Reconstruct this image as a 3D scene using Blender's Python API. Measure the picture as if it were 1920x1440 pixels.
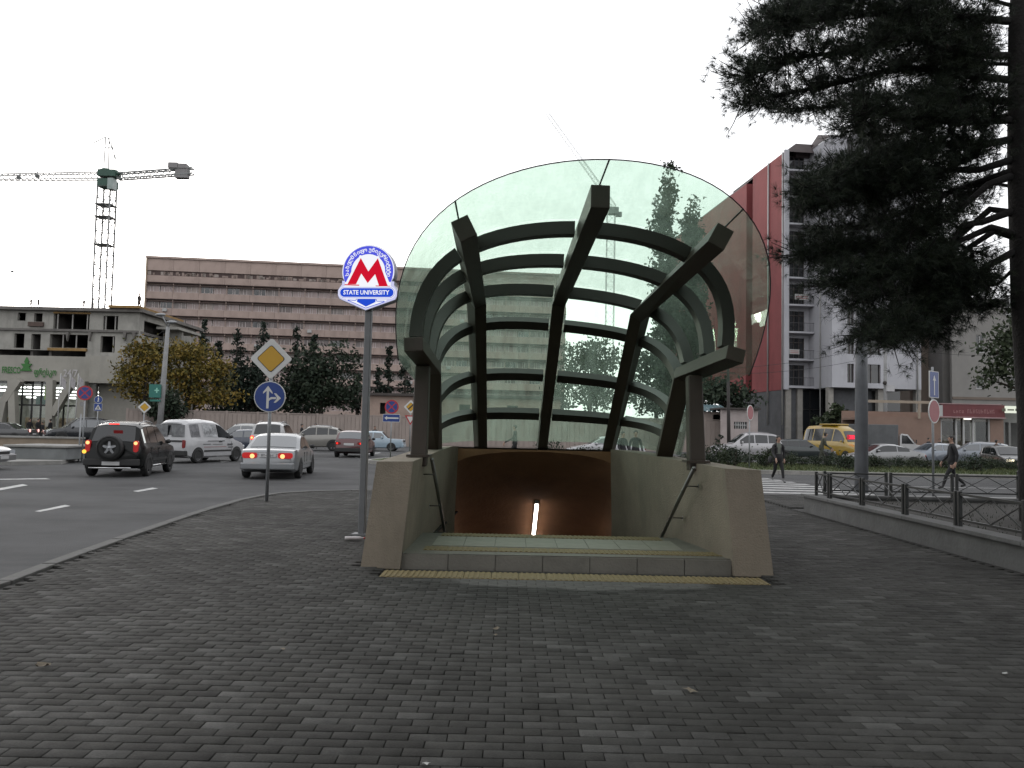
import bpy, bmesh, math, random
import numpy as np
from mathutils import Vector, Matrix
from mathutils.geometry import tessellate_polygon

random.seed(7); RNG = np.random.default_rng(7)
for o in list(bpy.data.objects): bpy.data.objects.remove(o)
SC = bpy.context.scene; COL = SC.collection
R = math.radians

# ------------------------------------------------------------------ camera
CAM_H, FPX, PITCH, ROLL = 1.6, 1500.0, math.atan(86 / 1500), math.atan(0.0215)
_f = Vector((0, math.cos(PITCH), math.sin(PITCH)))
_r0 = Vector((1, 0, 0)); _u0 = Vector((0, -math.sin(PITCH), math.cos(PITCH)))
_r = _r0 * math.cos(ROLL) + _u0 * math.sin(ROLL)
_u = _u0 * math.cos(ROLL) - _r0 * math.sin(ROLL)
cd = bpy.data.cameras.new('camera'); cam = bpy.data.objects.new('camera', cd); COL.objects.link(cam)
cd.sensor_width = 36; cd.lens = FPX / 1920 * 36; cd.clip_end = 6000; cd.clip_start = 0.05
M = Matrix((_r, _u, -_f)).transposed().to_4x4(); M.translation = (0, 0, CAM_H)
cam.matrix_world = M; SC.camera = cam

# ------------------------------------------------------------------ sky, sun, exposure
SUN_EL, SUN_AZ = 5.0, -28.0            # dusk: low sun behind the cloud, beyond the buildings ahead
w = bpy.data.worlds.new('World'); SC.world = w; w.use_nodes = True
nt = w.node_tree; nt.nodes.clear()
out = nt.nodes.new('ShaderNodeOutputWorld'); bg = nt.nodes.new('ShaderNodeBackground')
sky = nt.nodes.new('ShaderNodeTexSky'); sky.sky_type = 'NISHITA'; sky.sun_disc = False
sky.sun_elevation = R(SUN_EL); sky.sun_rotation = R(SUN_AZ)
sky.air_density = 1.0; sky.dust_density = 2.5; sky.ozone_density = 1.0
hsv = nt.nodes.new('ShaderNodeHueSaturation'); hsv.inputs['Saturation'].default_value = 0.16
cov = nt.nodes.new('ShaderNodeMix'); cov.data_type = 'RGBA'; cov.inputs[0].default_value = 0.54      # even cloud cover over the clear sky
cov.inputs[7].default_value = (9.4, 9.5, 9.8, 1)
nt.links.new(sky.outputs[0], hsv.inputs['Color']); nt.links.new(hsv.outputs[0], cov.inputs[6]); nt.links.new(cov.outputs[2], bg.inputs['Color'])
bg.inputs['Strength'].default_value = 0.15
nt.links.new(bg.outputs[0], out.inputs['Surface'])
sd = bpy.data.lights.new('sun', 'SUN'); sun = bpy.data.objects.new('sun', sd); COL.objects.link(sun)
sd.energy = 0.6; sd.angle = R(14); sd.color = (1.0, 0.93, 0.84)
_sdir = Vector((math.sin(R(SUN_AZ)) * math.cos(R(SUN_EL)), math.cos(R(SUN_AZ)) * math.cos(R(SUN_EL)), math.sin(R(SUN_EL))))
sun.rotation_euler = (-_sdir).to_track_quat('-Z', 'Y').to_euler()
vs = SC.view_settings; vs.view_transform = 'Standard'; vs.look = 'None'; vs.gamma = 1; vs.use_curve_mapping = False
vs.exposure = 0.72
EM = 1.0 / 2 ** vs.exposure            # emission that prints as full white
SC.cycles.use_denoising = True
SC.cycles.max_bounces = 8; SC.cycles.transparent_max_bounces = 24
SC.cycles.caustics_reflective = False; SC.cycles.caustics_refractive = False

# ------------------------------------------------------------------ pixel helpers (photo pixels, 1920x1440)
def ray(px, py): return _f * FPX + _r * (px - 960) - _u * (py - 720)
def P(px, py, Y):                                  # the point on that ray at distance Y
    d = ray(px, py); t = Y / d.y; return Vector((d.x * t, Y, CAM_H + d.z * t))
def G(px, py, z=0.0):                              # the point on that ray at height z
    d = ray(px, py); t = (z - CAM_H) / d.z; return Vector((d.x * t, d.y * t, z))
def X(px, Y): return P(px, 806 + .0215 * (px - 960), Y).x
ROADZ = -0.13

# ------------------------------------------------------------------ materials
MATS = {}; ALB = .78                    # common scale of the base colours, set against the exposure
def mat(name, rgb, rough=.8, metal=0., var=.18, scale=2.0, bump=0., bscale=None, emit=None, estr=0., spec=.5, coat=0., attr=None, ramp=None, dirt=None):
    if name in MATS: return MATS[name]
    rgb = tuple(c * ALB for c in rgb); ramp = ramp and [tuple(c * ALB for c in q) for q in ramp]; dirt = dirt and (tuple(c * ALB for c in dirt[0]), *dirt[1:])
    m = bpy.data.materials.new(name); m.use_nodes = True; t = m.node_tree; n = t.nodes; L = t.links
    b = n['Principled BSDF']; b.inputs['Roughness'].default_value = rough; b.inputs['Metallic'].default_value = metal
    b.inputs['Specular IOR Level'].default_value = spec; b.inputs['Coat Weight'].default_value = coat; b.inputs['Coat Roughness'].default_value = .08
    b.inputs['Base Color'].default_value = (*rgb, 1)
    tc = n.new('ShaderNodeTexCoord')
    src = None
    if ramp:
        a = n.new('ShaderNodeAttribute'); a.attribute_name = attr or 'rnd'
        cr = n.new('ShaderNodeValToRGB'); el = cr.color_ramp.elements
        el[0].color = (*ramp[0], 1); el[1].color = (*ramp[-1], 1)
        for i in range(1, len(ramp) - 1):
            e = el.new(i / (len(ramp) - 1)); e.color = (*ramp[i], 1)
        L.new(a.outputs['Fac'], cr.inputs['Fac']); src = cr.outputs['Color']
    elif attr == 'object':
        a = n.new('ShaderNodeObjectInfo'); hs = n.new('ShaderNodeHueSaturation'); hs.inputs['Color'].default_value = (*rgb, 1)
        mr = n.new('ShaderNodeMapRange'); mr.inputs['To Min'].default_value = 1 - var; mr.inputs['To Max'].default_value = 1 + var
        L.new(a.outputs['Random'], mr.inputs['Value']); L.new(mr.outputs[0], hs.inputs['Value']); src = hs.outputs['Color']
    if var > 0:
        nz = n.new('ShaderNodeTexNoise'); nz.inputs['Scale'].default_value = scale; nz.inputs['Detail'].default_value = 6; nz.inputs['Roughness'].default_value = .65
        L.new(tc.outputs['Object'], nz.inputs['Vector'])
        mr = n.new('ShaderNodeMapRange'); mr.inputs['From Min'].default_value = .3; mr.inputs['From Max'].default_value = .7
        mr.inputs['To Min'].default_value = 1 - var; mr.inputs['To Max'].default_value = 1 + var
        L.new(nz.outputs['Fac'], mr.inputs['Value'])
        mx = n.new('ShaderNodeMix'); mx.data_type = 'RGBA'; mx.blend_type = 'MULTIPLY'; mx.inputs['Factor'].default_value = 1
        if src is None: mx.inputs[6].default_value = (*rgb, 1)
        else: L.new(src, mx.inputs[6])
        L.new(mr.outputs[0], mx.inputs[7]); src = mx.outputs[2]
    if dirt:                                            # streaks and stains: (colour, scale vec, amount)
        col, sv, amt = dirt
        mp = n.new('ShaderNodeMapping'); mp.inputs['Scale'].default_value = sv; L.new(tc.outputs['Object'], mp.inputs['Vector'])
        nz = n.new('ShaderNodeTexNoise'); nz.inputs['Scale'].default_value = 1; nz.inputs['Detail'].default_value = 7; nz.inputs['Roughness'].default_value = .7
        L.new(mp.outputs[0], nz.inputs['Vector'])
        mr = n.new('ShaderNodeMapRange'); mr.inputs['From Min'].default_value = .5; mr.inputs['From Max'].default_value = .72; mr.inputs['To Max'].default_value = amt
        L.new(nz.outputs['Fac'], mr.inputs['Value'])
        mx = n.new('ShaderNodeMix'); mx.data_type = 'RGBA'
        L.new(mr.outputs[0], mx.inputs['Factor']); mx.inputs[7].default_value = (*col, 1)
        if src is None: mx.inputs[6].default_value = (*rgb, 1)
        else: L.new(src, mx.inputs[6])
        src = mx.outputs[2]
    if src is not None: L.new(src, b.inputs['Base Color'])
    if bump:
        nz = n.new('ShaderNodeTexNoise'); nz.inputs['Scale'].default_value = bscale or scale * 8; nz.inputs['Detail'].default_value = 4
        L.new(tc.outputs['Object'], nz.inputs['Vector'])
        bp = n.new('ShaderNodeBump'); bp.inputs['Strength'].default_value = bump; bp.inputs['Distance'].default_value = .02
        L.new(nz.outputs['Fac'], bp.inputs['Height']); L.new(bp.outputs[0], b.inputs['Normal'])
    if emit:
        b.inputs['Emission Color'].default_value = (*emit, 1); b.inputs['Emission Strength'].default_value = estr
    MATS[name] = m; return m

def glass_mat(name, tint, ior=1.5, rough=0.0, bump=0.):
    if name in MATS: return MATS[name]
    m = bpy.data.materials.new(name); m.use_nodes = True; t = m.node_tree; n = t.nodes; L = t.links; n.clear()
    o = n.new('ShaderNodeOutputMaterial'); mx = n.new('ShaderNodeMixShader'); tr = n.new('ShaderNodeBsdfTransparent'); gl = n.new('ShaderNodeBsdfGlossy')
    lw = n.new('ShaderNodeLayerWeight'); lw.inputs['Blend'].default_value = .5
    pw_ = n.new('ShaderNodeMath'); pw_.operation = 'POWER'; pw_.inputs[1].default_value = 4.5; L.new(lw.outputs['Facing'], pw_.inputs[0])
    fr = n.new('ShaderNodeMapRange'); fr.inputs['To Min'].default_value = ((ior - 1) / (ior + 1)) ** 2; fr.inputs['To Max'].default_value = .9; L.new(pw_.outputs[0], fr.inputs['Value'])
    tr.inputs['Color'].default_value = (*tint, 1); gl.inputs['Roughness'].default_value = rough
    L.new(fr.outputs[0], mx.inputs[0]); L.new(tr.outputs[0], mx.inputs[1]); L.new(gl.outputs[0], mx.inputs[2]); L.new(mx.outputs[0], o.inputs['Surface'])
    if bump:
        tc = n.new('ShaderNodeTexCoord'); nz = n.new('ShaderNodeTexNoise'); nz.inputs['Scale'].default_value = 2.2; nz.inputs['Detail'].default_value = 2
        L.new(tc.outputs['Object'], nz.inputs['Vector'])
        bp = n.new('ShaderNodeBump'); bp.inputs['Strength'].default_value = bump; bp.inputs['Distance'].default_value = .05
        L.new(nz.outputs['Fac'], bp.inputs['Height']); L.new(bp.outputs[0], gl.inputs['Normal'])
        # dust film, thickened so its tint also gives the veil of reflected sky
        nz2 = n.new('ShaderNodeTexNoise'); nz2.inputs['Scale'].default_value = 1.6; nz2.inputs['Detail'].default_value = 8; nz2.inputs['Roughness'].default_value = .7
        mpg = n.new('ShaderNodeMapping'); mpg.inputs['Scale'].default_value = (3.2, 1.0, .8); L.new(tc.outputs['Object'], mpg.inputs['Vector']); L.new(mpg.outputs[0], nz2.inputs['Vector'])
        mr = n.new('ShaderNodeMapRange'); mr.inputs['From Min'].default_value = .35; mr.inputs['From Max'].default_value = .8; mr.inputs['To Min'].default_value = .05; mr.inputs['To Max'].default_value = .20
        L.new(nz2.outputs['Fac'], mr.inputs['Value'])
        df = n.new('ShaderNodeBsdfTranslucent'); df.inputs['Color'].default_value = (.44, .54, .46, 1)
        m2 = n.new('ShaderNodeMixShader'); L.new(mr.outputs[0], m2.inputs[0]); L.new(mx.outputs[0], m2.inputs[1]); L.new(df.outputs[0], m2.inputs[2])
        L.new(m2.outputs[0], o.inputs['Surface'])
    MATS[name] = m; return m

def emit_mat(name, rgb, s):
    if name in MATS: return MATS[name]
    m = bpy.data.materials.new(name); m.use_nodes = True; t = m.node_tree; n = t.nodes; n.clear()
    o = n.new('ShaderNodeOutputMaterial'); e = n.new('ShaderNodeEmission'); e.inputs['Color'].default_value = (*rgb, 1); e.inputs['Strength'].default_value = s * EM
    t.links.new(e.outputs[0], o.inputs['Surface']); MATS[name] = m; return m

# ------------------------------------------------------------------ things and meshes
def tag(o, label=None, cat=None, group=None, kind=None):
    if label: o['label'] = label
    if cat: o['category'] = cat
    if group: o['group'] = group
    if kind: o['kind'] = kind
    return o
def thing(name, label, cat, loc=(0, 0, 0), rz=0., group=None):
    o = bpy.data.objects.new(name, None); COL.objects.link(o); o.location = loc; o.rotation_euler = (0, 0, rz); o.empty_display_size = .2
    return tag(o, label, cat, group)
def link(name, me, parent=None, loc=None, rot=None, scale=None):
    o = bpy.data.objects.new(name, me); COL.objects.link(o)
    if parent is not None: o.parent = parent
    if loc is not None: o.location = loc
    if rot is not None: o.rotation_euler = rot
    if scale is not None: o.scale = scale
    return o
def dup(root, loc, rz=None, label=None, group=None, scale=None):
    r = root.copy(); COL.objects.link(r); r.location = loc
    if rz is not None: r.rotation_euler = (0, 0, rz)
    if scale is not None: r.scale = scale
    if label: r['label'] = label
    if group: r['group'] = group
    for ch in list(root.children):
        c = ch.copy(); COL.objects.link(c); c.parent = r
        for g in ch.children:
            d = g.copy(); COL.objects.link(d); d.parent = c
    return r
def np_mesh(name, V, F, m, rnd=None, smooth=False):
    V = np.asarray(V, np.float32); F = np.asarray(F, np.int32); k = F.shape[1]
    me = bpy.data.meshes.new(name); me.vertices.add(len(V)); me.vertices.foreach_set('co', V.ravel())
    me.loops.add(F.size); me.loops.foreach_set('vertex_index', F.ravel())
    me.polygons.add(len(F)); me.polygons.foreach_set('loop_start', np.arange(0, F.size, k, dtype=np.int32))
    if smooth: me.polygons.foreach_set('use_smooth', np.ones(len(F), bool))
    me.update(calc_edges=True)
    if rnd is not None:
        a = me.attributes.new('rnd', 'FLOAT', 'FACE'); a.data.foreach_set('value', np.asarray(rnd, np.float32))
    for mm in (m if isinstance(m, (list, tuple)) else [m]): me.materials.append(mm)
    return me

class MB:
    def __init__(s): s.v = []; s.f = []; s.mi = []; s.sm = []; s.x = Matrix.Identity(4)
    def add(s, vs, fs, mi=0, sm=False):
        b = len(s.v); s.v += [tuple(s.x @ Vector(p)) for p in vs]
        for q in fs: s.f.append([b + i for i in q]); s.mi.append(mi); s.sm.append(sm)
    def box(s, c, d, mi=0, rz=0., ch=0.):
        hx, hy, hz = d[0] / 2, d[1] / 2, d[2] / 2; ca, sa = math.cos(rz), math.sin(rz)
        def T(p): return (c[0] + p[0] * ca - p[1] * sa, c[1] + p[0] * sa + p[1] * ca, c[2] + p[2])
        vs = [T((a * hx, b * hy, e * hz)) for e in (-1, 1) for b in (-1, 1) for a in (-1, 1)]
        s.add(vs, [(0, 2, 3, 1), (4, 5, 7, 6), (0, 1, 5, 4), (2, 6, 7, 3), (0, 4, 6, 2), (1, 3, 7, 5)], mi)
    def bb(s, x0, x1, y0, y1, z0, z1, mi=0): s.box(((x0 + x1) / 2, (y0 + y1) / 2, (z0 + z1) / 2), (x1 - x0, y1 - y0, z1 - z0), mi)
    def tube(s, pts, rad, n=8, mi=0, cap=True, sm=True):
        pts = [Vector(p) for p in pts]; rad = rad if isinstance(rad, (list, tuple)) else [rad] * len(pts)
        vs = []; ref = None
        for i, p in enumerate(pts):
            t = (pts[min(i + 1, len(pts) - 1)] - pts[max(i - 1, 0)]).normalized()
            if ref is None:
                ref = Vector((0, 0, 1)) if abs(t.z) < .9 else Vector((1, 0, 0))
            a = (ref - t * ref.dot(t)).normalized(); b = t.cross(a); ref = a
            for k in range(n):
                q = 2 * math.pi * k / n + math.pi / n; vs.append(p + (a * math.cos(q) + b * math.sin(q)) * rad[i])
        fs = [(i * n + k, i * n + (k + 1) % n, (i + 1) * n + (k + 1) % n, (i + 1) * n + k) for i in range(len(pts) - 1) for k in range(n)]
        s.add(vs, fs, mi, sm)
        if cap:
            b = len(s.v) - len(vs)
            s.f += [[b + k for k in range(n)][::-1], [b + (len(pts) - 1) * n + k for k in range(n)]]; s.mi += [mi] * 2; s.sm += [False] * 2
    def bar(s, p0, p1, w, h=None, mi=0): s.tube([p0, p1], (w if h is None else (w + h) / 2) * .7071, 4, mi, True, False)
    def prism(s, pts, y0, y1, mi=0):                   # polygon in x,z, front face at y0
        n = len(pts); a = 0
        vs = [(p[0], y0, p[1]) for p in pts] + [(p[0], y1, p[1]) for p in pts]
        tri = tessellate_polygon([[Vector((p[0], p[1], 0)) for p in pts]])
        fs = []
        ar = sum(pts[i][0] * pts[(i + 1) % n][1] - pts[(i + 1) % n][0] * pts[i][1] for i in range(n))
        for t in tri:
            q = [pts[i] for i in t]; o = (q[1][0] - q[0][0]) * (q[2][1] - q[0][1]) - (q[2][0] - q[0][0]) * (q[1][1] - q[0][1])
            t = tuple(t) if o > 0 else tuple(t)[::-1]
            fs.append(t); fs.append(tuple(i + n for i in t[::-1]))
        for i in range(n):
            j = (i + 1) % n; q = (i, j, j + n, i + n) if ar < 0 else (j, i, i + n, j + n); fs.append(q)
        s.add(vs, fs, mi)
    def slab(s, pts, z0, z1, mi=0, holes=()):          # polygon in x,y with holes, top at z1
        loops = [list(pts)] + [list(h) for h in holes]; allp = [p for l in loops for p in l]; n = len(allp)
        vs = [(p[0], p[1], z1) for p in allp] + [(p[0], p[1], z0) for p in allp]
        fs = []
        for t in tessellate_polygon([[Vector((p[0], p[1], 0)) for p in l] for l in loops]):
            q = [allp[i] for i in t]; o = (q[1][0] - q[0][0]) * (q[2][1] - q[0][1]) - (q[2][0] - q[0][0]) * (q[1][1] - q[0][1])
            t = tuple(t) if o > 0 else tuple(t)[::-1]
            fs.append(t); fs.append(tuple(i + n for i in t[::-1]))
        b = 0
        for l in loops:
            k = len(l)
            for i in range(k): fs.append((b + i, b + (i + 1) % k, b + (i + 1) % k + n, b + i + n))
            b += k
        s.add(vs, fs, mi)
    def lathe(s, prof, n=20, mi=0, axis='y', sm=True):  # profile (radius, along axis)
        vs = []
        for r, a in prof:
            for k in range(n):
                q = 2 * math.pi * k / n; c, d = r * math.cos(q), r * math.sin(q)
                vs.append((c, a, d) if axis == 'y' else (c, d, a))
        fs = [(i * n + k, (i + 1) * n + k, (i + 1) * n + (k + 1) % n, i * n + (k + 1) % n) for i in range(len(prof) - 1) for k in range(n)]
        s.add(vs, fs, mi, sm)
    def ball(s, c, r, mi=0, n=8, m=6):
        r = r if isinstance(r, (list, tuple)) else (r, r, r); vs = []; fs = []
        for i in range(m + 1):
            t = math.pi * i / m
            for k in range(n):
                q = 2 * math.pi * k / n; vs.append((c[0] + r[0] * math.sin(t) * math.cos(q), c[1] + r[1] * math.sin(t) * math.sin(q), c[2] + r[2] * math.cos(t)))
        for i in range(m):
            for k in range(n): fs.append((i * n + k, (i + 1) * n + k, (i + 1) * n + (k + 1) % n, i * n + (k + 1) % n))
        s.add(vs, fs, mi, True)
    def mesh(s, name, mats):
        me = bpy.data.meshes.new(name); me.from_pydata(s.v, [], s.f)
        for m in (mats if isinstance(mats, (list, tuple)) else [mats]): me.materials.append(m)
        me.polygons.foreach_set('material_index', s.mi); me.polygons.foreach_set('use_smooth', s.sm); me.update(); return me
    def build(s, name, mats, parent=None, world=False, **kw):
        if world and parent is not None:
            iv = (Matrix.Translation(parent.location) @ parent.rotation_euler.to_matrix().to_4x4()).inverted(); s.v = [tuple(iv @ Vector(p)) for p in s.v]
        return link(name, s.mesh(name, mats), parent, **kw)
def smoothn(o, ang=40):                                # weld and smooth by angle
    bm = bmesh.new(); bm.from_mesh(o.data); bmesh.ops.remove_doubles(bm, verts=bm.verts, dist=1e-4); bmesh.ops.recalc_face_normals(bm, faces=bm.faces)
    bm.to_mesh(o.data); bm.free()
    o.data.polygons.foreach_set('use_smooth', [True] * len(o.data.polygons)); o.data.set_sharp_from_angle(angle=R(ang)); return o
def chamfer(o, w=.01, seg=1):
    bm = bmesh.new(); bm.from_mesh(o.data); bmesh.ops.remove_doubles(bm, verts=bm.verts, dist=1e-4)
    ed = [e for e in bm.edges if len(e.link_faces) == 2 and e.calc_face_angle(0) > .5]
    bmesh.ops.bevel(bm, geom=ed, offset=w, segments=seg, profile=.7, affect='EDGES', clamp_overlap=True); bm.to_mesh(o.data); bm.free(); return o
def circle(r, n=32, c=(0, 0), a0=0., a1=360.):
    full = abs(a1 - a0) >= 360; k = n if full else n + 1
    return [(c[0] + r * math.cos(R(a0 + (a1 - a0) * i / n)), c[1] + r * math.sin(R(a0 + (a1 - a0) * i / n))) for i in range(k)]
def rrect(x0, x1, z0, z1, r, n=4):
    p = []
    for cx, cz, a in ((x1 - r, z0 + r, -90), (x1 - r, z1 - r, 0), (x0 + r, z1 - r, 90), (x0 + r, z0 + r, 180)):
        p += [(cx + r * math.cos(R(a + 90 * i / n)), cz + r * math.sin(R(a + 90 * i / n))) for i in range(n + 1)]
    return p
def sector(r0, r1, a0, a1, n=40): return circle(r1, n, (0, 0), a0, a1) + circle(r0, n, (0, 0), a0, a1)[::-1]
_tc = None
def text_mb(mb, body, size, y0, depth=.01, mi=0, cx=0., cz=0., rot=0., bold=.0, center=True, sx=1.):
    """lettering in the x,z plane, front at y0, centred on (cx, cz)"""
    c = bpy.data.curves.new('lettering', 'FONT'); c.body = body; c.size = size; c.align_x = 'CENTER'; c.align_y = 'CENTER' if center else 'BOTTOM_BASELINE'; c.offset = bold; c.resolution_u = 2
    o = bpy.data.objects.new('lettering', c); COL.objects.link(o); bpy.context.view_layer.update()
    me = bpy.data.meshes.new_from_object(o.evaluated_get(bpy.context.evaluated_depsgraph_get()))
    ca, sa = math.cos(rot), math.sin(rot)
    vs = [(cx + (v.co.x * ca - v.co.y * sa) * sx, y0, cz + v.co.x * sa + v.co.y * ca) for v in me.vertices]
    fs = [tuple(p.vertices) for p in me.polygons]
    mb.add(vs, fs, mi); bpy.data.objects.remove(o); bpy.data.curves.remove(c); bpy.data.meshes.remove(me)

def wall_holes(mb, u0, u1, z0, z1, holes, v0, v1, mi=0):
    """a wall slab in the u,z plane from v0 (front) to v1 with rectangular openings (u0,u1,z0,z1)"""
    us = sorted({u0, u1, *[min(max(h[i], u0), u1) for h in holes for i in (0, 1)]}); zs = sorted({z0, z1, *[min(max(h[i], z0), z1) for h in holes for i in (2, 3)]})
    for a, b in zip(zs, zs[1:]):
        run = None
        for c, d in zip(us, us[1:]):
            m_ = ((c + d) / 2, (a + b) / 2); hit = any(h[0] < m_[0] < h[1] and h[2] < m_[1] < h[3] for h in holes)
            if hit:
                if run: mb.bb(run[0], run[1], v0, v1, a, b, mi); run = None
            else: run = (run[0], d) if run else (c, d)
        if run: mb.bb(run[0], run[1], v0, v1, a, b, mi)
# ================================================================== GROUND, ROADS, PAVEMENT
M_ASPH = mat('asphalt', (.072, .072, .073), .9, var=.3, scale=.35, bump=.6, bscale=60, spec=.3, dirt=((.030, .030, .031), (.22, .55, 1), .75))
M_GROUND = mat('open_ground', (.07, .066, .06), .95, var=.3, scale=.2, bump=.3)
M_JOINT = mat('sand_joint', (.022, .021, .019), .95, var=.3, scale=8)
M_KERB = mat('kerb_concrete', (.095, .093, .088), .85, var=.25, scale=3, bump=.4, dirt=((.05, .05, .046), (2, 2, 2), .7))
M_PAINT = mat('road_paint', (.44, .44, .43), .7, var=.25, scale=5, dirt=((.09, .09, .09), (4, 4, 4), .85))
M_CONC = mat('plain_concrete', (.27, .265, .25), .85, var=.2, scale=1.5, bump=.4, dirt=((.12, .115, .1), (1.5, 1.5, .5), .6))

HOLE = [(-1.25, 9.9), (2.5, 9.9), (2.6, 18.9), (-1.7, 18.9)]
mb = MB(); mb.slab([(-2500, -800), (2500, -800), (2500, 4000), (-2500, 4000)], -.6, -.19, holes=[HOLE])
tag(mb.build('ground', M_GROUND), kind='structure')
mb = MB(); mb.slab([(-90, -25), (95, -25), (95, 76), (-90, 76)], -.17, ROADZ, holes=[HOLE])
tag(mb.build('road', M_ASPH), kind='structure')

# plaza outline: kerb line read from the photograph
kp = [Vector((-4.6, -9, 0)), Vector((-4.85, 2, 0))] + [G(*q) for q in ((0, 1087), (100, 1049), (215, 1009), (330, 970), (400, 949), (445, 936), (482, 929), (520, 924), (575, 921), (650, 919), (705, 917))]
kp += [Vector((-1.2, 21.3, 0)), Vector((2, 21.6, 0)), Vector((8, 21.8, 0)), Vector((16, 22, 0)), Vector((34, 22.4, 0))]
kerb2 = [(p.x, p.y) for p in kp]
plaza = kerb2 + [(34, -9)]
def inset(line, d):
    o = []
    for i, p in enumerate(line):
        a = Vector(line[max(i - 1, 0)]); b = Vector(line[min(i + 1, len(line) - 1)]); t = (b - a).normalized(); n = Vector((t.y, -t.x)); o.append((p[0] + n.x * d, p[1] + n.y * d))
    return o
inner = inset(kerb2, .16)
mb = MB(); mb.slab(inner + [(34, -9)], -.06, -.030, holes=[[(-1.25, 9.9), (2.5, 9.9), (2.2, 16.6), (-1.0, 16.6)]])
pavement = tag(mb.build('pavement', M_JOINT), kind='structure')
# kerb stones, each its own piece
kerb = tag(bpy.data.objects.new('kerb', None), kind='structure'); COL.objects.link(kerb)
def resample(line, step):
    out_ = [Vector(line[0])]; acc = 0
    for a, b in zip(line, line[1:]):
        a, b = Vector(a), Vector(b); L_ = (b - a).length; d = step - acc
        while d <= L_: out_.append(a + (b - a) * (d / L_)); d += step
        acc = (acc + L_) % step
    return out_
def kerb_run(parent, line, wdt=.16, step=1.0, z0=-.3, z1=.012, m=None, name='kerb_stone'):
    rs = resample(line, step)
    for a, b in zip(rs, rs[1:]):
        t = (b - a); L_ = t.length; n = Vector((t.y, -t.x)).normalized(); c = (a + b) / 2 + n * wdt / 2
        q = MB(); q.bb(-L_ / 2 + .008, L_ / 2 - .008, -wdt / 2, wdt / 2, z0, z1)
        chamfer(q.build(name, m or M_KERB, parent, loc=(c.x, c.y, random.uniform(-.004, .004)), rot=(0, 0, math.atan2(t.y, t.x))), .018, 2)
kerb_run(kerb, [p for p in kerb2 if p[1] > 1])

# ---- paving bricks: the 300 that show largest singly, the rest as one mass
def brick_mat(name, objrand):
    m = bpy.data.materials.new(name); m.use_nodes = True; t = m.node_tree; n = t.nodes; L = t.links; b = n['Principled BSDF']
    if objrand: a = n.new('ShaderNodeObjectInfo'); fac = a.outputs['Random']
    else: a = n.new('ShaderNodeAttribute'); a.attribute_name = 'rnd'; fac = a.outputs['Fac']
    cr = n.new('ShaderNodeValToRGB'); el = cr.color_ramp.elements
    cols = [(0, (.027, .026, .024)), (.25, (.033, .032, .029)), (.5, (.037, .036, .033)), (.75, (.041, .040, .037)), (.92, (.046, .045, .042)), (1, (.068, .067, .063))]
    el[0].position, el[0].color = 0, (*cols[0][1], 1); el[1].position, el[1].color = 1, (*cols[-1][1], 1)
    for p_, c_ in cols[1:-1]: e = el.new(p_); e.color = (*c_, 1)
    L.new(fac, cr.inputs['Fac'])
    ge = n.new('ShaderNodeNewGeometry')
    def noise(sc, det=5):
        q = n.new('ShaderNodeTexNoise'); q.inputs['Scale'].default_value = sc; q.inputs['Detail'].default_value = det; q.inputs['Roughness'].default_value = .65; L.new(ge.outputs['Position'], q.inputs['Vector']); return q
    def rng(src, a0, a1, b0, b1):
        q = n.new('ShaderNodeMapRange'); q.inputs[1].default_value, q.inputs[2].default_value, q.inputs[3].default_value, q.inputs[4].default_value = a0, a1, b0, b1; L.new(src, q.inputs[0]); return q.outputs[0]
    def mul(a_, b_):
        q = n.new('ShaderNodeMix'); q.data_type = 'RGBA'; q.blend_type = 'MULTIPLY'; q.inputs[0].default_value = 1; L.new(a_, q.inputs[6]); L.new(b_, q.inputs[7]); return q.outputs[2]
    c = mul(cr.outputs['Color'], rng(noise(.55).outputs['Fac'], .3, .7, .62, 1.35))
    c = mul(c, rng(noise(9).outputs['Fac'], .3, .7, .78, 1.22)); c = mul(c, rng(noise(90, 3).outputs['Fac'], .3, .7, .8, 1.2))
    # pale scuffed patch before the step: trodden dry mortar with its own ragged outline
    sx = n.new('ShaderNodeSeparateXYZ'); L.new(ge.outputs['Position'], sx.inputs[0])
    def mth(op, a_, b_):
        q = n.new('ShaderNodeMath'); q.operation = op
        for i, v in enumerate((a_, b_)):
            if isinstance(v, (int, float)): q.inputs[i].default_value = v
            else: L.new(v, q.inputs[i])
        return q.outputs[0]
    ex = mth('POWER', mth('DIVIDE', mth('ADD', sx.outputs[0], -.75), 1.55), 2.); ey = mth('POWER', mth('DIVIDE', mth('ADD', sx.outputs[1], -8.62), .48), 2.)
    d = mth('ADD', mth('ADD', ex, ey), mth('MULTIPLY', noise(1.7).outputs['Fac'], 1.3))
    f = rng(d, 1.55, 1.2, 0, .8)
    mx = n.new('ShaderNodeMix'); mx.data_type = 'RGBA'; L.new(f, mx.inputs[0]); L.new(c, mx.inputs[6]); mx.inputs[7].default_value = (.105, .102, .096, 1)
    L.new(mx.outputs[2], b.inputs['Base Color']); b.inputs['Specular IOR Level'].default_value = .2
    L.new(rng(noise(3).outputs['Fac'], .3, .7, .78, .97), b.inputs['Roughness'])
    bp = n.new('ShaderNodeBump'); bp.inputs['Strength'].default_value = .6; bp.inputs['Distance'].default_value = .008; L.new(noise(70, 5).outputs['Fac'], bp.inputs['Height']); L.new(bp.outputs[0], b.inputs['Normal'])
    return m
M_BRICK1, M_BRICKN = brick_mat('paving_brick', True), brick_mat('paving_bricks', False)
def inside(poly, x, y):
    c = False; j = len(poly) - 1
    for i in range(len(poly)):
        xi, yi = poly[i]; xj, yj = poly[j]
        if (yi > y) != (yj > y) and x < (xj - xi) * (y - yi) / (yj - yi) + xi: c = not c
        j = i
    return c
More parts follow.
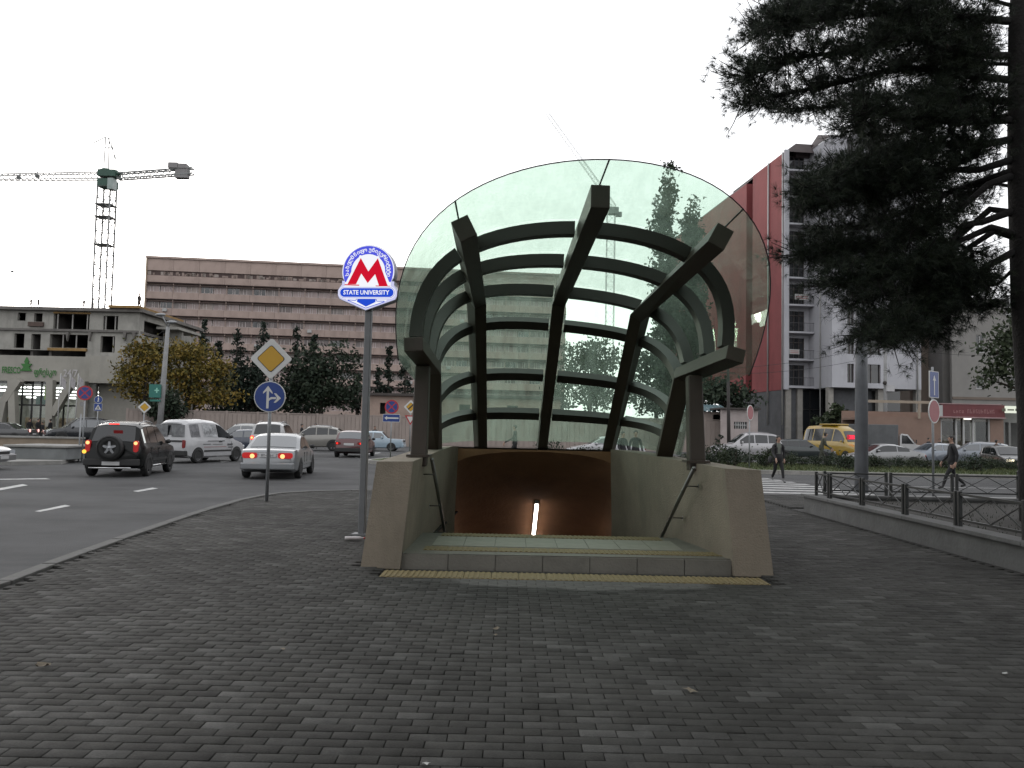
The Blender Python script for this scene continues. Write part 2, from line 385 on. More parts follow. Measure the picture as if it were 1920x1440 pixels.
ENT_OUT = [(-1.72, 9.28), (3.06, 9.28), (2.75, 16.6), (-1.45, 16.6)]
bl, bw, gap = .2, .1, .0055
inn = inner + [(34, -9)]
cells = []
for j in range(int((21.6 - 1.6) / bw)):
    y = 1.6 + (j + .5) * bw; off = (j % 2) * bl / 2 + random.uniform(-.006, .006)
    for i in range(int((6.32 + 6.2) / bl) + (0)):
        x = -6.2 + off + i * bl
        if not inside(inn, x - .09, y) or not inside(inn, x - .1, y + .05) or inside(ENT_OUT, x, y): continue
        if abs(x) > y * .95 + 3: continue
        if -1.5 < x < 2.95 and 8.62 < y < 9.3: 
            if 8.66 < y: continue
        cells.append((x, y))
for j in range(int((21.6 - 18.1) / bw)):                 # strip beyond the planter
    y = 18.1 + (j + .5) * bw
    for i in range(50): cells.append((6.35 + i * bl + (j % 2) * .1, y))
cells = np.array(cells)
rn = RNG.random(len(cells)); dz = RNG.normal(0, .0011, len(cells)); tilt = RNG.normal(0, .0028, (len(cells), 2))
d = np.hypot(cells[:, 0], cells[:, 1]); vis = (cells[:, 1] > 3.55) & (np.abs(cells[:, 0]) < cells[:, 1] * .68 + .1)
order = np.argsort(np.where(vis, d, 1e9))[:300]; single = np.zeros(len(cells), bool); single[order] = True
hx, hy, c_ = bl / 2 - gap / 2, bw / 2 - gap / 2, .0035
bv = np.array([(sx * hx, sy * hy, -.03) for sx, sy in ((-1, -1), (1, -1), (1, 1), (-1, 1))] + [(sx * hx, sy * hy, -.0025) for sx, sy in ((-1, -1), (1, -1), (1, 1), (-1, 1))] + [(sx * (hx - c_), sy * (hy - c_), 0) for sx, sy in ((-1, -1), (1, -1), (1, 1), (-1, 1))])
bf = np.array([(0, 1, 5, 4), (1, 2, 6, 5), (2, 3, 7, 6), (3, 0, 4, 7), (4, 5, 9, 8), (5, 6, 10, 9), (6, 7, 11, 10), (7, 4, 8, 11), (8, 9, 10, 11)])
bme = np_mesh('brick', bv, bf, M_BRICK1)
for k in np.where(single)[0]:
    link('brick', bme, pavement, loc=(cells[k, 0], cells[k, 1], dz[k]), rot=(tilt[k, 0], tilt[k, 1] * .5, RNG.normal(0, .006)))
rest = cells[~single]; nrest = len(rest)
V = np.repeat(bv[None], nrest, 0); tl = tilt[~single]
V[:, :, 2] += (V[:, :, 1] * tl[:, 0:1] - V[:, :, 0] * tl[:, 1:2] * .5) + dz[~single][:, None]
V[:, :, 0] += rest[:, 0:1]; V[:, :, 1] += rest[:, 1:2]
F = (bf[None] + (np.arange(nrest) * 12)[:, None, None]).reshape(-1, 4)
o = link('paving_bricks', np_mesh('paving_bricks', V.reshape(-1, 3), F, M_BRICKN, np.repeat(rn[~single], 9)), pavement); o['kind'] = 'stuff'

# ---- road markings
def ground_quad(name, pts, label=None, parent=None, z=ROADZ + .005):
    q = MB(); q.slab(pts, z - .003, z); return q.build(name, M_PAINT, parent)
marks = tag(bpy.data.objects.new('road_markings', None), kind='structure'); COL.objects.link(marks)
for quad in (((65, 959), (75, 960), (132, 949), (122, 947)), ((250, 921), (259, 922.5), (296, 916), (286, 914.5)), ((-20, 919), (-8, 921), (52, 910), (42, 908)), ((-60, 899), (-50, 900), (95, 898.6), (85, 897)),
             ((412, 866), (416, 867), (431, 865), (426, 864)), ((664, 857), (668, 858.5), (684, 856), (680, 854.6)), ((690, 850), (693, 851), (715, 849.6), (711, 848.6))):
    ground_quad('lane_dash', [(lambda p: (p.x, p.y))(G(a, b, ROADZ)) for a, b in quad], parent=marks)
for k in range(10):
    y = 23.0 + k * 1.12; ground_quad('crossing_stripe', [(4.2 - k * .1, y), (11.2 - k * .1, y), (11.2 - k * .1, y + .52), (4.2 - k * .1, y + .52)], parent=marks)
ground_quad('stop_line', [(12, 24.2), (34, 24.6), (34, 24.75), (12, 24.35)], parent=marks); ground_quad('edge_line', [(12, 28.8), (34, 29.2), (34, 29.32), (12, 28.92)], parent=marks)

# ---- median with grass
M_SOIL = mat('soil', (.020, .017, .013), .95, var=.35, scale=3, bump=.6)
M_LAWN = mat('lawn', (.060, .078, .026), .95, var=.45, scale=1.2, bump=.8, bscale=40)
med = [(-6.4, 40.5), (-6.75, 38.5), (-6.3, 37.3), (-5, 36.5), (0, 36.2), (8, 36), (30, 36.4), (70, 37), (70, 47), (30, 46.5), (4, 46), (-4.5, 45), (-6, 43)]
mb = MB(); mb.slab(inset(med[::-1] + [med[-1]], .18)[:-1][::-1] if False else med, -.4, .03); med_o = tag(mb.build('median_lawn', M_LAWN), kind='structure')
kerb_m = tag(bpy.data.objects.new('median_kerb', None), kind='structure'); COL.objects.link(kerb_m)
kerb_run(kerb_m, [(a, b) for a, b in med[::-1] if True][4:] + [med[-1]], wdt=-.16, step=1.0, z0=-.4, z1=.045, m=mat('pale_kerb', (.3, .29, .27), .85, var=.25, scale=3))
def blades(n, xr, yr, hmin, hmax, z, wd=.02):
    c = np.stack([RNG.uniform(*xr, n), RNG.uniform(*yr, n), np.full(n, z)], 1); a = RNG.uniform(0, 6.28, n); h = RNG.uniform(hmin, hmax, n)
    w_ = np.stack([np.cos(a), np.sin(a), 0 * a], 1) * wd; tip = c + np.stack([RNG.normal(0, .3, n) * h, RNG.normal(0, .3, n) * h, h], 1)
    V = np.stack([c - w_, c + w_, tip], 1).reshape(-1, 3); return V, np.arange(n * 3).reshape(-1, 3)
V, F = blades(26000, (-6, 45), (36.6, 45), .05, .16, .02, .03)
keep = np.array([inside(med, *V[i * 3, :2]) for i in range(26000)]); F = np.arange(int(keep.sum()) * 3).reshape(-1, 3); V = V.reshape(-1, 3, 3)[keep].reshape(-1, 3)
M_GRASS = mat('grass_blades', (0, 0, 0), .8, var=0, ramp=[(.04, .06, .018), (.075, .1, .03), (.11, .115, .045)])
tag(link('grass', np_mesh('grass', V, F, M_GRASS, RNG.random(len(F)))), 'short mown grass growing on the median strip', 'grass', kind='stuff')

# ================================================================== METRO ENTRANCE
M_WALL = mat('entrance_render', (.26, .22, .168), .85, var=.12, scale=2.5, bump=.5, bscale=55, dirt=((.13, .115, .085), (1.2, 1.2, .35), .55))
M_VAULT = mat('vault_glow_brown', (.28, .145, .068), .8, var=.15, scale=2, bump=.3)  # strip lamp's warm glow on the beige walls is put into this brown
M_STONE = mat('step_stone', (.17, .16, .135), .7, var=.18, scale=4, bump=.3, dirt=((.1, .09, .075), (2, 2, 2), .6))
M_YEL = mat('tactile_yellow', (.235, .18, .085), .75, var=.25, scale=8, bump=.3, dirt=((.12, .10, .07), (3, 3, 3), .6))
M_TILE = mat('pale_tile', (.27, .26, .215), .6, var=.15, scale=5)
M_STEEL = mat('brushed_steel', (.22, .22, .21), .38, metal=1, var=.1, scale=20)
ent = thing('metro_entrance', 'beige rendered parapet walls and stairs of underground station entrance', 'metro entrance', (.7, 9.3, 0))
# parapet: inner-top line in plan
it = [(-1.13, 9.32), (-1.11, 10.6), (-1.08, 12.2), (-1.05, 13.5), (-1.03, 14.1), (-.93, 14.28), (-.5, 14.32), (1.4, 14.32), (1.78, 14.28), (1.9, 14.08), (1.95, 13.5), (2.12, 11.9), (2.32, 10.6), (2.49, 9.32)]
ztop = [1.21, 1.23, 1.26, 1.28, 1.29, 1.29, 1.29, 1.29, 1.29, 1.285, 1.28, 1.255, 1.23, 1.205]
def off(line, d):
    o = []
    for i, p in enumerate(line):
        a = Vector(line[max(i - 1, 0)]); b = Vector(line[min(i + 1, len(line) - 1)]); t = (b - a).normalized(); n = Vector((-t.y, t.x)); o.append((p[0] + n.x * d, p[1] + n.y * d))
    return o
ot = off(it, .42); ob = off(it, .56); ib = off(it, .11)
for l in (ot, ob, ib): l[0] = (l[0][0], 9.32); l[-1] = (l[-1][0], 9.32)
n_ = len(it); vs_ = []
for i in range(n_):
    fy = -.05 if i in (0, n_ - 1) else 0
    vs_ += [(it[i][0], it[i][1], ztop[i]), (ot[i][0], ot[i][1], ztop[i] - .01), (ob[i][0], ob[i][1] + fy, -.02), (ib[i][0], ib[i][1] + fy, -.02), (ib[i][0], ib[i][1], -.02 if i < 1 or i > n_ - 2 else -4.2)]
fs_ = []
for i in range(n_ - 1):
    a, b = i * 5, (i + 1) * 5
    fs_ += [(a, a + 1, b + 1, b)] + ([(a + 1, a + 2, b + 2, b + 1), (a + 3, a, b, b + 3)] if i not in (5, 6, 7) else [])
    if i not in (5, 6, 7): fs_.append((a + 4, a + 3, b + 3, b + 4))
e_ = (n_ - 1) * 5
fs_ += [(0, 3, 2, 1), (e_, e_ + 1, e_ + 2, e_ + 3)]
fs_ = [f for f in fs_ if not (f[0] in (5 * 5 + 3, 6 * 5 + 3, 7 * 5 + 3) and len(f) == 4)]
q = MB(); q.add(vs_, fs_); o = q.build('parapet_wall', M_WALL, ent, world=True); smoothn(o, 30)
# vault: arch sweeping down and away below the back parapet
cx, hw, Yb = .45, 1.62, 14.30
arch = [(cx + hw * math.cos(R(180 - a)), -1.4 + 2.62 * math.sin(R(a)) ** .12) for a in range(0, 181, 10)]
q = MB(); vs_ = [(x, Yb, z) for x, z in arch] + [(x, Yb + 7, z - 7 * .577) for x, z in arch]; na = len(arch)
q.add(vs_, [(i, i + 1, na + i + 1, na + i) for i in range(na - 1)], 0, True)
q.build('vault', M_VAULT, ent, world=True)
q = MB()                                                # spandrel wall round the arch
for (x0, z0), (x1, z1) in zip(arch, arch[1:]): q.add([(x0, Yb - .004, z0), (x1, Yb - .004, z1), (x1, Yb - .004, 1.25), (x0, Yb - .004, 1.25)], [(0, 1, 2, 3)])
q.bb(-1.6, cx - hw, Yb - .004, Yb + .1, -4.2, 1.2); q.bb(cx + hw, 2.5, Yb - .004, Yb + .1, -4.2, 1.2)
q.build('arch_wall', M_VAULT, ent, world=True)
q = MB(); q.bb(-1.7, 2.6, 21.2, 21.4, -7, 0); q.add([(-1.7, 11, -2.2), (2.6, 11, -2.2), (2.6, 21.3, -6.9), (-1.7, 21.3, -6.9)], [(0, 1, 2, 3)]); q.bb(-1.75, -1.65, 14.3, 21.3, -7, -.2); q.bb(2.55, 2.65, 14.3, 21.3, -7, -.2); q.build('tunnel_shell', M_VAULT, ent, world=True)
q = MB(); q.add([(-1.3, 14.73, 1.27), (2.1, 14.73, 1.27), (2.3, 16.9, -.02), (-1.5, 16.9, -.02), (-1.5, 14.4, -.1), (2.3, 14.4, -.1)], [(0, 1, 2, 3), (0, 3, 4), (1, 5, 2)]); q.build('rear_slope', M_WALL, ent, world=True)
for k in range(14):
    q = MB(); y0 = 11.2 + k * .3; z = .15 - .16 * (k + 1); q.bb(-1.22 + .0, 2.55 - k * .03, y0, y0 + .32, z - .3, z); chamfer(q.build('stair_step', M_STONE, ent, world=True), .012)
# landing
q = MB(); q.slab([(-1.24, 9.36), (2.58, 9.36), (2.33, 11.2), (-1.2, 11.2)], -.05, .15); chamfer(q.build('landing', M_STONE, ent, world=True), .015, 2)
for k in range(7):                                      # facing stones of the step
    a, b = -1.24 + k * 3.82 / 7, -1.24 + (k + 1) * 3.82 / 7; q = MB(); q.bb(a + .004, b - .004, 9.335, 9.36, -.05, .146); q.build('step_facing', M_STONE, ent, world=True)
tq = MB(); tq.bb(-.147, .147, -.147, .147, 0, .004)
for k in range(5): tq.bb(-.128 + k * .0575, -.100 + k * .0575, -.14, .14, .004, .010)
tact = tq.mesh('tactile_tile', M_YEL)
def tiles(x0, x1, y, z, me, name, step=.3):
    nn = int(round((x1 - x0) / step))
    for k in range(nn): link(name, me, ent, loc=(x0 + (k + .5) * step - ent.location.x, y - ent.location.y + random.uniform(-.002, .002), z), rot=(0, 0, random.uniform(-.004, .004)))
tiles(-.92, 2.2, 11.03, .152, tact, 'tactile_tile'); tiles(-1.02, 2.5, 9.75, .152, tact, 'tactile_tile')
pq = MB(); pq.bb(-.19, .19, -.43, .43, 0, .004); ptile = pq.mesh('pale_tile', M_TILE); tiles(-.95, 2.3, 10.42, .152, ptile, 'floor_tile', .39)
t2 = MB(); t2.bb(-.147, .147, -.19, .19, -.02, .004)
for k in range(5): t2.bb(-.128 + k * .0575, -.100 + k * .0575, -.185, .185, .004, .011)
tact2 = t2.mesh('tactile_tile', M_YEL); tiles(-1.38, 2.84, 8.86, .0, tact2, 'tactile_tile')
def handrail(pts, br, label):
    h = thing('handrail', label, 'handrail', pts[0]); q = MB(); q.tube(pts, .024, 10); q.ball(pts[0], .026); q.build('rail', M_STEEL, h, world=True)
    for t_, dirx in br:
        p = Vector(pts[0]).lerp(Vector(pts[1]), t_); q = MB(); q.tube([p, p + Vector((0, 0, -.05)), p + Vector((dirx, 0, -.05))], .009, 6); q.tube([p + Vector((dirx * .97, 0, -.05)), p + Vector((dirx, 0, -.05))], .035, 10); q.build('bracket', M_STEEL, h, world=True)
hl0, hl1 = P(810, 862, 10.3), P(836, 1010, 12.1); hr0, hr1 = P(1301, 878, 9.85), P(1233, 1022, 11.5)
handrail([hl0, hl1], ((.12, -.14), (.5, -.14), (.86, -.16)), 'steel handrail on the stair wall beside the lit station pylon')
handrail([hr0, hr1], ((.16, .14), (.56, .14), (.88, .16)), 'steel handrail on the stair wall facing the fenced planter')
lamp = thing('strip_light', 'glowing white fluorescent strip light on glow-browned stair vault ceiling', 'strip light', (.53, 15.9, 0))
def vz(y): return 1.2 - .577 * (y - Yb)
xl = .545
q = MB(); d0, d1 = Vector((xl, 16.05, vz(16.05) - .07)), Vector((xl - .02, 18.6, vz(18.6) - .07)); q.tube([d0, d1], .036, 8); q.build('tube', emit_mat('tube_glow', (1, .84, .76), 13), lamp, world=True)
q = MB(); q.tube([d0 + Vector((0, 0, .06)), d1 + Vector((0, 0, .06))], .055, 4, sm=False); q.build('batten', mat('batten', (.5, .5, .48), .5, var=0), lamp, world=True)

# ---- glass canopy on five ribs
M_RIB = mat('brown_steel', (.042, .030, .020), .5, metal=.0, var=.15, scale=3, spec=.45, bump=.05)
M_RING = mat('ring_steel', (.024, .019, .014), .45, var=.15, scale=3)
M_PANE = glass_mat('canopy_glass', (.845, .945, .875), 1.62, 0.0, .12)
ctl = [  # base, knee, end of each rib
    (P(813, 837, 12.8), P(811, 692, 11.2), P(775, 645, 9.45)),
    (P(901, 836, 14.45), P(893, 562, 12.7), P(870, 428, 8.9)),
    (P(1016, 838, 14.7), P(1049, 560, 12.9), P(1126, 368, 8.5)),
    (P(1142, 842, 14.5), P(1201, 588, 12.5), P(1352, 443, 8.9)),
    (P(1246, 850, 12.0), P(1281, 704, 11.0), P(1380, 664, 9.45))]
for c in ctl: c[0].z = max(c[0].z, 1.2)
def lag(u, pts):
    r_ = Vector((0, 0, 0))
    for i in range(5):
        l = 1.
        for j in range(5):
            if j != i: l *= (u - j) / (i - j)
        r_ += pts[i] * l
    return r_
def S(u, v):
    if v <= 1: return lag(u, [c[0].lerp(c[1], v) for c in ctl])
    return lag(u, [c[1].lerp(c[2], v - 1) for c in ctl])
CEN = Vector((.75, 11.6, 1.6))
def Nrm(u, v):
    e = .01
    du = S(u + e, v) - S(u - e, v)
    ns = []
    for a, b in ((v - e, v), (v, v + e)):
        nn = du.cross(S(u, b) - S(u, a)).normalized()
        if nn.dot(S(u, v) - CEN) < 0: nn = -nn
        ns.append(nn)
    return (ns[0] + ns[1]).normalized()
can = thing('glass_canopy', 'green tinted glass canopy on curved dark brown steel ribs over metro stairs', 'canopy', (.7, 12, 1.2))
for k in range(5):
    vs_ = []; vv = [-.06, 1., 2.0]
    for v in vv:
        p = S(k, v); t_ = (S(k, v + .02) - S(k, v - .02)).normalized(); nn = Nrm(k, v); nn = (nn - t_ * nn.dot(t_)).normalized(); w_ = t_.cross(nn)
        hwid = (.085 if v < .5 else .105) if 0 < k < 4 else .085; dep = (.11 if v < .5 else .13) if 0 < k < 4 else .115
        st = 1 / max(.5, abs(math.cos(math.acos(max(-1, min(1, (S(k, 1.02) - S(k, 1)).normalized().dot((S(k, 1) - S(k, .98)).normalized())))) / 2))) if v == 1. else 1
        for a, b in ((-1, -1), (1, -1), (1, 1), (-1, 1)): vs_.append(p + w_ * hwid * a + nn * dep * b * st)
    fs_ = [(i * 4 + a, i * 4 + (a + 1) % 4, (i + 1) * 4 + (a + 1) % 4, (i + 1) * 4 + a) for i in range(2) for a in range(4)] + [(3, 2, 1, 0), (8, 9, 10, 11)]
    q = MB(); q.add(vs_, fs_); o = q.build('rib', M_RIB, can, world=True)
    bm = bmesh.new(); bm.from_mesh(o.data); bmesh.ops.recalc_face_normals(bm, faces=bm.faces); bm.to_mesh(o.data); bm.free(); chamfer(o, .012, 2)
rings = [.23, .5, .83, 1.06, 1.43, 1.73]
ROFF = .13
for v in rings:
    for k in range(4):
        if v == .23 and k in (0, 3): pass
        vs_ = []; ns_ = 9
        for i in range(ns_):
            u = k + .09 + (1 - .18) * i / (ns_ - 1); p = S(u, v); nn = Nrm(u, v); t_ = (S(u, v + .02) - S(u, v - .02)).normalized(); t_ = (t_ - nn * t_.dot(nn)).normalized()
            for a, b in ((-1, -.2), (1, -.2), (1, .16), (-1, .16)): vs_.append(p + t_ * .074 * a + nn * (ROFF - .17 + (b + .2) * .45))
        fs_ = [(i * 4 + a, i * 4 + (a + 1) % 4, (i + 1) * 4 + (a + 1) % 4, (i + 1) * 4 + a) for i in range(ns_ - 1) for a in range(4)] + [(3, 2, 1, 0), tuple((ns_ - 1) * 4 + a for a in range(4))]
        q = MB(); q.add(vs_, fs_); o = q.build('ring_beam', M_RING, can, world=True); smoothn(o, 35)
rows = [0.0] + rings + [2.13]
for k in range(4):
    for a, b in zip(rows, rows[1:]):
        vv = [a + .001, 1., b - .001] if a < 1 < b else ([a + .001, (a + b) / 2, b - .001])
        nu = 10; lo = []; hi = []
        u0, u1 = (k if k else -.10) + .004, (k + 1 if k < 3 else 4.10) - .004
        for v in vv:
            for i in range(nu + 1):
                u = u0 + (u1 - u0) * i / nu; p = S(u, v); nn = Nrm(u, v); lo.append(p + nn * (ROFF + .025)); hi.append(p + nn * (ROFF + .041))
        n1 = nu + 1; N_ = len(lo); vs_ = lo + hi; fs_ = []
        for j in range(len(vv) - 1):
            for i in range(nu):
                c0 = j * n1 + i; fs_ += [(c0, c0 + 1, c0 + n1 + 1, c0 + n1), (N_ + c0 + n1, N_ + c0 + n1 + 1, N_ + c0 + 1, N_ + c0)]
        q = MB(); q.add(vs_, fs_, 0, True); q.build('glass_pane', M_PANE, can, world=True)
for k in (1, 2, 3):
    q = MB(); q.tube([S(k, v) + Nrm(k, v if v < 2 else 1.98) * (ROFF + .033) for v in (1.9, 2.0, 2.13)], .010, 6); q.build('pane_joint', mat('rim_rubber', (.02, .02, .02), .6, var=0), can, world=True)
# dark rim edging along the front of the glass
pts_ = [S(-.1 + 4.2 * i / 48, 2.13) + Nrm(-.1 + 4.2 * i / 48, 2.0) * (ROFF + .033) for i in range(49)]
q = MB(); q.tube(pts_, .007, 6); q.build('rim_edge', mat('rim_rubber', (.02, .02, .02), .6, var=0), can, world=True)
for c0, c1 in ((P(786, 852, 10.35), P(793, 690, 10.45)), (P(1305, 860, 10.35), P(1301, 708, 10.45))):
    q = MB(); q.tube([c0 - Vector((0, 0, .15)), c0, c1 + Vector((0, 0, .02))], [.145, .145, .13], 4, sm=False); chamfer(q.build('column', M_RIB, can, world=True), .012)
    q = MB(); q.box((c0.x, c0.y, 1.245), (.3, .3, .03)); q.build('base_plate', M_RIB, can, world=True)
# ================================================================== STATION PYLON
M_POLE = mat('grey_pole', (.16, .165, .17), .5, metal=.3, var=.12, scale=4)
M_GALV = mat('galvanised', (.30, .31, .32), .5, metal=.5, var=.15, scale=5)
E_WHITE = emit_mat('sign_white', (.93, .94, 1.0), .98); E_BLUE = emit_mat('sign_blue', (.018, .075, .62), 1.0); E_RED = emit_mat('sign_red', (.62, .008, .03), 1.0); E_LILAC = emit_mat('sign_lilac', (.62, .63, .90), .95); E_RING = emit_mat('sign_ring', (.085, .10, .72), 1.0)
M_CASE = mat('sign_case', (.30, .31, .34), .4, metal=.4, var=.05)
pb = G(678, 1003)
pyl = thing('metro_pylon', 'backlit white blue and red metro M sign on grey post', 'metro sign', pb, R(-6))
s_ = .000975 * pb.y / 11.7
def pt(x, y): return ((x - 735) * s_, (570 - y) * s_)
zc = P(692, 511, pb.y).z - .0
q = MB(); q.bb(-.048, .048, -.04, .04, -.05, zc - .5); chamfer(q.build('post', M_POLE, pyl), .008); q = MB(); q.box((0, 0, .012), (.26, .22, .024)); q.build('foot_plate', M_POLE, pyl)
q = MB(); q.bb(.048, .054, -.03, .03, 0, zc - .5); q.build('edge_trim', M_GALV, pyl)
HT = .085
outl = [pt(*p) for p in ((710, 1165), (340, 1010))] + [pt(300, 990), pt(272, 940), pt(272, 860), pt(300, 815), pt(330, 775), pt(332, 715), pt(372, 715)]
outl += [(-.397 * s_ / .000975 * math.cos(R(a)), .397 * s_ / .000975 * math.sin(R(a))) for a in range(-16, 197, 6)]
outl += [pt(1100, 722), pt(1142, 725), pt(1142, 780), pt(1165, 820), pt(1192, 860), pt(1192, 950), pt(1165, 1000)]
outl = outl[::-1]

def part(mb, name, m): return mb.build(name, m, pyl, loc=(.0, 0, zc))
q = MB(); q.prism(outl, -HT, HT, 0); part(q, 'sign_case', M_CASE)
q = MB(); q.prism([(a * .985, b * .985) for a, b in outl], -HT - .006, -HT - .001); part(q, 'light_panel', E_LILAC)
k_ = s_ / .000975
q = MB(); q.prism(sector(.0, .388 * k_, -15, 195)[:41], -HT - .010, -HT - .0065); q.prism([pt(380, 660), pt(1090, 660), pt(1085, 805), pt(385, 800)][::-1], -HT - .0102, -HT - .0066); part(q, 'white_disc', E_WHITE)
q = MB(); q.prism(sector(.254 * k_, .375 * k_, -26, 206), -HT - .014, -HT - .0105); ring = part(q, 'blue_ring', E_RING)
Mp = [(425, 768), (617, 370), (740, 575), (880, 375), (1045, 795), (910, 790), (845, 615), (735, 750), (632, 605), (555, 768)]
q = MB(); q.prism([pt(x, y) for x, y in ((375, 800), (395, 745), (600, 325), (625, 330), (740, 525), (862, 340), (895, 340), (1070, 750), (1090, 810))][::-1], -HT - .0165, -HT - .0145); part(q, 'letter_backing', E_WHITE)
q = MB(); q.prism([pt(*p) for p in Mp][::-1], -HT - .021, -HT - .017); q.prism([pt(380, 768), pt(605, 775), pt(605, 790), pt(380, 784)][::-1], -HT - .0215, -HT - .017); q.prism([pt(860, 786), pt(1080, 792), pt(1080, 806), pt(860, 800)][::-1], -HT - .0215, -HT - .017); part(q, 'letter_M', E_RED)
q = MB()
for word, a0, a1 in (('სახელმწიფო', 189, 100), ('უნივერსიტეტი', 86, -11)):
    for i, ch in enumerate(word):
        a = a0 + (a1 - a0) * i / (len(word) - 1); r_ = .316 * k_
        text_mb(q, ch, .076 * k_, -HT - .0155, mi=0, cx=r_ * math.cos(R(a)), cz=r_ * math.sin(R(a)), rot=R(a - 90), bold=.0016)
part(q, 'arc_lettering', E_WHITE)
q = MB(); q.prism([(a, b) for a, b in rrect(*[pt(292, 0)[0], pt(1165, 0)[0]], pt(0, 988)[1], pt(0, 800)[1], .09 * k_, 6)], -HT - .0225, -HT - .0165); part(q, 'name_border', E_WHITE)
q = MB(); q.prism(rrect(pt(302, 0)[0], pt(1155, 0)[0], pt(0, 978)[1], pt(0, 812)[1], .08 * k_, 6), -HT - .025, -HT - .023); part(q, 'name_line', E_BLUE)
q = MB(); q.prism(rrect(pt(308, 0)[0], pt(1149, 0)[0], pt(0, 972)[1], pt(0, 818)[1], .075 * k_, 6), -HT - .0275, -HT - .0255); part(q, 'name_gap', E_WHITE)
q = MB(); q.prism(rrect(pt(318, 0)[0], pt(1139, 0)[0], pt(0, 962)[1], pt(0, 828)[1], .065 * k_, 6), -HT - .030, -HT - .028); part(q, 'name_panel', E_BLUE)
q = MB(); text_mb(q, 'STATE UNIVERSITY', .090 * k_, -HT - .032, cx=-.015 * k_, cz=pt(0, 897)[1], bold=.0020, sx=.90); part(q, 'name_lettering', E_WHITE)
q = MB(); q.prism([pt(*p) for p in ((400, 990), (1040, 1000), (1000, 1030), (715, 1140), (450, 1025))][::-1], -HT - .011, -HT - .007); part(q, 'arrow_backing', E_WHITE)
q = MB(); q.prism([pt(*p) for p in ((585, 975), (862, 980), (862, 1035), (718, 1105), (578, 1032))][::-1], -HT - .0145, -HT - .0115)
for seg in (((430, 1005), (560, 1012)), ((560, 1012), (572, 980)), ((1000, 1022), (880, 1022)), ((880, 1022), (868, 985)), ((440, 1012), (715, 1128)), ((715, 1128), (1000, 1030))):
    (x0, y0), (x1, y1) = seg; L_ = math.hypot(x1 - x0, y1 - y0); nx, ny = -(y1 - y0) / L_ * 5, (x1 - x0) / L_ * 5
    q.prism([pt(x0 + nx, y0 + ny), pt(x1 + nx, y1 + ny), pt(x1 - nx, y1 - ny), pt(x0 - nx, y0 - ny)][::-1], -HT - .0142, -HT - .0112)
part(q, 'arrow_panel', E_BLUE)

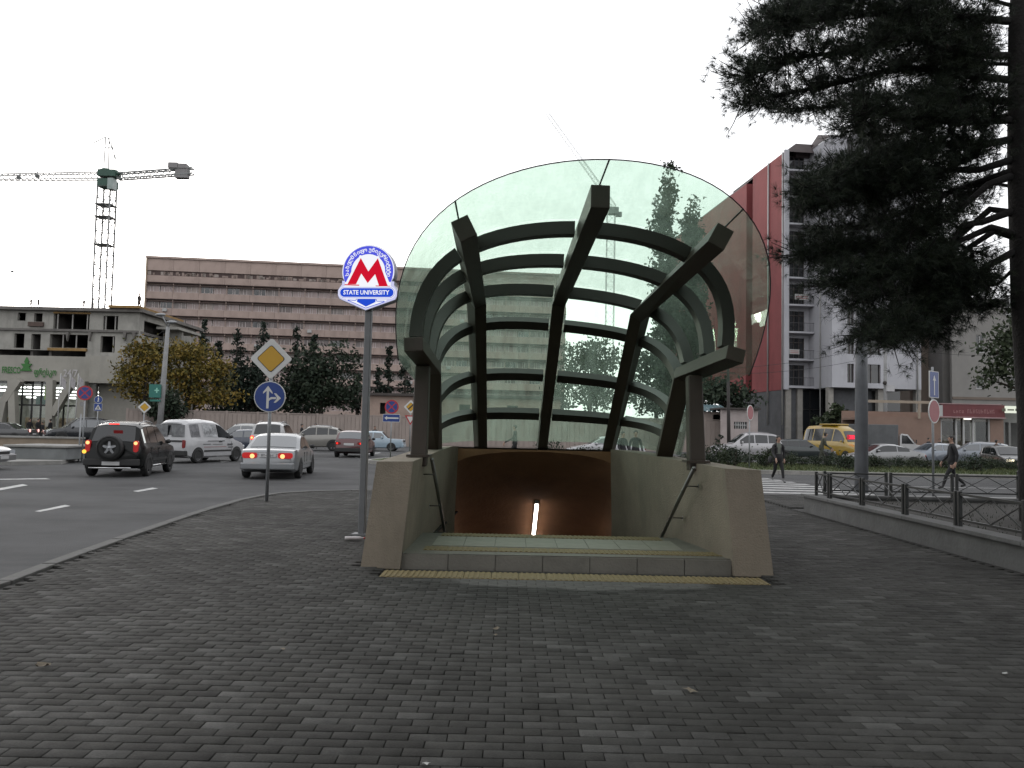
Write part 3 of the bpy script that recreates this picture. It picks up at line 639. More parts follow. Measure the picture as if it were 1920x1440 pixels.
# ================================================================== ROAD SIGNS
SG_W = mat('sign_face_white', (.62, .62, .60), .45, var=.06); SG_Y = mat('sign_face_yellow', (.55, .31, .02), .45, var=.06); SG_B = mat('sign_face_blue', (.012, .045, .22), .4, var=.08); SG_R = mat('sign_face_red', (.42, .02, .03), .45, var=.08); SG_K = mat('sign_face_black', (.015, .015, .015), .5, var=0); SG_BACK = mat('sign_back', (.25, .25, .25), .5, metal=.5, var=.1); SG_P = mat('sign_face_faded_red', (.34, .10, .11), .5, var=.1)
def post_sign(label, base, yaw, H, plates, r=.035, name='road_sign', lean=0., group=None):
    t = thing(name, label, 'road sign', base, yaw, group)
    q = MB(); q.tube([(0, 0, -.1), (lean * H, 0, H)], r, 10); q.build('post', M_GALV, t)
    for kind, z, size in plates:
        x0 = lean * z; y = -r - .012
        def pl(pts, a, b, name, m): 
            q_ = MB(); q_.prism([(x0 + u, z + v) for u, v in pts], a, b); return q_.build(name, m, t)
        def D(s): return [(0, -s), (s, 0), (0, s), (-s, 0)]
        if kind == 'priority' or kind == 'priority_end':
            s = size; pl([(a * .7071 - b * .7071, a * .7071 + b * .7071) for a, b in rrect(-s * .70, s * .70, -s * .70, s * .70, .05)], y - .004, y + .02, 'diamond_plate', SG_W)
            pl([(a * .7071 - b * .7071, a * .7071 + b * .7071) for a, b in rrect(-s * .475, s * .475, -s * .475, s * .475, .05)], y - .008, y - .0045, 'diamond_line', SG_K)
            pl([(a * .7071 - b * .7071, a * .7071 + b * .7071) for a, b in rrect(-s * .445, s * .445, -s * .445, s * .445, .045)], y - .012, y - .0085, 'diamond_face', SG_Y)
            if kind == 'priority_end': pl([(-.30 * s, -.42 * s), (-.42 * s, -.30 * s), (.30 * s, .42 * s), (.42 * s, .30 * s)][::-1], y - .016, y - .0125, 'slash', SG_K)
        elif kind == 'ahead_right':
            s = size; pl(circle(s, 40), y - .004, y + .02, 'disc_rim', SG_W); f = pl(circle(s * .945, 40), y - .008, y - .0045, 'disc_face', SG_B)
            a = [(-.09, -.72), (.05, -.72), (.05, -.22), (.16, -.12), (.42, -.10), (.42, -.10), (.40, -.10)]
            pl([(u * s, v * s) for u, v in ((-.20, -.76), (-.05, -.76), (-.05, -.30), (.03, -.20), (.16, -.15), (.40, -.15), (.40, -.02), (.10, -.02), (-.05, -.10), (-.05, .40), (-.20, .40))], y - .012, y - .0085, 'arrow_stem', SG_W)
            pl([(u * s, v * s) for u, v in ((-.125, .70), (-.42, .30), (-.42, .18), (-.22, .36), (-.03, .36), (.17, .18), (.17, .30))], y - .0122, y - .0086, 'arrow_head', SG_W)
            pl([(u * s, v * s) for u, v in ((.72, -.085), (.40, .22), (.26, .22), (.44, -.01), (.44, -.16), (.26, -.38), (.40, -.38))], y - .0122, y - .0086, 'arrow_head', SG_W)
        elif kind == 'no_stopping':
            s = size; pl(circle(s, 36), y - .004, y + .02, 'disc_rim', SG_R); pl(circle(s * .80, 36), y - .008, y - .0045, 'disc_face', SG_B)
            for d_ in (1, -1): pl([(d_ * a, b) for a, b in [(-.62 * s, -.52 * s), (-.52 * s, -.62 * s), (.62 * s, .52 * s), (.52 * s, .62 * s)]][::(1 if d_ < 0 else -1)], y - .0115 - .001 * d_, y - .0085, 'cross_bar', SG_R)
        elif kind == 'no_entry_edge':
            s = size; pl(circle(s, 36), y - .004, y + .02, 'disc_rim', SG_W); pl(circle(s * .9, 36), y - .008, y - .0045, 'disc_face', SG_P)
        elif kind == 'arrow_left':
            w_, h_ = size; pl(rrect(-w_, w_, -h_, h_, .03), y - .004, y + .02, 'board_rim', SG_W); pl(rrect(-w_ * .96, w_ * .96, -h_ * .9, h_ * .9, .03), y - .008, y - .0045, 'board_face', SG_B)
            pl([(-.82 * w_, 0), (-.5 * w_, .5 * h_), (-.5 * w_, .18 * h_), (.85 * w_, .18 * h_), (.85 * w_, -.18 * h_), (-.5 * w_, -.18 * h_), (-.5 * w_, -.5 * h_)], y - .012, y - .0085, 'arrow', SG_W)
        elif kind == 'arrow_up':
            w_, h_ = size; pl(rrect(-w_, w_, -h_, h_, .03), y - .004, y + .02, 'board_rim', SG_W); pl(rrect(-w_ * .9, w_ * .9, -h_ * .95, h_ * .95, .03), y - .008, y - .0045, 'board_face', SG_B)
            pl([(0, .7 * h_), (-.34 * w_, .28 * h_), (-.11 * w_, .32 * h_), (-.09 * w_, -.8 * h_), (.09 * w_, -.8 * h_), (.11 * w_, .32 * h_), (.34 * w_, .28 * h_)], y - .012, y - .0085, 'arrow', SG_W)
        elif kind == 'yield':
            s = size; pl([(0, -s), (s * .95, .62 * s), (-s * .95, .62 * s)], y - .004, y + .02, 'triangle_plate', SG_R); pl([(0, -.64 * s), (.62 * s, .43 * s), (-.62 * s, .43 * s)], y - .008, y - .0045, 'triangle_face', SG_W)
        elif kind == 'footway':
            s = size; pl(circle(s, 28), y - .004, y + .02, 'disc_rim', SG_W); pl(circle(s * .93, 28), y - .008, y - .0045, 'disc_face', SG_B)
            pl([(u * s, v * s) for u, v in ((-.1, .6), (.12, .6), (.12, .4), (.2, .1), (.1, -.1), (.2, -.6), (.05, -.6), (0, -.2), (-.1, -.6), (-.25, -.6), (-.1, -.05), (-.15, .35))], y - .012, y - .0085, 'figure', SG_W)
        elif kind == 'crossing':
            s = size; pl(rrect(-s, s, -s, s, .03), y - .004, y + .02, 'board_rim', SG_W); pl(rrect(-s * .94, s * .94, -s * .94, s * .94, .03), y - .008, y - .0045, 'board_face', SG_B)
            pl([(0, .72 * s), (-.78 * s, -.66 * s), (.78 * s, -.66 * s)], y - .012, y - .0085, 'triangle', SG_W); pl([(u * s, v * s) for u, v in ((-.08, .3), (.08, .3), (.12, 0), (.3, -.55), (.15, -.55), (0, -.15), (-.2, -.55), (-.33, -.55), (-.1, 0))], y - .0155, y - .0125, 'figure', SG_K)
        elif kind == 'back':
            s = size; pl(circle(s, 28), y - .004, y + .02, 'disc_back', SG_BACK)
    return t
b = G(500, 940); b.z = 0
post_sign('yellow priority diamond above blue straight or turn arrow disc on kerbside post', b, R(4), P(512, 640, b.y).z, [('priority', P(512, 673, b.y).z, .445), ('ahead_right', P(509, 744, b.y).z, .325)], lean=-.004)
Yb_ = 38.5; b = P(732, 850, Yb_); b.z = .03
post_sign('no stopping disc above blue board with sideways arrow on median tip', b, R(2), P(733, 752, Yb_).z, [('no_stopping', P(734, 764, Yb_).z, .335), ('arrow_left', P(731, 785, Yb_).z, (.41, .19))], r=.03)
Yb_ = 41.5; b = P(768, 845, Yb_); b.z = .03
post_sign('struck through yellow diamond above give way triangle on median', b, R(2), P(768, 752, Yb_).z, [('priority_end', P(768, 764, Yb_).z, .37), ('yield', P(769, 787, Yb_).z, .31)], r=.03)
Yb_ = 37.5; b = P(1405, 865, Yb_); b.z = .03
post_sign('faded red disc turned almost edge on, beside silver off-roader on median lawn', b, R(50), P(1405, 762, Yb_).z, [('no_entry_edge', P(1405, 775, Yb_).z, .36)], r=.03)
Yb_ = 24.0; b = P(1750, 910, Yb_); b.z = ROADZ
post_sign('tall blue up arrow board over narrow red disc behind planter fence', b, R(38), P(1746, 680, Yb_).z, [('arrow_up', P(1747, 713, Yb_).z, (.30, .40)), ('no_entry_edge', P(1746, 763, Yb_).z, .36)], r=.035)
Yb_ = 33; b = P(155, 830, Yb_); b.z = ROADZ
post_sign('no stopping disc with red rim beside black off-roader on traffic island', b, R(12), P(163, 722, Yb_).z, [('no_stopping', P(163, 731, Yb_).z, .30)], r=.03)
b2 = P(149, 830, 33.4); b2.z = ROADZ
post_sign('bare grey back of a sign plate on thin post behind traffic island', b2, R(170), P(152, 770, 33.4).z, [('back', P(157, 752, 33.4).z, .10)], r=.03)
Yb_ = 58; b = P(181, 822, Yb_); b.z = ROADZ
post_sign('small blue footway disc over pedestrian crossing square near supermarket', b, R(20), P(183, 740, Yb_).z, [('footway', P(183, 746, Yb_).z, .27), ('crossing', P(180, 760, Yb_).z, .27)], r=.04)
Yb_ = 58; b = P(268, 822, Yb_); b.z = ROADZ
post_sign('pale yellow diamond sign beside street lamp and white van', b, R(30), P(267, 752, Yb_).z, [('priority', P(267, 760, Yb_).z, .46)], r=.04)

# ================================================================== POLES, LAMPS, WIRES
M_CPOLE = mat('concrete_pole', (.26, .26, .26), .7, var=.2, scale=2, dirt=((.14, .14, .13), (3, 3, .4), .5))
Yp = 25.0; b = P(1615, 905, Yp); b.z = ROADZ
t = thing('lamp_post', 'thick grey tapered lamp post behind the corner of planter fence', 'lamp post', b)
q = MB(); q.tube([(0, 0, -.1), (.02, 0, 5), (.05, 0, 13.5)], [.205, .175, .11], 20); q.build('mast', mat('grey_mast', (.20, .21, .225), .5, metal=.3, var=.15, scale=2, dirt=((.1, .1, .1), (4, 4, .6), .6)), t)
q = MB(); q.tube([(0, 0, -.05), (0, 0, .02)], .3, 16); q.build('foot_plate', M_CPOLE, t)
q = MB(); q.tube([(.05, 0, 13.4), (.1, -.6, 14.0), (.15, -1.9, 14.2)], .05, 8); q.build('arm', M_GALV, t); q = MB(); q.ball((.17, -2.2, 14.2), (.15, .4, .08)); q.build('lantern', M_GALV, t)
Yp = 61; b = P(297, 825, Yp); b.z = ROADZ
t = thing('street_lamp', 'leaning pale concrete street lamp carrying green pharmacy cross board', 'street lamp', b)
tip = P(315, 613, Yp) - b; q = MB(); q.tube([(0, 0, -.1), tip * .5, tip], [.24, .2, .14], 12); q.build('mast', M_CPOLE, t)
for px, py in ((301, 590), (322, 604)):
    h_ = P(px, py, Yp) - b; q = MB(); q.tube([tip, tip.lerp(h_, .7) + Vector((0, 0, .1)), h_], .045, 6); q.build('arm', M_GALV, t); q = MB(); q.ball(h_, (.42, .22, .13)); q.build('lantern', M_GALV, t)
cb = P(291, 733, Yp - .4) - b; q = MB(); q.box(cb, (.85, .18, 1.0)); o = q.build('pharmacy_board', mat('board_green', (.012, .15, .12), .5, var=.1), t)
q = MB(); cc = P(294, 732, Yp - .5) - b; q.box(cc, (.1, .02, .38)); q.box(cc + Vector((0, -.006, 0)), (.34, .02, .1)); q.build('cross', emit_mat('cross_glow', (.3, .62, .52), .55), o); 
q = MB(); q.box(P(291, 751, Yp - .4) - b, (.75, .14, .14)); q.build('lower_board', MATS['board_green'], t)
Yp = 66; b = P(1367, 835, Yp); b.z = ROADZ; top1 = P(1365, 690, Yp); 
t = thing('utility_pole', 'thin dark utility pole beside low white guard house', 'utility pole', b); q = MB(); q.tube([(0, 0, 0), top1 - b], [.16, .11], 10); q.build('mast', mat('dark_pole', (.035, .03, .028), .8, var=.2), t); q = MB(); q.bar(top1 - b + Vector((-.6, 0, -.4)), top1 - b + Vector((.6, 0, -.4)), .08); q.build('cross_arm', MATS['dark_pole'], t)
Yp = 76; b = P(1660, 835, Yp); b.z = ROADZ; top2 = P(1660, 640, Yp)
t = thing('utility_pole', 'pale concrete utility pole with white box before white apartment block', 'utility pole', b); q = MB(); q.tube([(0, 0, 0), top2 - b], [.2, .14], 10); q.build('mast', M_CPOLE, t); q = MB(); q.box(P(1669, 728, Yp - .3) - b, (.75, .25, .6)); q.build('cable_box', mat('cabinet', (.45, .45, .46), .6), t); q = MB(); q.ball(P(1659, 718, Yp - .3) - b, (.2, .2, .2)); q.build('lamp_head', MATS['dark_pole'], t)
def cable(a, b_, sag, label):
    pts = [a.lerp(b_, i / 14) - Vector((0, 0, sag * 4 * (i / 14) * (1 - i / 14))) for i in range(15)]; q = MB(); q.tube(pts, .018, 5); tag(q.build('overhead_cable', mat('cable_black', (.02, .02, .02), .7, var=0)), label, 'cable')
cable(top1, top2, .5, 'black overhead cable from dark pole to pale concrete pole'); cable(top2 - Vector((0, 0, .3)), P(1960, 655, 80), .8, 'black overhead cable from pale concrete pole past tan block'); cable(top1 - Vector((0, 0, .5)), P(1640, 668, 78), .4, 'lower black cable crossing the white apartment facade')
lt = P(315, 613, 61); cable(P(252, 625, 70), lt, .6, 'black cable from street lamp to unfinished concrete building')

# ================================================================== PLANTER, FENCE
M_FENCE = mat('black_fence', (.009, .011, .010), .45, var=.2, scale=6, spec=.5)
M_PWALL = mat('planter_concrete', (.13, .13, .127), .85, var=.2, scale=2, bump=.5, dirt=((.09, .09, .085), (1.5, 1.5, .6), .6))
t = thing('planter_wall', 'low grey concrete planter wall with coping beside the paving', 'planter wall', (6.4, 13, 0))
q = MB(); q.bb(6.36, 6.58, -4, 17.4, -.1, .30); q.bb(6.58, 34, 17.18, 17.4, -.1, .30); q.build('wall', M_PWALL, t, world=True)
for k in range(9):
    y1 = 17.44 - k * 1.5; q = MB(); q.bb(6.30, 6.62, y1 - 1.492, y1, .302, .36); chamfer(q.build('coping_stone', M_PWALL, t, world=True), .012, 2)
for k in range(8):
    q = MB(); q.bb(6.63 + k * 1.5, 6.622 + (k + 1) * 1.5, 17.12, 17.46, .302, .36); chamfer(q.build('coping_stone', M_PWALL, t, world=True), .012, 2)
mb = MB(); mb.slab([(6.58, -4), (34, -4), (34, 17.18), (6.58, 17.18)], -.1, .26); tag(mb.build('planter_soil', M_SOIL), kind='structure')
def fence(label, pts, nrm):
    f = thing('metal_fence', label, 'fence', (*pts[0], .36)); 
    for a, b_ in zip(pts, pts[1:]):
        a, b_ = Vector((*a, 0)), Vector((*b_, 0)); t_ = (b_ - a).normalized(); a2, b2 = a + t_ * .05, b_ - t_ * .05
        for p in (a2, b2):
            q = MB(); q.box((p.x, p.y, .60), (.055, .055, .52)); chamfer(q.build('post', M_FENCE, f, world=True), .006)
        for z in (.45, .815):
            q = MB(); q.bar(a2 + Vector((0, 0, z)), b2 + Vector((0, 0, z)), .032); q.build('rail', M_FENCE, f, world=True)
        m_ = (a2 + b2) / 2
        for p, r_ in ((a2, m_), (m_, b2)):
            for z0, z1, dd in ((.46, .80, 0), (.80, .46, .016)):
                q = MB(); off_ = Vector((nrm[0] * dd, nrm[1] * dd, 0)); q.bar(p + Vector((0, 0, z0)) + off_, r_ + Vector((0, 0, z1)) + off_, .013); q.build('brace', M_FENCE, f, world=True)
    return f
ys = [17.0, 16.25, 14.75, 13.15, 11.6, 10.05, 8.5, 6.95, 5.4]
fence('black metal fence with crossed braces on planter wall facing the paving', [(6.46, y) for y in ys], (1, 0))
fence('black metal fence with crossed braces along the roadside end of planter', [(6.72 + k * 1.42, 17.29) for k in range(8)], (0, 1))
# ================================================================== VEHICLES
GLASSC = mat('car_glass', (.010, .012, .014), .05, var=0, spec=.6, coat=.15)
GLASSM = mat('car_glass_mirror', (.50, .52, .50), .06, metal=1., var=0)
GLASSB = mat('car_glass_pale', (.05, .06, .07), .05, var=0, spec=1., coat=.8)
TYRE = mat('tyre', (.016, .016, .016), .85, var=.2, scale=8); RIM = mat('alloy', (.42, .43, .45), .35, metal=.8, var=.05); RIMD = mat('steel_rim', (.16, .16, .165), .5, metal=.5, var=.1)
BLK = mat('black_trim', (.014, .014, .014), .6, var=.1); CHROME = mat('chrome', (.6, .6, .6), .15, metal=1, var=0); PLATE = mat('plate_white', (.55, .55, .55), .4, var=0); PLTXT = mat('plate_text', (.03, .03, .04), .5, var=0)
TAIL_OFF = mat('tail_red', (.20, .008, .008), .2, var=0, coat=.5); TAIL_ON = emit_mat('tail_glow', (1., .03, .02), 1.6); TAIL_HOT = emit_mat('tail_hot', (1., .42, .16), 2.2); AMBER = emit_mat('amber_glow', (1., .45, .06), 2.); HEAD = mat('headlamp', (.5, .52, .55), .1, var=0, spec=.9, coat=.8); HEAD_ON = emit_mat('head_glow', (1., .9, .65), 2.)
def paint(n, c, r=.32, metal=.25): return mat('paint_' + n, c, r, metal=metal, var=.06, scale=3, coat=.7)
def ip(x, tab):
    if x <= tab[0][0]: return tab[0][1]
    for (a, u), (b_, v) in zip(tab, tab[1:]):
        if x <= b_: return u + (v - u) * (x - a) / (b_ - a) if b_ > a else v
    return tab[-1][1]
KINDS_ = {   # x from the rear (0) to the front (L); belt = shoulder and bonnet line, roof = cabin line, side = side windows, rw/fw = x range of rear and front glass
 'suv': dict(L=4.35, W=1.80, H=1.74, zb=.27, belt=[(0, .88), (.08, .98), (.5, 1.03), (2.9, 1.0), (3.25, 1.0), (4.0, .90), (4.25, .80), (4.35, .66)], roof=[(0.06, 1.0), (.42, 1.62), (.75, 1.70), (1.6, 1.74), (2.35, 1.70), (3.25, 1.0)], side=[(.42, 1.0), (1.06, 1.86), (1.93, 2.85)], rw=(.12, .40), fw=(2.48, 3.18), wr=.35, wb=(.82, 3.42)),
 'sedan': dict(L=4.75, W=1.80, H=1.43, zb=.22, belt=[(0, .72), (.10, .90), (.3, .94), (1.2, .93), (3.2, .90), (3.55, .90), (4.45, .74), (4.65, .64), (4.75, .5)], roof=[(.86, .93), (1.62, 1.34), (1.9, 1.41), (2.4, 1.43), (2.72, 1.40), (3.5, .9)], side=[(1.32, 1.66), (1.70, 2.28), (2.34, 3.15)], rw=(.95, 1.6), fw=(2.80, 3.42), wr=.315, wb=(.98, 3.86)),
 'hatch': dict(L=4.0, W=1.64, H=1.40, zb=.2, belt=[(0, .72), (.06, .88), (.5, .90), (2.6, .86), (2.95, .86), (3.75, .74), (3.92, .64), (4.0, .5)], roof=[(.05, .9), (.48, 1.32), (.75, 1.38), (1.5, 1.40), (2.1, 1.36), (2.9, .86)], side=[(.45, .85), (.92, 1.65), (1.72, 2.55)], rw=(.11, .46), fw=(2.18, 2.82), wr=.29, wb=(.72, 3.17)),
 'crossover': dict(L=4.73, W=1.85, H=1.68, zb=.26, belt=[(0, .82), (.1, 1.0), (.5, 1.08), (3.0, .98), (3.5, .97), (4.4, .84), (4.62, .72), (4.73, .58)], roof=[(.15, 1.05), (.75, 1.52), (1.3, 1.64), (2.1, 1.68), (2.6, 1.62), (3.5, .98)], side=[(.72, 1.25), (1.32, 2.05), (2.12, 3.05)], rw=(.25, .70), fw=(2.72, 3.4), wr=.36, wb=(.95, 3.68)),
 'classic': dict(L=4.07, W=1.61, H=1.42, zb=.22, belt=[(0, .70), (.04, .88), (.6, .90), (1.0, .89), (2.9, .88), (3.2, .88), (3.95, .84), (4.03, .76), (4.07, .55)], roof=[(.72, .9), (1.12, 1.33), (1.4, 1.40), (2.0, 1.42), (2.45, 1.39), (2.98, .88)], side=[(1.14, 1.85), (1.92, 2.66)], rw=(.78, 1.1), fw=(2.5, 2.94), wr=.29, wb=(.80, 3.22)),
 'van': dict(L=4.15, W=1.73, H=1.80, zb=.22, belt=[(0, .84), (.03, .98), (.3, 1.02), (2.7, 1.0), (3.2, .98), (3.9, .80), (4.1, .66), (4.15, .5)], roof=[(.02, 1.0), (.13, 1.66), (.35, 1.76), (1.4, 1.81), (2.1, 1.76), (2.4, 1.68), (3.25, .98)], side=[(2.10, 2.98)], rw=(.04, .12), fw=(2.5, 3.15), wr=.31, wb=(.72, 3.40)),
 'minibus': dict(L=5.9, W=1.97, H=2.62, zb=.3, belt=[(0, 1.1), (.03, 1.3), (4.4, 1.3), (4.75, 1.22), (5.5, 1.02), (5.8, .9), (5.9, .6)], roof=[(.02, 1.3), (.12, 2.3), (.3, 2.52), (2.4, 2.60), (3.6, 2.52), (4.0, 2.30), (4.85, 1.24)], side=[(.25, 1.2), (1.28, 2.25), (2.33, 3.25), (3.35, 4.5)], rw=(.04, .11), fw=(4.12, 4.75), wr=.34, wb=(1.15, 4.75)),
 'wagon': dict(L=4.7, W=1.75, H=1.50, zb=.22, belt=[(0, .8), (.06, .92), (.5, .96), (3.0, .92), (3.35, .91), (4.4, .76), (4.6, .64), (4.7, .5)], roof=[(.05, .95), (.45, 1.38), (.8, 1.46), (2.0, 1.50), (2.55, 1.45), (3.35, .92)], side=[(.42, 1.1), (1.18, 1.95), (2.02, 2.98)], rw=(.11, .43), fw=(2.62, 3.27), wr=.32, wb=(.85, 3.72)),
 'coupe': dict(L=4.5, W=1.78, H=1.40, zb=.2, belt=[(0, .72), (.1, .9), (.4, .95), (1.2, .95), (3.1, .88), (3.5, .88), (4.3, .70), (4.42, .6), (4.5, .48)], roof=[(.55, .95), (1.3, 1.26), (1.8, 1.37), (2.3, 1.40), (2.65, 1.36), (3.5, .88)], side=[(1.05, 1.75), (1.82, 3.1)], rw=(.68, 1.3), fw=(2.75, 3.42), wr=.32, wb=(.85, 3.6)),
}
WCACHE = {}
def wheel_mesh(r, w_, dark=False):
    k = (r, dark)
    if k in WCACHE: return WCACHE[k]
    q = MB(); q.lathe([(r * .62, -.09), (r * .66, -.1), (r * .93, -.1), (r, -.07), (r, .07), (r * .93, .1), (r * .66, .1), (r * .62, .09)], 24); ty = q.mesh('tyre', TYRE)
    q = MB(); q.lathe([(r * .63, .085), (r * .58, .088), (r * .55, .06), (r * .55, -.06), (r * .6, -.085)], 24); q.lathe([(.001, .04), (r * .55, .035)], 24)
    q2 = MB(); q2.lathe([(.001, .085), (r * .14, .085), (r * .17, .05)], 16)
    if not dark:
        for j in range(5):
            a = 2 * math.pi * j / 5 + .3; c, s = math.cos(a), math.sin(a); p, n = r * .10, r * .6
            q2.add([(c * p - s * .045, .085, s * p + c * .045), (c * p + s * .045, .085, s * p - c * .045), (c * n + s * .028, .08, s * n - c * .028), (c * n - s * .028, .08, s * n + c * .028)], [(0, 1, 2, 3), (3, 2, 1, 0)])
    else: q2.lathe([(r * .2, .06), (r * .35, .078), (r * .5, .06)], 20)
    WCACHE[k] = (ty, q.mesh('rim_well', BLK if not dark else RIMD), q2.mesh('rim', RIM if not dark else RIMD)); return WCACHE[k]
def car(name, label, kind, px, Y, heading, pm, cat='car', group=None, tails=None, heads=None, glass=None, dark_rim=False, rails=False, lower=None, plate=None, detail=False, z=ROADZ, sc=1., loc=None, wipers=False, side_glass=None, antenna=False, rearcover=None):
    K = KINDS_[kind]; L, W = K['L'], K['W']; glass = glass or GLASSC
    p = loc or Vector((X(px, Y), Y, z))
    t = thing(name, label, cat, p, R(90 - heading), group); t.scale = (sc, sc, sc)
    xs = sorted({0, .025, .07, .14, *[a for a, _ in K['belt']], *[a for a, _ in K['roof']], *[L * i / 26 for i in range(27)], L - .14, L - .07, L - .025})
    def sec(x):
        e = min(x, L - x) / L; pw = 1 - .13 * max(0, 1 - e / .16) ** 2.4 - .04 * max(0, 1 - e / .02); w_ = W / 2 * pw
        zb = K['zb'] + .10 * max(0, 1 - min(x, L - x) / .35); be = ip(x, K['belt']); rf = ip(x, K['roof']) if K['roof'][0][0] <= x <= K['roof'][-1][0] else be
        k = max(0, rf - be); wc = w_ * .955; wr_ = wc - .27 * k
        return [(0, zb), (w_ * .88, zb), (w_ * .975, zb + .07), (w_ * .995, zb + .36 * (be - zb)), (w_, zb + .62 * (be - zb)), (w_ * .985, be - .07), (wc, be), (wc - .25 * k, be + .86 * k), (wr_ - .13, be + k * .975 + .012), (wr_ * .5, be + k + .022), (0, be + k + .03)], k
    X0 = L / 2; secs = [(x - X0, *sec(x)) for x in xs]; npt = 11
    q = MB(); vs = []
    for x, s, k in secs: vs += [(x, y, zz) for y, zz in s] + [(x, -y, zz) for y, zz in s[1:-1]]
    m_ = npt + npt - 2
    ring_ = list(range(npt)) + [npt + i for i in range(npt - 3, -1, -1)] + [0]
    ring_ = list(range(npt)) + [npt + i for i in range(npt - 2 - 1, -1, -1)]
    fs = []
    for i in range(len(secs) - 1):
        for j in range(len(ring_)):
            a, b_ = ring_[j], ring_[(j + 1) % len(ring_)]; fs.append((i * m_ + a, i * m_ + b_, (i + 1) * m_ + b_, (i + 1) * m_ + a))
    fs.append([r_ for r_ in ring_][::-1]); fs.append([(len(secs) - 1) * m_ + r_ for r_ in ring_])
    q.add(vs, fs, 0, True)
    body = q.build('body', pm, t); smoothn(body, 38)
    def side_pt(x, tt, sgn, o_=.008):
        s, k = sec(x); a, b_ = s[6], s[7]; y = a[0] + (b_[0] - a[0]) * tt; zz = a[1] + (b_[1] - a[1]) * tt; return (x - X0, sgn * (y + o_), zz + .003)
    for sg in (1, -1):
        for a, b_ in K['side']:
            q = MB(); nx = 8; vs = []
            for i in range(nx + 1):
                x = a + (b_ - a) * i / nx; vs += [side_pt(x, .10, sg), side_pt(x, .94, sg)]
            q.add(vs, [(2 * i, 2 * i + 2, 2 * i + 3, 2 * i + 1) if sg < 0 else (2 * i, 2 * i + 1, 2 * i + 3, 2 * i + 2) for i in range(nx)], 0, False); q.build('side_window', side_glass or glass, t)
    for nm, (a, b_) in (('rear_window', K['rw']), ('windscreen', K['fw'])):
        q = MB(); vs = []; nx, ny = 5, 8
        for i in range(nx + 1):
            x = a + (b_ - a) * i / nx; s, k = sec(x)
            for j in range(ny + 1):
                f = -.97 + 1.94 * j / ny; yv = abs(f) * s[8][0] * 1.05
                zz = ip(yv, [(0, s[10][1]), (s[9][0], s[9][1]), (s[8][0], s[8][1]), (s[7][0] + .001, s[7][1])]) if s[7][0] > s[8][0] else s[8][1]
                dx = -.010 if nm == 'rear_window' else .010; vs.append((x - X0 + dx, math.copysign(yv, f), zz + .010))
        n1 = ny + 1; q.add(vs, [(i * n1 + j, i * n1 + j + 1, (i + 1) * n1 + j + 1, (i + 1) * n1 + j) if True else 0 for i in range(nx) for j in range(ny)], 0, True)
        o = q.build(nm, glass, t)
        bm = bmesh.new(); bm.from_mesh(o.data); bmesh.ops.recalc_face_normals(bm, faces=bm.faces)
        if sum((f.normal.z for f in bm.faces)) < 0: bmesh.ops.reverse_faces(bm, faces=bm.faces)
        bm.to_mesh(o.data); bm.free()
    # arches, wheels
    ty, rw_, rm = wheel_mesh(K['wr'], .2, dark_rim)
    for wx in K['wb']:
        for sg in (1, -1):
            wy = sec(wx)[0][3][0]
            q = MB(); n = 20; r_ = K['wr'] * 1.17; pts = [(wx - X0 + r_ * math.cos(math.pi * 2 * i / n), K['wr'] + r_ * math.sin(math.pi * 2 * i / n)) for i in range(n)]
            pts = [(a, max(b_, K['zb'] - .01)) for a, b_ in pts]
            y0, y1 = (wy - .22, wy + .012) if sg > 0 else (-wy - .012, -wy + .22); q.prism(pts, y0, y1); q.build('wheel_arch', BLK, t)
            wo = link('wheel', ty, t, loc=(wx - X0, sg * (wy - .075), K['wr']), rot=(0, 0, 0 if sg > 0 else math.pi)); link('rim', rm, wo); link('rim_well', rw_, wo)
    zt = ip(.1, K['belt']); wy0 = sec(.05)[0][4][0]
    # rear: lamps, plate, bumper
    tl = tails or dict(z=zt - .17, h=.16, w=.34, lit=None)
    for sg in (1, -1):
        q = MB(); w2, h2, zz = tl['w'], tl['h'], tl['z']; yy = wy0 - w2 / 2 - .01
        lp = rrect(-w2 / 2, w2 / 2, -h2 / 2, h2 / 2, min(w2, h2) * .42); q.x = Matrix.Translation((-X0 + .02, sg * yy, zz)) @ Matrix.Rotation(R(-90), 4, 'Z'); q.prism(lp, -.035, .1); 
        lit = tl.get('lit'); o = q.build('tail_lamp', TAIL_OFF if not lit else tl.get('mat', TAIL_OFF), t)
        if lit:
            for (dy, dz_, r_, m2) in lit:
                q = MB(); q.x = Matrix.Translation((-X0 - .016, sg * (yy + dy), zz + dz_)) @ Matrix.Rotation(R(-90), 4, 'Z'); q.prism(circle(r_, 14), -.014, .01); q.build('bulb_glow', m2, o)
    zb0 = K['zb']
    q = MB(); q.x = Matrix.Translation((-X0 + .04, 0, zb0 + .2)); q.bb(-.075, .12, -W * .455, W * .455, -.10, .11); chamfer(q.build('rear_bumper', lower or pm, t), .045, 3)
    q = MB(); q.x = Matrix.Translation((X0 - .04, 0, zb0 + .18)); q.bb(-.12, .075, -W * .455, W * .455, -.10, .11); chamfer(q.build('front_bumper', lower or pm, t), .045, 3)
    pz = plate[1] if plate else zt - .3
    q = MB(); q.bb(-X0 - .05, -X0 - .03, -.26, .26, pz - .057, pz + .057); po = q.build('number_plate', PLATE, t)
    if plate and plate[0]:
        q = MB(); text_mb(q, plate[0], .105, -.003, bold=.001); q.v = [(-X0 - .053, -x_, z_ + pz) for x_, y_, z_ in q.v]; q.build('plate_text', PLTXT, po)
    q = MB(); q.bb(X0 + .03, X0 + .05, -.26, .26, zb0 + .14, zb0 + .25); q.build('number_plate', PLATE, t)
    zh = ip(L - .12, K['belt'])
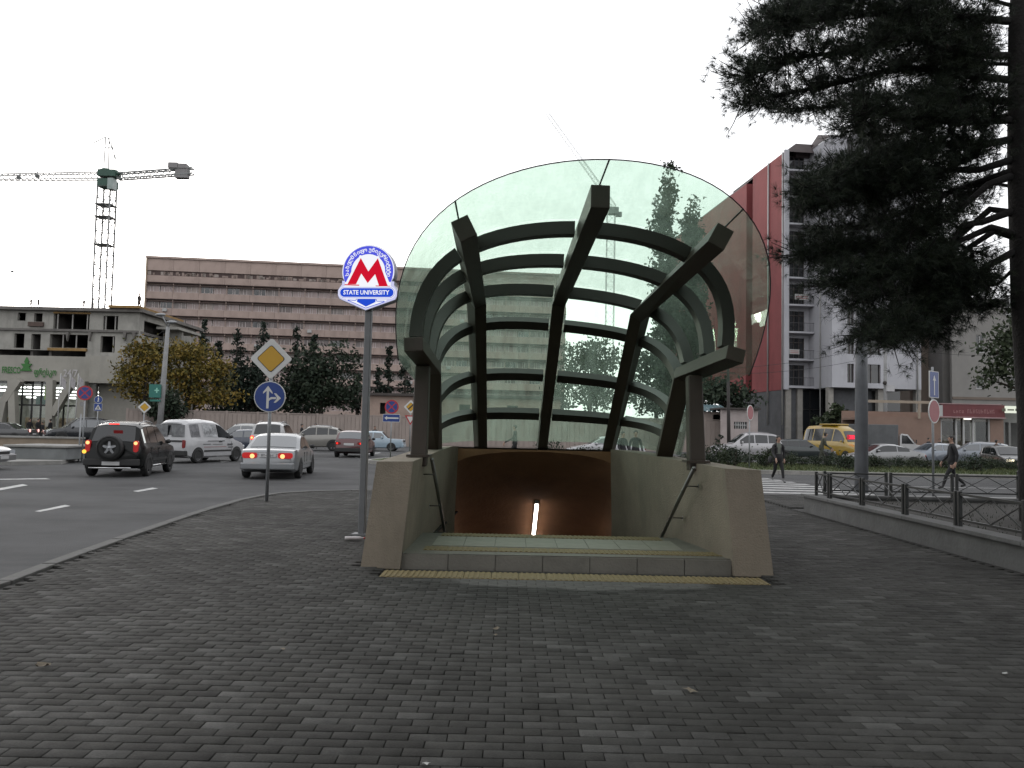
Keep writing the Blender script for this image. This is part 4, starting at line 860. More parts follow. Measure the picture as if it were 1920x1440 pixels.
    for sg in (1, -1):
        q = MB(); q.x = Matrix.Translation((X0 - .07, sg * (sec(L - .08)[0][4][0] - .2), zh - .07)) @ Matrix.Rotation(R(90), 4, 'Z'); q.prism(rrect(-.19, .19, -.08, .08, .04), -.055, .08); q.build('headlamp', heads or HEAD, t)
    q = MB(); q.bb(X0 - .03, X0 + .012, -.38, .38, zh - .16, zh - .03); g = q.build('grille', BLK, t)
    for sg in (1, -1):
        xm = K['side'][-1][1] - .12; s, k = sec(xm); q = MB(); q.ball((xm - X0, sg * (s[6][0] + .12), s[6][1] + .10), (.07, .10, .075)); q.build('mirror', BLK if detail else pm, t)
    if rails:
        for sg in (1, -1):
            x0, x1 = K['roof'][1][0] + .35, K['roof'][-2][0] - .05
            q = MB(); pts = [(x - X0, sg * (sec(x)[0][8][0] + .02), sec(x)[0][8][1] + .05 * math.sin(math.pi * min(1, max(0, (x - x0) / (x1 - x0)))) ** .4) for x in [x0 + (x1 - x0) * i / 8 for i in range(9)]]; q.tube(pts, .018, 6); q.build('roof_rail', mat('rail_grey', (.3, .3, .31), .4, metal=.6, var=0), t)
    if detail:
        for sg in (1, -1):
            for a in [K['side'][0][1] + .04] + [s_[1] + .03 for s_ in K['side'][1:]]:
                s, k = sec(a); q = MB(); q.bb(a - X0 - .005, a - X0 + .005, sg * (s[4][0] + .001) - .004, sg * (s[4][0] + .001) + .004, s[2][1] + .12, s[5][1]); q.build('door_gap', BLK, t)
            for a, b_ in K['side'][-2:]:
                s, k = sec(a + .15); q = MB(); q.box((a + .12 - X0, sg * (s[5][0] + .014), s[5][1] - .05), (.2, .03, .035)); q.build('door_handle', lower or pm, t)
            q = MB(); x0, x1 = K['wb'][0] + K['wr'] * 1.25, K['wb'][1] - K['wr'] * 1.25; s, k = sec(L / 2); zr_ = s[3][1]; q.bb(x0 - X0, x1 - X0, sg * s[3][0] - .012, sg * s[3][0] + .012, zr_ - .035, zr_ + .035); q.build('side_moulding', lower or pm, t)
    return t, K, X0, sec
# --- traffic on the avenue
t, K, X0, sec = car('black_suv', 'black off-roader braking with chrome spare wheel on its tailgate', 'suv', 252, 26.9, -9, mat('paint_black', (.005, .006, .006), .22, var=.05, coat=.0, spec=.22), cat='car', rails=True, detail=True, side_glass=GLASSM, tails=dict(z=.98, h=.36, w=.14, lit=[(.0, .1, .055, TAIL_HOT)], mat=mat('tail_lit_red', (.30, .01, .01), .2, var=0, emit=(1, .02, .02), estr=.10)), plate=('', .44), lower=BLK, sc=.985)
sw = link('spare_wheel', WCACHE[(K['wr'], False)][0], t, loc=(-X0 - .10, .02, .93), rot=(0, 0, R(90))); link('rim', WCACHE[(K['wr'], False)][2], sw); link('rim_well', WCACHE[(K['wr'], False)][1], sw)
q = MB(); q.lathe([(.385, -.10), (.40, -.02), (.385, .105), (.34, .115)], 28); q.build('spare_cover', BLK, sw)
q = MB(); q.bb(-X0 + .08, -X0 + .18, -.14, .14, 1.655, 1.69); q.build('high_brake_lamp', TAIL_ON, t)
q = MB(); q.x = Matrix.Translation((-X0 - .035, .79, .80)) @ Matrix.Rotation(R(-90), 4, 'Z'); q.prism(circle(.06, 14), -.012, .01); q.build('indicator', AMBER, t)
q = MB(); q.tube([(-X0 - .09, -.62, .30), (-X0 - .09, .62, .30)], .03, 8); q.build('step_bar', CHROME, t)
for sg in (1, -1): q = MB(); q.tube([(-.95, sg * .90, .33), (.95, sg * .90, .33)], .03, 8); q.build('running_board', CHROME, t)
t, K, X0, sec = car('silver_sedan', 'silver saloon with both brake lamps glowing beside priority sign', 'sedan', 528, 27.6, -6.5, paint('silver', (.24, .25, .26), .3, .5), detail=True, glass=GLASSB, side_glass=GLASSM, tails=dict(z=.76, h=.18, w=.46, lit=[(-.08, -.02, .07, TAIL_HOT)], mat=mat('tail_lit_deep', (.25, .01, .01), .2, var=0, emit=(1, .02, .02), estr=.18)), plate=('BY-626-I', .765))
q = MB(); q.bb(-X0 - .022, -X0 - .0, -.42, .42, .845, .862); q.build('boot_trim', CHROME, t)
t, K, X0, sec = car('white_van', 'white panel van with black picture decals on sides and rear doors', 'van', 379, 36.2, 15, paint('white', (.42, .42, .43), .4, 0), cat='van', detail=True, dark_rim=True, lower=BLK, plate=('', .42), tails=dict(z=.80, h=.34, w=.13), sc=1.04)
DEC = mat('decal_dark', (.08, .08, .085), .6, var=.2); DECP = mat('decal_pale', (.32, .33, .34), .4, var=.6, scale=3.5); DECR = mat('decal_red', (.30, .06, .05), .6, var=.1)
def side_decal(name, x0, x1, z0, z1, m, sg=-1, o_=.006):
    s, k = sec(X0); y = sg * (s[4][0] + o_); q = MB(); q.bb(x0, x1, min(y, y + sg * .003), max(y, y + sg * .003), z0, z1); return q.build(name, m, t)
def side_up(name, x0, x1, t0, t1, m):
    q = MB(); vs = []
    for i in range(7):
        x = x0 + (x1 - x0) * i / 6
        s, k = sec(x + X0); a, b_ = s[6], s[7]
        for tt in (t0, t1): vs.append((x, -(a[0] + (b_[0] - a[0]) * tt + .012), a[1] + (b_[1] - a[1]) * tt))
    q.add(vs, [(2 * i, 2 * i + 2, 2 * i + 3, 2 * i + 1) for i in range(6)]); return q.build(name, m, t)
side_up('side_picture', -1.75, -1.18, .10, .92, mat('decal_mid', (.14, .14, .15), .5, var=.5, scale=6)); side_up('side_picture', -.92, .02 - .05, .12, .9, DECP)
for i in range(9): side_up('decal_figure', -.85 + i * .095, -.85 + i * .095 + random.uniform(.02, .05), .2 + random.uniform(0, .1), .45 + random.uniform(0, .3), DEC)
for i in range(5): side_up('decal_figure', -1.66 + i * .09, -1.66 + i * .09 + .05, .2, .42 + random.uniform(0, .2), DEC)
for x0, x1, z0, z1, m in ((-.75, .42, .905, .935, DEC), (-1.0, .55, .66, .675, DECR), (.62, 1.0, .72, .80, DEC), (.70, 1.05, .62, .67, DEC), (-1.05, -.55, .77, .80, DEC), (-.4, .3, .77, .79, DEC)): side_decal('side_stripe', x0, x1, z0, z1, m)
q = MB()
for sg in (1, -1): q.bb(-X0 - .012, -X0 + .02, min(sg * .10, sg * .70), max(sg * .10, sg * .70), 1.1, 1.58)
o = q.build('rear_door_picture', mat('decal_rear', (.16, .165, .17), .4, var=.5, scale=5), t)
q = MB(); q.bb(-X0 - .035, -X0, -.6, .6, .88, .95); q.build('rear_trim', BLK, t)
car('red_hatchback', 'dark red hatchback with lit tail lamps seen beyond station pylon', 'hatch', 668, 46.5, -1, paint('maroon', (.075, .012, .014), .3, .1), tails=dict(z=.74, h=.14, w=.28, lit=[(.04, 0, .05, TAIL_ON)], mat=TAIL_OFF), plate=('', .70), lower=BLK, detail=True, sc=1.06, glass=GLASSB)
car('white_suv', 'white off-roader with dark tinted tailgate window ahead of silver saloon', 'suv', 516, 45, -6, paint('pearl', (.36, .36, .36), .35, .1), rails=True, tails=dict(z=.95, h=.2, w=.16, lit=[(0, 0, .06, TAIL_HOT)], mat=TAIL_ON), sc=1.08)
car('grey_crossover', 'champagne grey crossover parked along concrete wall with roof rails', 'crossover', 590, 56, -93, paint('champagne', (.23, .22, .20), .35, .4), rails=True, sc=1.03)
car('pale_blue_saloon', 'boxy pale blue vintage saloon parked by the wall', 'classic', 707, 58.5, 90, paint('pale_blue', (.30, .39, .46), .4, 0), cat='car', dark_rim=True, glass=GLASSB)
car('blue_hatchback', 'dark blue hatchback partly hidden by front of white van', 'hatch', 452, 50, -97, paint('navy', (.03, .04, .065), .3, .2), glass=GLASSB)
car('distant_white_suv', 'white estate behind the dark blue hatchback near the wall', 'suv', 450, 57.5, -92, paint('ivory', (.42, .42, .41), .4, .1), rails=True, glass=GLASSB, tails=dict(z=1.0, h=.3, w=.16))
car('dark_sedan', 'dark grey saloon with bright tail lamp in front of supermarket', 'sedan', 5, 63, -94, paint('graphite', (.05, .05, .052), .3, .4), tails=dict(z=.85, h=.2, w=.3, lit=[(0, 0, .12, emit_mat('tail_white', (1, .55, .5), 1.6))], mat=TAIL_OFF), sc=1.02)
car('black_jeep', 'big black off-roader with chrome grille facing the road by supermarket', 'suv', 150, 64, -128, paint('black2', (.012, .014, .018), .25, .2), rails=True, glass=GLASSB, sc=1.12)
car('pale_sedan', 'front of a pale saloon entering beside the concrete block', 'sedan', -128, 27.3, 84, paint('silver2', (.28, .28, .28), .3, .4), detail=True, lower=paint('silver2', (.42, .42, .42)))
# --- beyond the median
car('silver_suv', 'silver off-roader with black roof rails beyond the median shrubs', 'suv', 1400, 57, -91, paint('silver3', (.40, .39, .40), .35, .4), rails=True, sc=1.09)
car('dark_green_car', 'dark green estate waiting between silver off-roader and yellow minibus', 'wagon', 1500, 59, 87, paint('bottle', (.012, .02, .02), .3, .2), tails=dict(z=.85, h=.25, w=.2))
car('silver_coupe', 'low silver coupe with dark windows behind the median shrubs', 'coupe', 1655, 47.5, -93, paint('silver4', (.24, .24, .245), .3, .4), sc=.98)
car('blue_grey_sedan', 'blue grey saloon half hidden by silver coupe before kiosk', 'sedan', 1752, 55, -97, paint('bluegrey', (.22, .25, .29), .3, .4), glass=GLASSB)
car('dark_parked_car', 'dark saloon showing its boot between blue grey saloon and estate', 'sedan', 1768, 58.5, -20, paint('umber', (.04, .035, .035), .35, .2))
car('grey_wagon', 'silver blue estate car parked in front of red signed kiosk', 'wagon', 1822, 54, -68, paint('steelblue', (.20, .22, .25), .3, .4), rails=True, glass=GLASSB, tails=dict(z=.8, h=.3, w=.18), sc=1.04)
car('dark_headlit_car', 'dark car with one glowing headlamp beyond the shrubs', 'hatch', 1886, 46.5, 190, paint('dusk', (.02, .02, .022), .35, .2), heads=HEAD_ON)
car('dark_corner_car', 'rear corner of a dark saloon passing behind the fence', 'sedan', 2040, 31.5, 84, paint('dusk2', (.03, .028, .03), .3, .2), tails=dict(z=.80, h=.3, w=.34, lit=[(0, .07, .05, emit_mat('tail_pink', (.9, .35, .33), .8))], mat=mat('tail_pinkish', (.35, .12, .12), .3, var=0)))
car('silver_rear_car', 'silver car standing behind the glass of canopy', 'sedan', 1135, 50, -92, paint('silver5', (.4, .4, .41), .3, .4), glass=GLASSB)
# yellow minibus
t, K, X0, sec = car('yellow_minibus', 'yellow route minibus with glowing red number board in windscreen', 'minibus', 1571, 60.5, 159, paint('yellow', (.34, .215, .012), .4, 0), cat='minibus', lower=BLK)
q = MB(); q.box((-.4, 0, 2.66), (1.7, 1.3, .12)); chamfer(q.build('roof_unit', MATS['paint_yellow'], t), .05, 2)
q = MB(); text_mb(q, '380', .36, -.003, bold=.012); s, k = sec(4.5); q.v = [(4.62 - X0 + .04 - (z_) * .0, x_ - .28, z_ + 1.72) for x_, y_, z_ in q.v]; q.build('number_board', emit_mat('led_red', (1, .04, .08), 1.8), t)
q = MB(); q.bb(4.57 - X0, 4.63 - X0, -.68, .12, 1.52, 1.9); q.build('board_case', mat('led_case', (.10, .005, .01), .5, var=0, emit=(1, .02, .06), estr=.25), t)
# white truck with grey box
t = thing('box_truck', 'small white lorry with grey canvas box behind silver coupe', 'truck', (X(1668, 62), 62, ROADZ), R(90 - 112))
q = MB(); q.bb(-2.9, .55, -1.0, 1.0, .95, 2.75); chamfer(q.build('cargo_box', mat('canvas_grey', (.11, .115, .12), .8, var=.2, scale=1.5, bump=.2), t), .06, 2)
q = MB(); q.bb(-2.9, 2.3, -.45, .45, .5, .75); q.build('chassis', BLK, t)
q = MB(); prof = [(.65, .55), (2.55, .55), (2.6, .75), (2.5, 1.12), (1.75, 1.28), (1.2, 2.02), (.75, 2.08), (.65, 1.9)]; q.prism(prof, -.95, .95); chamfer(q.build('cab', paint('truck_white', (.5, .5, .5), .4, 0), t), .05, 2)
for sg in (1, -1):
    q = MB(); q.prism([(.78, 1.32), (1.6, 1.32), (1.15, 1.92), (.8, 1.95)], sg * .955 - .004, sg * .955 + .004); q.build('side_window', GLASSC, t); q = MB(); q.box((1.75, sg * 1.1, 1.5), (.08, .16, .28)); q.build('mirror', BLK, t)
    q = MB(); q.box((2.57, sg * .7, .95), (.08, .3, .18)); q.build('headlamp', HEAD, t)
q = MB(); q.add([(1.77, -.84, 1.30), (1.77, .84, 1.30), (1.245, .76, 2.0), (1.245, -.76, 2.0)], [(0, 1, 2, 3)]); q.v = [(a + .02, b, c + .012) for a, b, c in q.v]; q.build('windscreen', GLASSB, t)
for wx in (-1.8, 1.75):
    for sg in (1, -1): wo = link('wheel', wheel_mesh(.35, .2, True)[0], t, loc=(wx, sg * .82, .35), rot=(0, 0, 0 if sg > 0 else math.pi)); link('rim', wheel_mesh(.35, .2, True)[2], wo)
# ================================================================== BUILDINGS
DARKG = mat('dark_glass', (.02, .022, .025), .08, var=.1, spec=.8); PVC = mat('white_frame', (.42, .42, .41), .5, var=.1); DIN = mat('dim_interior', (.05, .048, .044), .9, var=.3)
# --- long university slab block
A = P(262, 800, 160); A.z = 0; B = P(1058, 800, 170); yaw = math.atan2(B.y - A.y, B.x - A.x); LEN = math.hypot(B.x - A.x, B.y - A.y)
uni = thing('university_building', 'long pinkish grey slab block with rows of ribbon windows', 'building', (A.x, A.y, -.19), yaw)
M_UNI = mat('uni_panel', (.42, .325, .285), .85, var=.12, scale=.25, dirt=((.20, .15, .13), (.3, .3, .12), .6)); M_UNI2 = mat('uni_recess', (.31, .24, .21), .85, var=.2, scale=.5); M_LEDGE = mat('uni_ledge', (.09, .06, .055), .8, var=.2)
TOP = 35.2
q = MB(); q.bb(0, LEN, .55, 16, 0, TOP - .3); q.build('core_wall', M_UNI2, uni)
q = MB(); q.bb(-.3, .0, -.15, 16.2, 0, TOP + .1); q.build('end_wall', mat('uni_end', (.42, .33, .24), .85, var=.12, scale=.3), uni)
q = MB(); q.bb(-.35, LEN + .2, -.3, 16.3, TOP - .3, TOP + .12); q.build('roof_slab', M_UNI, uni)
zr = [TOP - 6.45 - 3.32 * i for i in range(9)]          # window sills + half
pw = LEN / 17
def panel(z0, z1, nm='panel'):
    q = MB(); q.bb(.02, pw - .02, -.02, .56, z0, z1); me = q.mesh(nm, M_UNI)
    for k in range(17): link(nm, me, uni, loc=(k * pw, random.uniform(-.02, .02), 0))
panel(TOP - 2.75, TOP - .31); panel(TOP - 5.1, TOP - 3.75)
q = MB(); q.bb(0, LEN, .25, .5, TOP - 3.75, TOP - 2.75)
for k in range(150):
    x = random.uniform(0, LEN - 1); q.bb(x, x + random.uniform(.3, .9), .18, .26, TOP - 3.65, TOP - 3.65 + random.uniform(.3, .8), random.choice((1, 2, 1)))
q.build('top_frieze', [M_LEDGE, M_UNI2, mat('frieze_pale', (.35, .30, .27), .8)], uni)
for i, zc_ in enumerate(zr):
    if i < 8: panel(zc_ - 3.32 + 1.3, zc_ - .62)
    for zz in (zc_ + .72, zc_ + 1.2):
        q = MB(); q.bb(0, LEN, -.25, .5, zz - .045, zz + .045); q.build('sun_ledge', M_LEDGE, uni)
nb = 33; bwid = LEN / nb
q = MB(); q.bb(.1, bwid - .1, .28, .34, -.62, .68); pane_me = q.mesh('pane', [mat('uni_glass', (.36, .28, .265), .35, var=.3, scale=.35, spec=.5)])
q = MB(); q.bb(.1, bwid - .1, .28, .34, -.62, .68); pane_dk = q.mesh('pane', DARKG)
pane_var = [pane_dk]
for nm_, c_, r_ in (('curtain_cream', (.36, .30, .27), .6), ('curtain_grey', (.25, .22, .21), .6), ('pane_dim', (.15, .115, .11), .2), ('pane_rosy', (.33, .25, .24), .3)):
    q = MB(); q.bb(.1, bwid - .1, .28, .34, -.62, .68); pane_var.append(q.mesh('pane', mat(nm_, c_, r_, var=.3, scale=.5)))
fr = []
for v in range(3):
    q = MB(); a, b_ = .1, bwid - .1; q.bb(a, b_, .2, .28, -.64, -.56); q.bb(a, b_, .2, .28, .62, .70)
    for x in ((a, .30 * bwid, .72 * bwid, b_ - .07), (a, .45 * bwid, .6 * bwid, b_ - .07), (a, .25 * bwid, .5 * bwid, b_ - .07))[v]: q.bb(x, x + .09, .2, .28, -.58, .64)
    fr.append(q.mesh('window', mat('uni_frame', (.56, .50, .48), .6, var=.15)))
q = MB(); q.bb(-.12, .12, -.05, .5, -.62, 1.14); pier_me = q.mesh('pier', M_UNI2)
for i, zc_ in enumerate(zr[:8]):
    for k in range(nb):
        if k % 2 == 0: link('pier', pier_me, uni, loc=(k * bwid, 0, zc_))
        wo = link('window', fr[random.randrange(3)], uni, loc=(k * bwid, 0, zc_)); link('pane', random.choice(pane_var) if random.random() < .45 else pane_me, wo)

q = MB(); q.box((0, 0, 0), (.85, .45, .6)); ac_me = q.mesh('air_conditioner', PVC)
for k in range(11): link('air_conditioner', ac_me, uni, loc=(random.randrange(nb) * bwid + 1.2, -.28, zr[random.randrange(1, 6)] - 1.0))

# --- unfinished concrete building over the supermarket
YF = 72.0; sF = YF / 1500
def fx(px): return X(px, YF)
def fz(px, py): return P(px, py, YF).z
ORG = Vector((fx(-90), YF, ROADZ)); con = thing('unfinished_building', 'unfinished grey concrete building with empty window openings above supermarket', 'building', ORG)
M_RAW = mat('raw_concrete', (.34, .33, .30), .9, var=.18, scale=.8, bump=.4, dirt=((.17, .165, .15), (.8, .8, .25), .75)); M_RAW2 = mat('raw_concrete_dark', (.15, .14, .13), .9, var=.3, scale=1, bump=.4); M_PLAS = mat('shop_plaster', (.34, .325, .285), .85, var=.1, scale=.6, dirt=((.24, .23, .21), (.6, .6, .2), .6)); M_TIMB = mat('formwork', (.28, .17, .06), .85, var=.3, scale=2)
def H_(x0, x1, y0, y1): c = (x0 + x1) / 2; return (fx(x0), fx(x1), fz(c, y1), fz(c, y0))
up = [H_(22, 38, 586, 601), H_(53, 69, 587, 603), H_(90, 158, 588, 617), H_(184, 212, 592, 618)]
lo_ = [H_(18, 37, 625, 652), H_(50, 68, 626, 655), H_(85, 157, 627, 652), H_(181, 208, 630, 661), H_(-60, -20, 626, 652)]
gapb = [(fx(-90), fx(154), fz(60, 668), fz(60, 656))]
zt_, zm_, zg_ = fz(100, 583), fz(100, 668), fz(100, 716)
q = MB(); wall_holes(q, fx(-90), fx(252), zm_, zt_, up + lo_ + gapb, YF, YF + .35); q.build('front_wall', M_RAW, con, world=True)
q = MB(); wall_holes(q, fx(-90), fx(178), zg_, zm_ - .01, [], YF - .35, YF + .3); q.build('shop_fascia', M_PLAS, con, world=True)
q = MB(); q.bb(fx(178) + .01, fx(241), YF - 1.4, YF + 3, fz(210, 720), zm_); q.build('projecting_bay', M_PLAS, con, world=True)
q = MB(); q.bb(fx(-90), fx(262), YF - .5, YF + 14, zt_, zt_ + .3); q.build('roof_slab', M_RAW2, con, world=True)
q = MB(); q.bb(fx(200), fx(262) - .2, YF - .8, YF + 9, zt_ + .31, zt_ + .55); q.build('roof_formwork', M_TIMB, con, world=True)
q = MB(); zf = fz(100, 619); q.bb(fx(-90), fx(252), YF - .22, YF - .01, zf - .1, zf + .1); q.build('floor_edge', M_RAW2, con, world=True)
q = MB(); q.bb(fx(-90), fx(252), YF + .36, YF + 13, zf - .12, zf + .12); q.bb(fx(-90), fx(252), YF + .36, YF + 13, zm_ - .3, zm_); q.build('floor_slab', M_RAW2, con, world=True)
q = MB(); q.bb(fx(85), fx(157), YF - .3, YF - .02, fz(120, 658), fz(120, 653)); q.build('timber_edge', M_TIMB, con, world=True)
q = MB(); q.bb(fx(90), fx(160), YF - .1, YF - .02, fz(120, 588), fz(120, 585)); q.build('timber_edge', M_TIMB, con, world=True)
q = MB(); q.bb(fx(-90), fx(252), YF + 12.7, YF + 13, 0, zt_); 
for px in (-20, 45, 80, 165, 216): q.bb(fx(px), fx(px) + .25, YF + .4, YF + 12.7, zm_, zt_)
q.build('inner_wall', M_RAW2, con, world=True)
for px, y0, y1 in ((97, 588, 617), (125, 588, 617), (153, 588, 617), (109, 627, 652), (134, 627, 652), (188, 592, 618), (206, 592, 618), (204, 630, 661), (37, 586, 601)):
    q = MB(); q.bb(fx(px) - .05, fx(px) + .05, YF + .1, YF + .2, fz(px, y1), fz(px, y0)); q.build('prop_post', mat('prop_steel', (.3, .29, .27), .6, metal=.3), con, world=True)
q = MB(); q.bb(fx(45), fx(73), YF - .25, YF - .02, fz(60, 612), fz(60, 604)); q.build('window_box', mat('box_brown', (.09, .06, .05), .8), con, world=True)
for px in (118, 160, 226, 243):
    q = MB(); q.prism([(fx(px) - .05, fz(px, 623)), (fx(px) + .25, fz(px, 623)), (fx(px) + .12, fz(px, 640))][::-1], YF - .3, YF - .02); q.build('bracket', M_RAW2, con, world=True)
# flank
q = MB(); x1 = fx(252); 
fl = [(YF + 1, YF + 6, fz(252, 627), fz(252, 598)), (YF + 1, YF + 5, fz(252, 665), fz(252, 640))]
for a, b_, c, d_ in ((YF, YF + 1, 0, zt_), (YF + 6, YF + 13, 0, zt_), (YF + 1, YF + 6, 0, fz(252, 665)), (YF + 1, YF + 6, fz(252, 640), fz(252, 627)), (YF + 1, YF + 6, fz(252, 598), zt_)): q.bb(x1 - .35, x1 - .005, a + .36 if a == YF else a, b_, c, d_)
q.build('flank_wall', M_RAW, con, world=True)
q = MB(); q.bb(fx(252), fx(290), YF + 5, YF + 5.4, 0, fz(270, 605)); q.bb(fx(252), fx(296), YF + 3.5, YF + 9, fz(270, 608), fz(270, 603)); q.build('rear_wing', M_RAW, con, world=True)
q = MB(); q.bb(fx(178), fx(252), YF + .4, YF + .7, 0, zm_ + .5); q.build('side_shop_wall', M_PLAS, con, world=True)
# shop front
q = MB(); q.bb(fx(-90), fx(150), YF + 11, YF + 11.2, 0, zg_); q.bb(fx(-90), fx(-89), YF, YF + 11, 0, zg_); q.bb(fx(150), fx(178), YF - .1, YF + .3, 0, zg_); q.build('shop_wall', mat('shop_inner', (.32, .32, .30), .8), con, world=True)
q = MB(); q.bb(fx(-90), fx(150), YF + .3, YF + 11, zg_ - .2, zg_); q.build('shop_ceiling', DIN, con, world=True)
q = MB(); q.bb(fx(-90), fx(150), YF + .3, YF + 11, -.15, .0); q.build('shop_floor', mat('shop_floor', (.3, .29, .27), .5), con, world=True)
TUBE = emit_mat('shop_tube', (1, 1, .97), 6)
for j in range(4):
    for k in range(5):
        q = MB(); xa = fx(-70 + k * 46); q.bb(xa, xa + 1.8, YF + 2.0 + j * 2.4, YF + 2.5 + j * 2.4, zg_ - .52 - .24 * j, zg_ - .40 - .24 * j); q.build('ceiling_tube', TUBE, con, world=True)
LIME = mat('lime_panel', (.20, .36, .02), .6, var=.1, emit=(.25, .5, .02), estr=.10); TEAL = mat('teal_panel', (.02, .14, .11), .6, var=.1)
for a, b_, y0, y1, yy, m in ((66, 76, 722, 748, 1.2, LIME), (126, 141, 735, 780, 1.4, LIME), (38, 58, 742, 757, 2.2, TEAL), (62, 92, 750, 756, 2.0, PVC), (-60, -30, 730, 780, 1.5, LIME)):
    q = MB(); q.bb(fx(a), fx(b_), YF + yy, YF + yy + .1, fz(60, y1), fz(60, y0)); q.build('shop_panel', m, con, world=True)
SHELF = mat('shelf_goods', (.3, .22, .15), .7, var=.8, scale=3.5)
for k in range(6):
    q = MB(); xa = fx(-50 + k * 34); q.bb(xa, xa + 1.3, YF + 4 + (k % 2), YF + 4.6 + (k % 2), 0, 1.8); q.build('shelf', SHELF, con, world=True)
q = MB(); q.bb(fx(77), fx(90), YF + 1.6, YF + 1.66, fz(80, 768), fz(80, 762)); q.build('screen', emit_mat('screen_violet', (.25, .2, 1), 1.2), con, world=True)
q = MB(); q.bb(fx(-90), fx(150), YF + .02, YF + .03, 0, zg_); q.build('shop_glass', glass_mat('clear_glass', (.92, .95, .93)), con, world=True)
for px in (-60, -20, 11, 39, 58, 75, 94, 118, 142):
    q = MB(); q.bb(fx(px) - .06, fx(px) + .06, YF - .04, YF + .08, 0, zg_); q.build('mullion', BLK, con, world=True)
q = MB(); q.bb(fx(-90), fx(150), YF - .05, YF - .045 + .1, fz(60, 761), fz(60, 758)); q.build('transom', BLK, con, world=True)
def strut(a, b_, wd): 
    q = MB(); (x0, y0), (x1, y1) = a, b_; p0, p1 = Vector((fx(x0), YF - .75, fz(x0, y0))), Vector((fx(x1), YF - .75, fz(x1, y1))); q.tube([p0, p1], wd, 4, sm=False); q.build('slanted_column', M_PLAS, con, world=True)
strut((10, 795), (16, 752), .48); strut((15, 756), (42, 713), .45); strut((37, 800), (29, 713), .42); strut((-30, 795), (-50, 700), .4); strut((104, 800), (101, 714), .42); strut((108, 778), (142, 715), .40); strut((160, 800), (160, 716), .5)
SIGNG = mat('shop_letters_green', (.030, .16, .025), .6, var=.1); SIGNW = mat('shop_letters_white', (.50, .48, .48), .6, var=.1)
q = MB(); text_mb(q, 'FRESCO', .80, 0, bold=.02, cx=0, cz=0, sx=.60); a = P(27, 695, YF); q.v = [(x + a.x, y + YF - .45, z + a.z) for x, y, z in q.v]; q.build('shop_lettering', SIGNG, con, world=True)
q = MB(); text_mb(q, 'ფრესკო', .78, 0, bold=.02, sx=.62); a = P(90, 699, YF); q.v = [(x + a.x, y + YF - .45, z + a.z) for x, y, z in q.v]; q.build('shop_lettering', SIGNG, con, world=True)
q = MB(); text_mb(q, '24/7', .9, 0, bold=.01, sx=.8); a = P(137, 701, YF); q.v = [(x + a.x, y + YF - .45, z + a.z) for x, y, z in q.v]; q.build('hours_lettering', SIGNW, con, world=True)
q = MB(); a = P(55, 690, YF); q.prism([(a.x + u, a.z + v) for u, v in ((0, .95), (-.2, .55), (-.12, .35), (-.5, .35), (-.25, .05), (-.5, -.3), (.5, -.3), (.25, .05), (.5, .35), (.12, .35), (.2, .55))][::1], YF - .5, YF - .4); q.build('leaf_emblem', SIGNG, con, world=True)
# roof workers come with the people; flag poles
for k, px in enumerate((106, 124, 139)):
    b = P(px, 815, 69); b.z = ROADZ; t = thing('flag_pole', ('slim white flag pole outside supermarket, next to slanted column', 'middle slim white flag pole outside supermarket', 'slim white flag pole outside supermarket, beside no stopping disc')[k], 'flag pole', b); zt2 = P(px + 3, 700, 69).z - ROADZ
    q = MB(); q.tube([(0, 0, 0), (.1, 0, zt2)], .045, 8); q.build('mast', PVC, t)
    q = MB(); vs = [(.1 + .45 * i / 5 + .0, .05 * math.sin(i * 1.7), zt2 - .1 - j * .30 - .10 * i) for j in range(4) for i in range(6)]; q.add(vs, [(j * 6 + i, j * 6 + i + 1, (j + 1) * 6 + i + 1, (j + 1) * 6 + i) for j in range(3) for i in range(5)], 0, True); q.build('flag', mat('flag_cloth', (.40, .38, .39), .8, var=.3), t)

# --- concrete boundary wall of panels
M_FW = mat('fence_panel', (.33, .275, .245), .85, var=.12, scale=.6, dirt=((.26, .22, .20), (.8, .8, .3), .65))
def panel_wall(name, label, a, b_, h, pwid=2.5, m=None, grooves=6):
    a, b_ = Vector(a), Vector(b_); Lw = (b_ - a).length; n = max(1, round(Lw / pwid)); w_ = Lw / n; yaw_ = math.atan2(b_.y - a.y, b_.x - a.x)
    t = thing(name, label, 'wall', (a.x, a.y, -.19), yaw_); q = MB(); q.bb(.06, w_ - .06, 0, .12, 0, h)
    for k in range(grooves): x = .12 + k * (w_ - .24) / grooves; q.bb(x, x + (w_ - .24) / grooves - .07, -.035, .0, .25, h - .12)
    me = q.mesh('panel', m or M_FW); q = MB(); q.bb(-.09, .09, -.06, .18, 0, h + .12); pm_ = q.mesh('post', m or M_FW)
    q = MB(); q.bb(.0, w_, -.05, .17, h + .003, h + .08); cm = q.mesh('coping', m or M_FW)
    for k in range(n): link('panel', me, t, loc=(k * w_, random.uniform(-.02, .02), random.uniform(-.03, .0))); link('post', pm_, t, loc=(k * w_, 0, 0)); link('coping', cm, t, loc=(k * w_, 0, 0))
    return t
panel_wall('boundary_wall', 'pale precast concrete wall running behind the parked cars', (X(238, 64), 64, 0), (X(800, 74), 74, 0), 2.75)
panel_wall('boundary_wall', 'pinkish wall seen through the glass canopy and past its column', (X(800, 74) + .2, 74.1, 0), (X(1372, 76), 76, 0), 3.1, grooves=5)
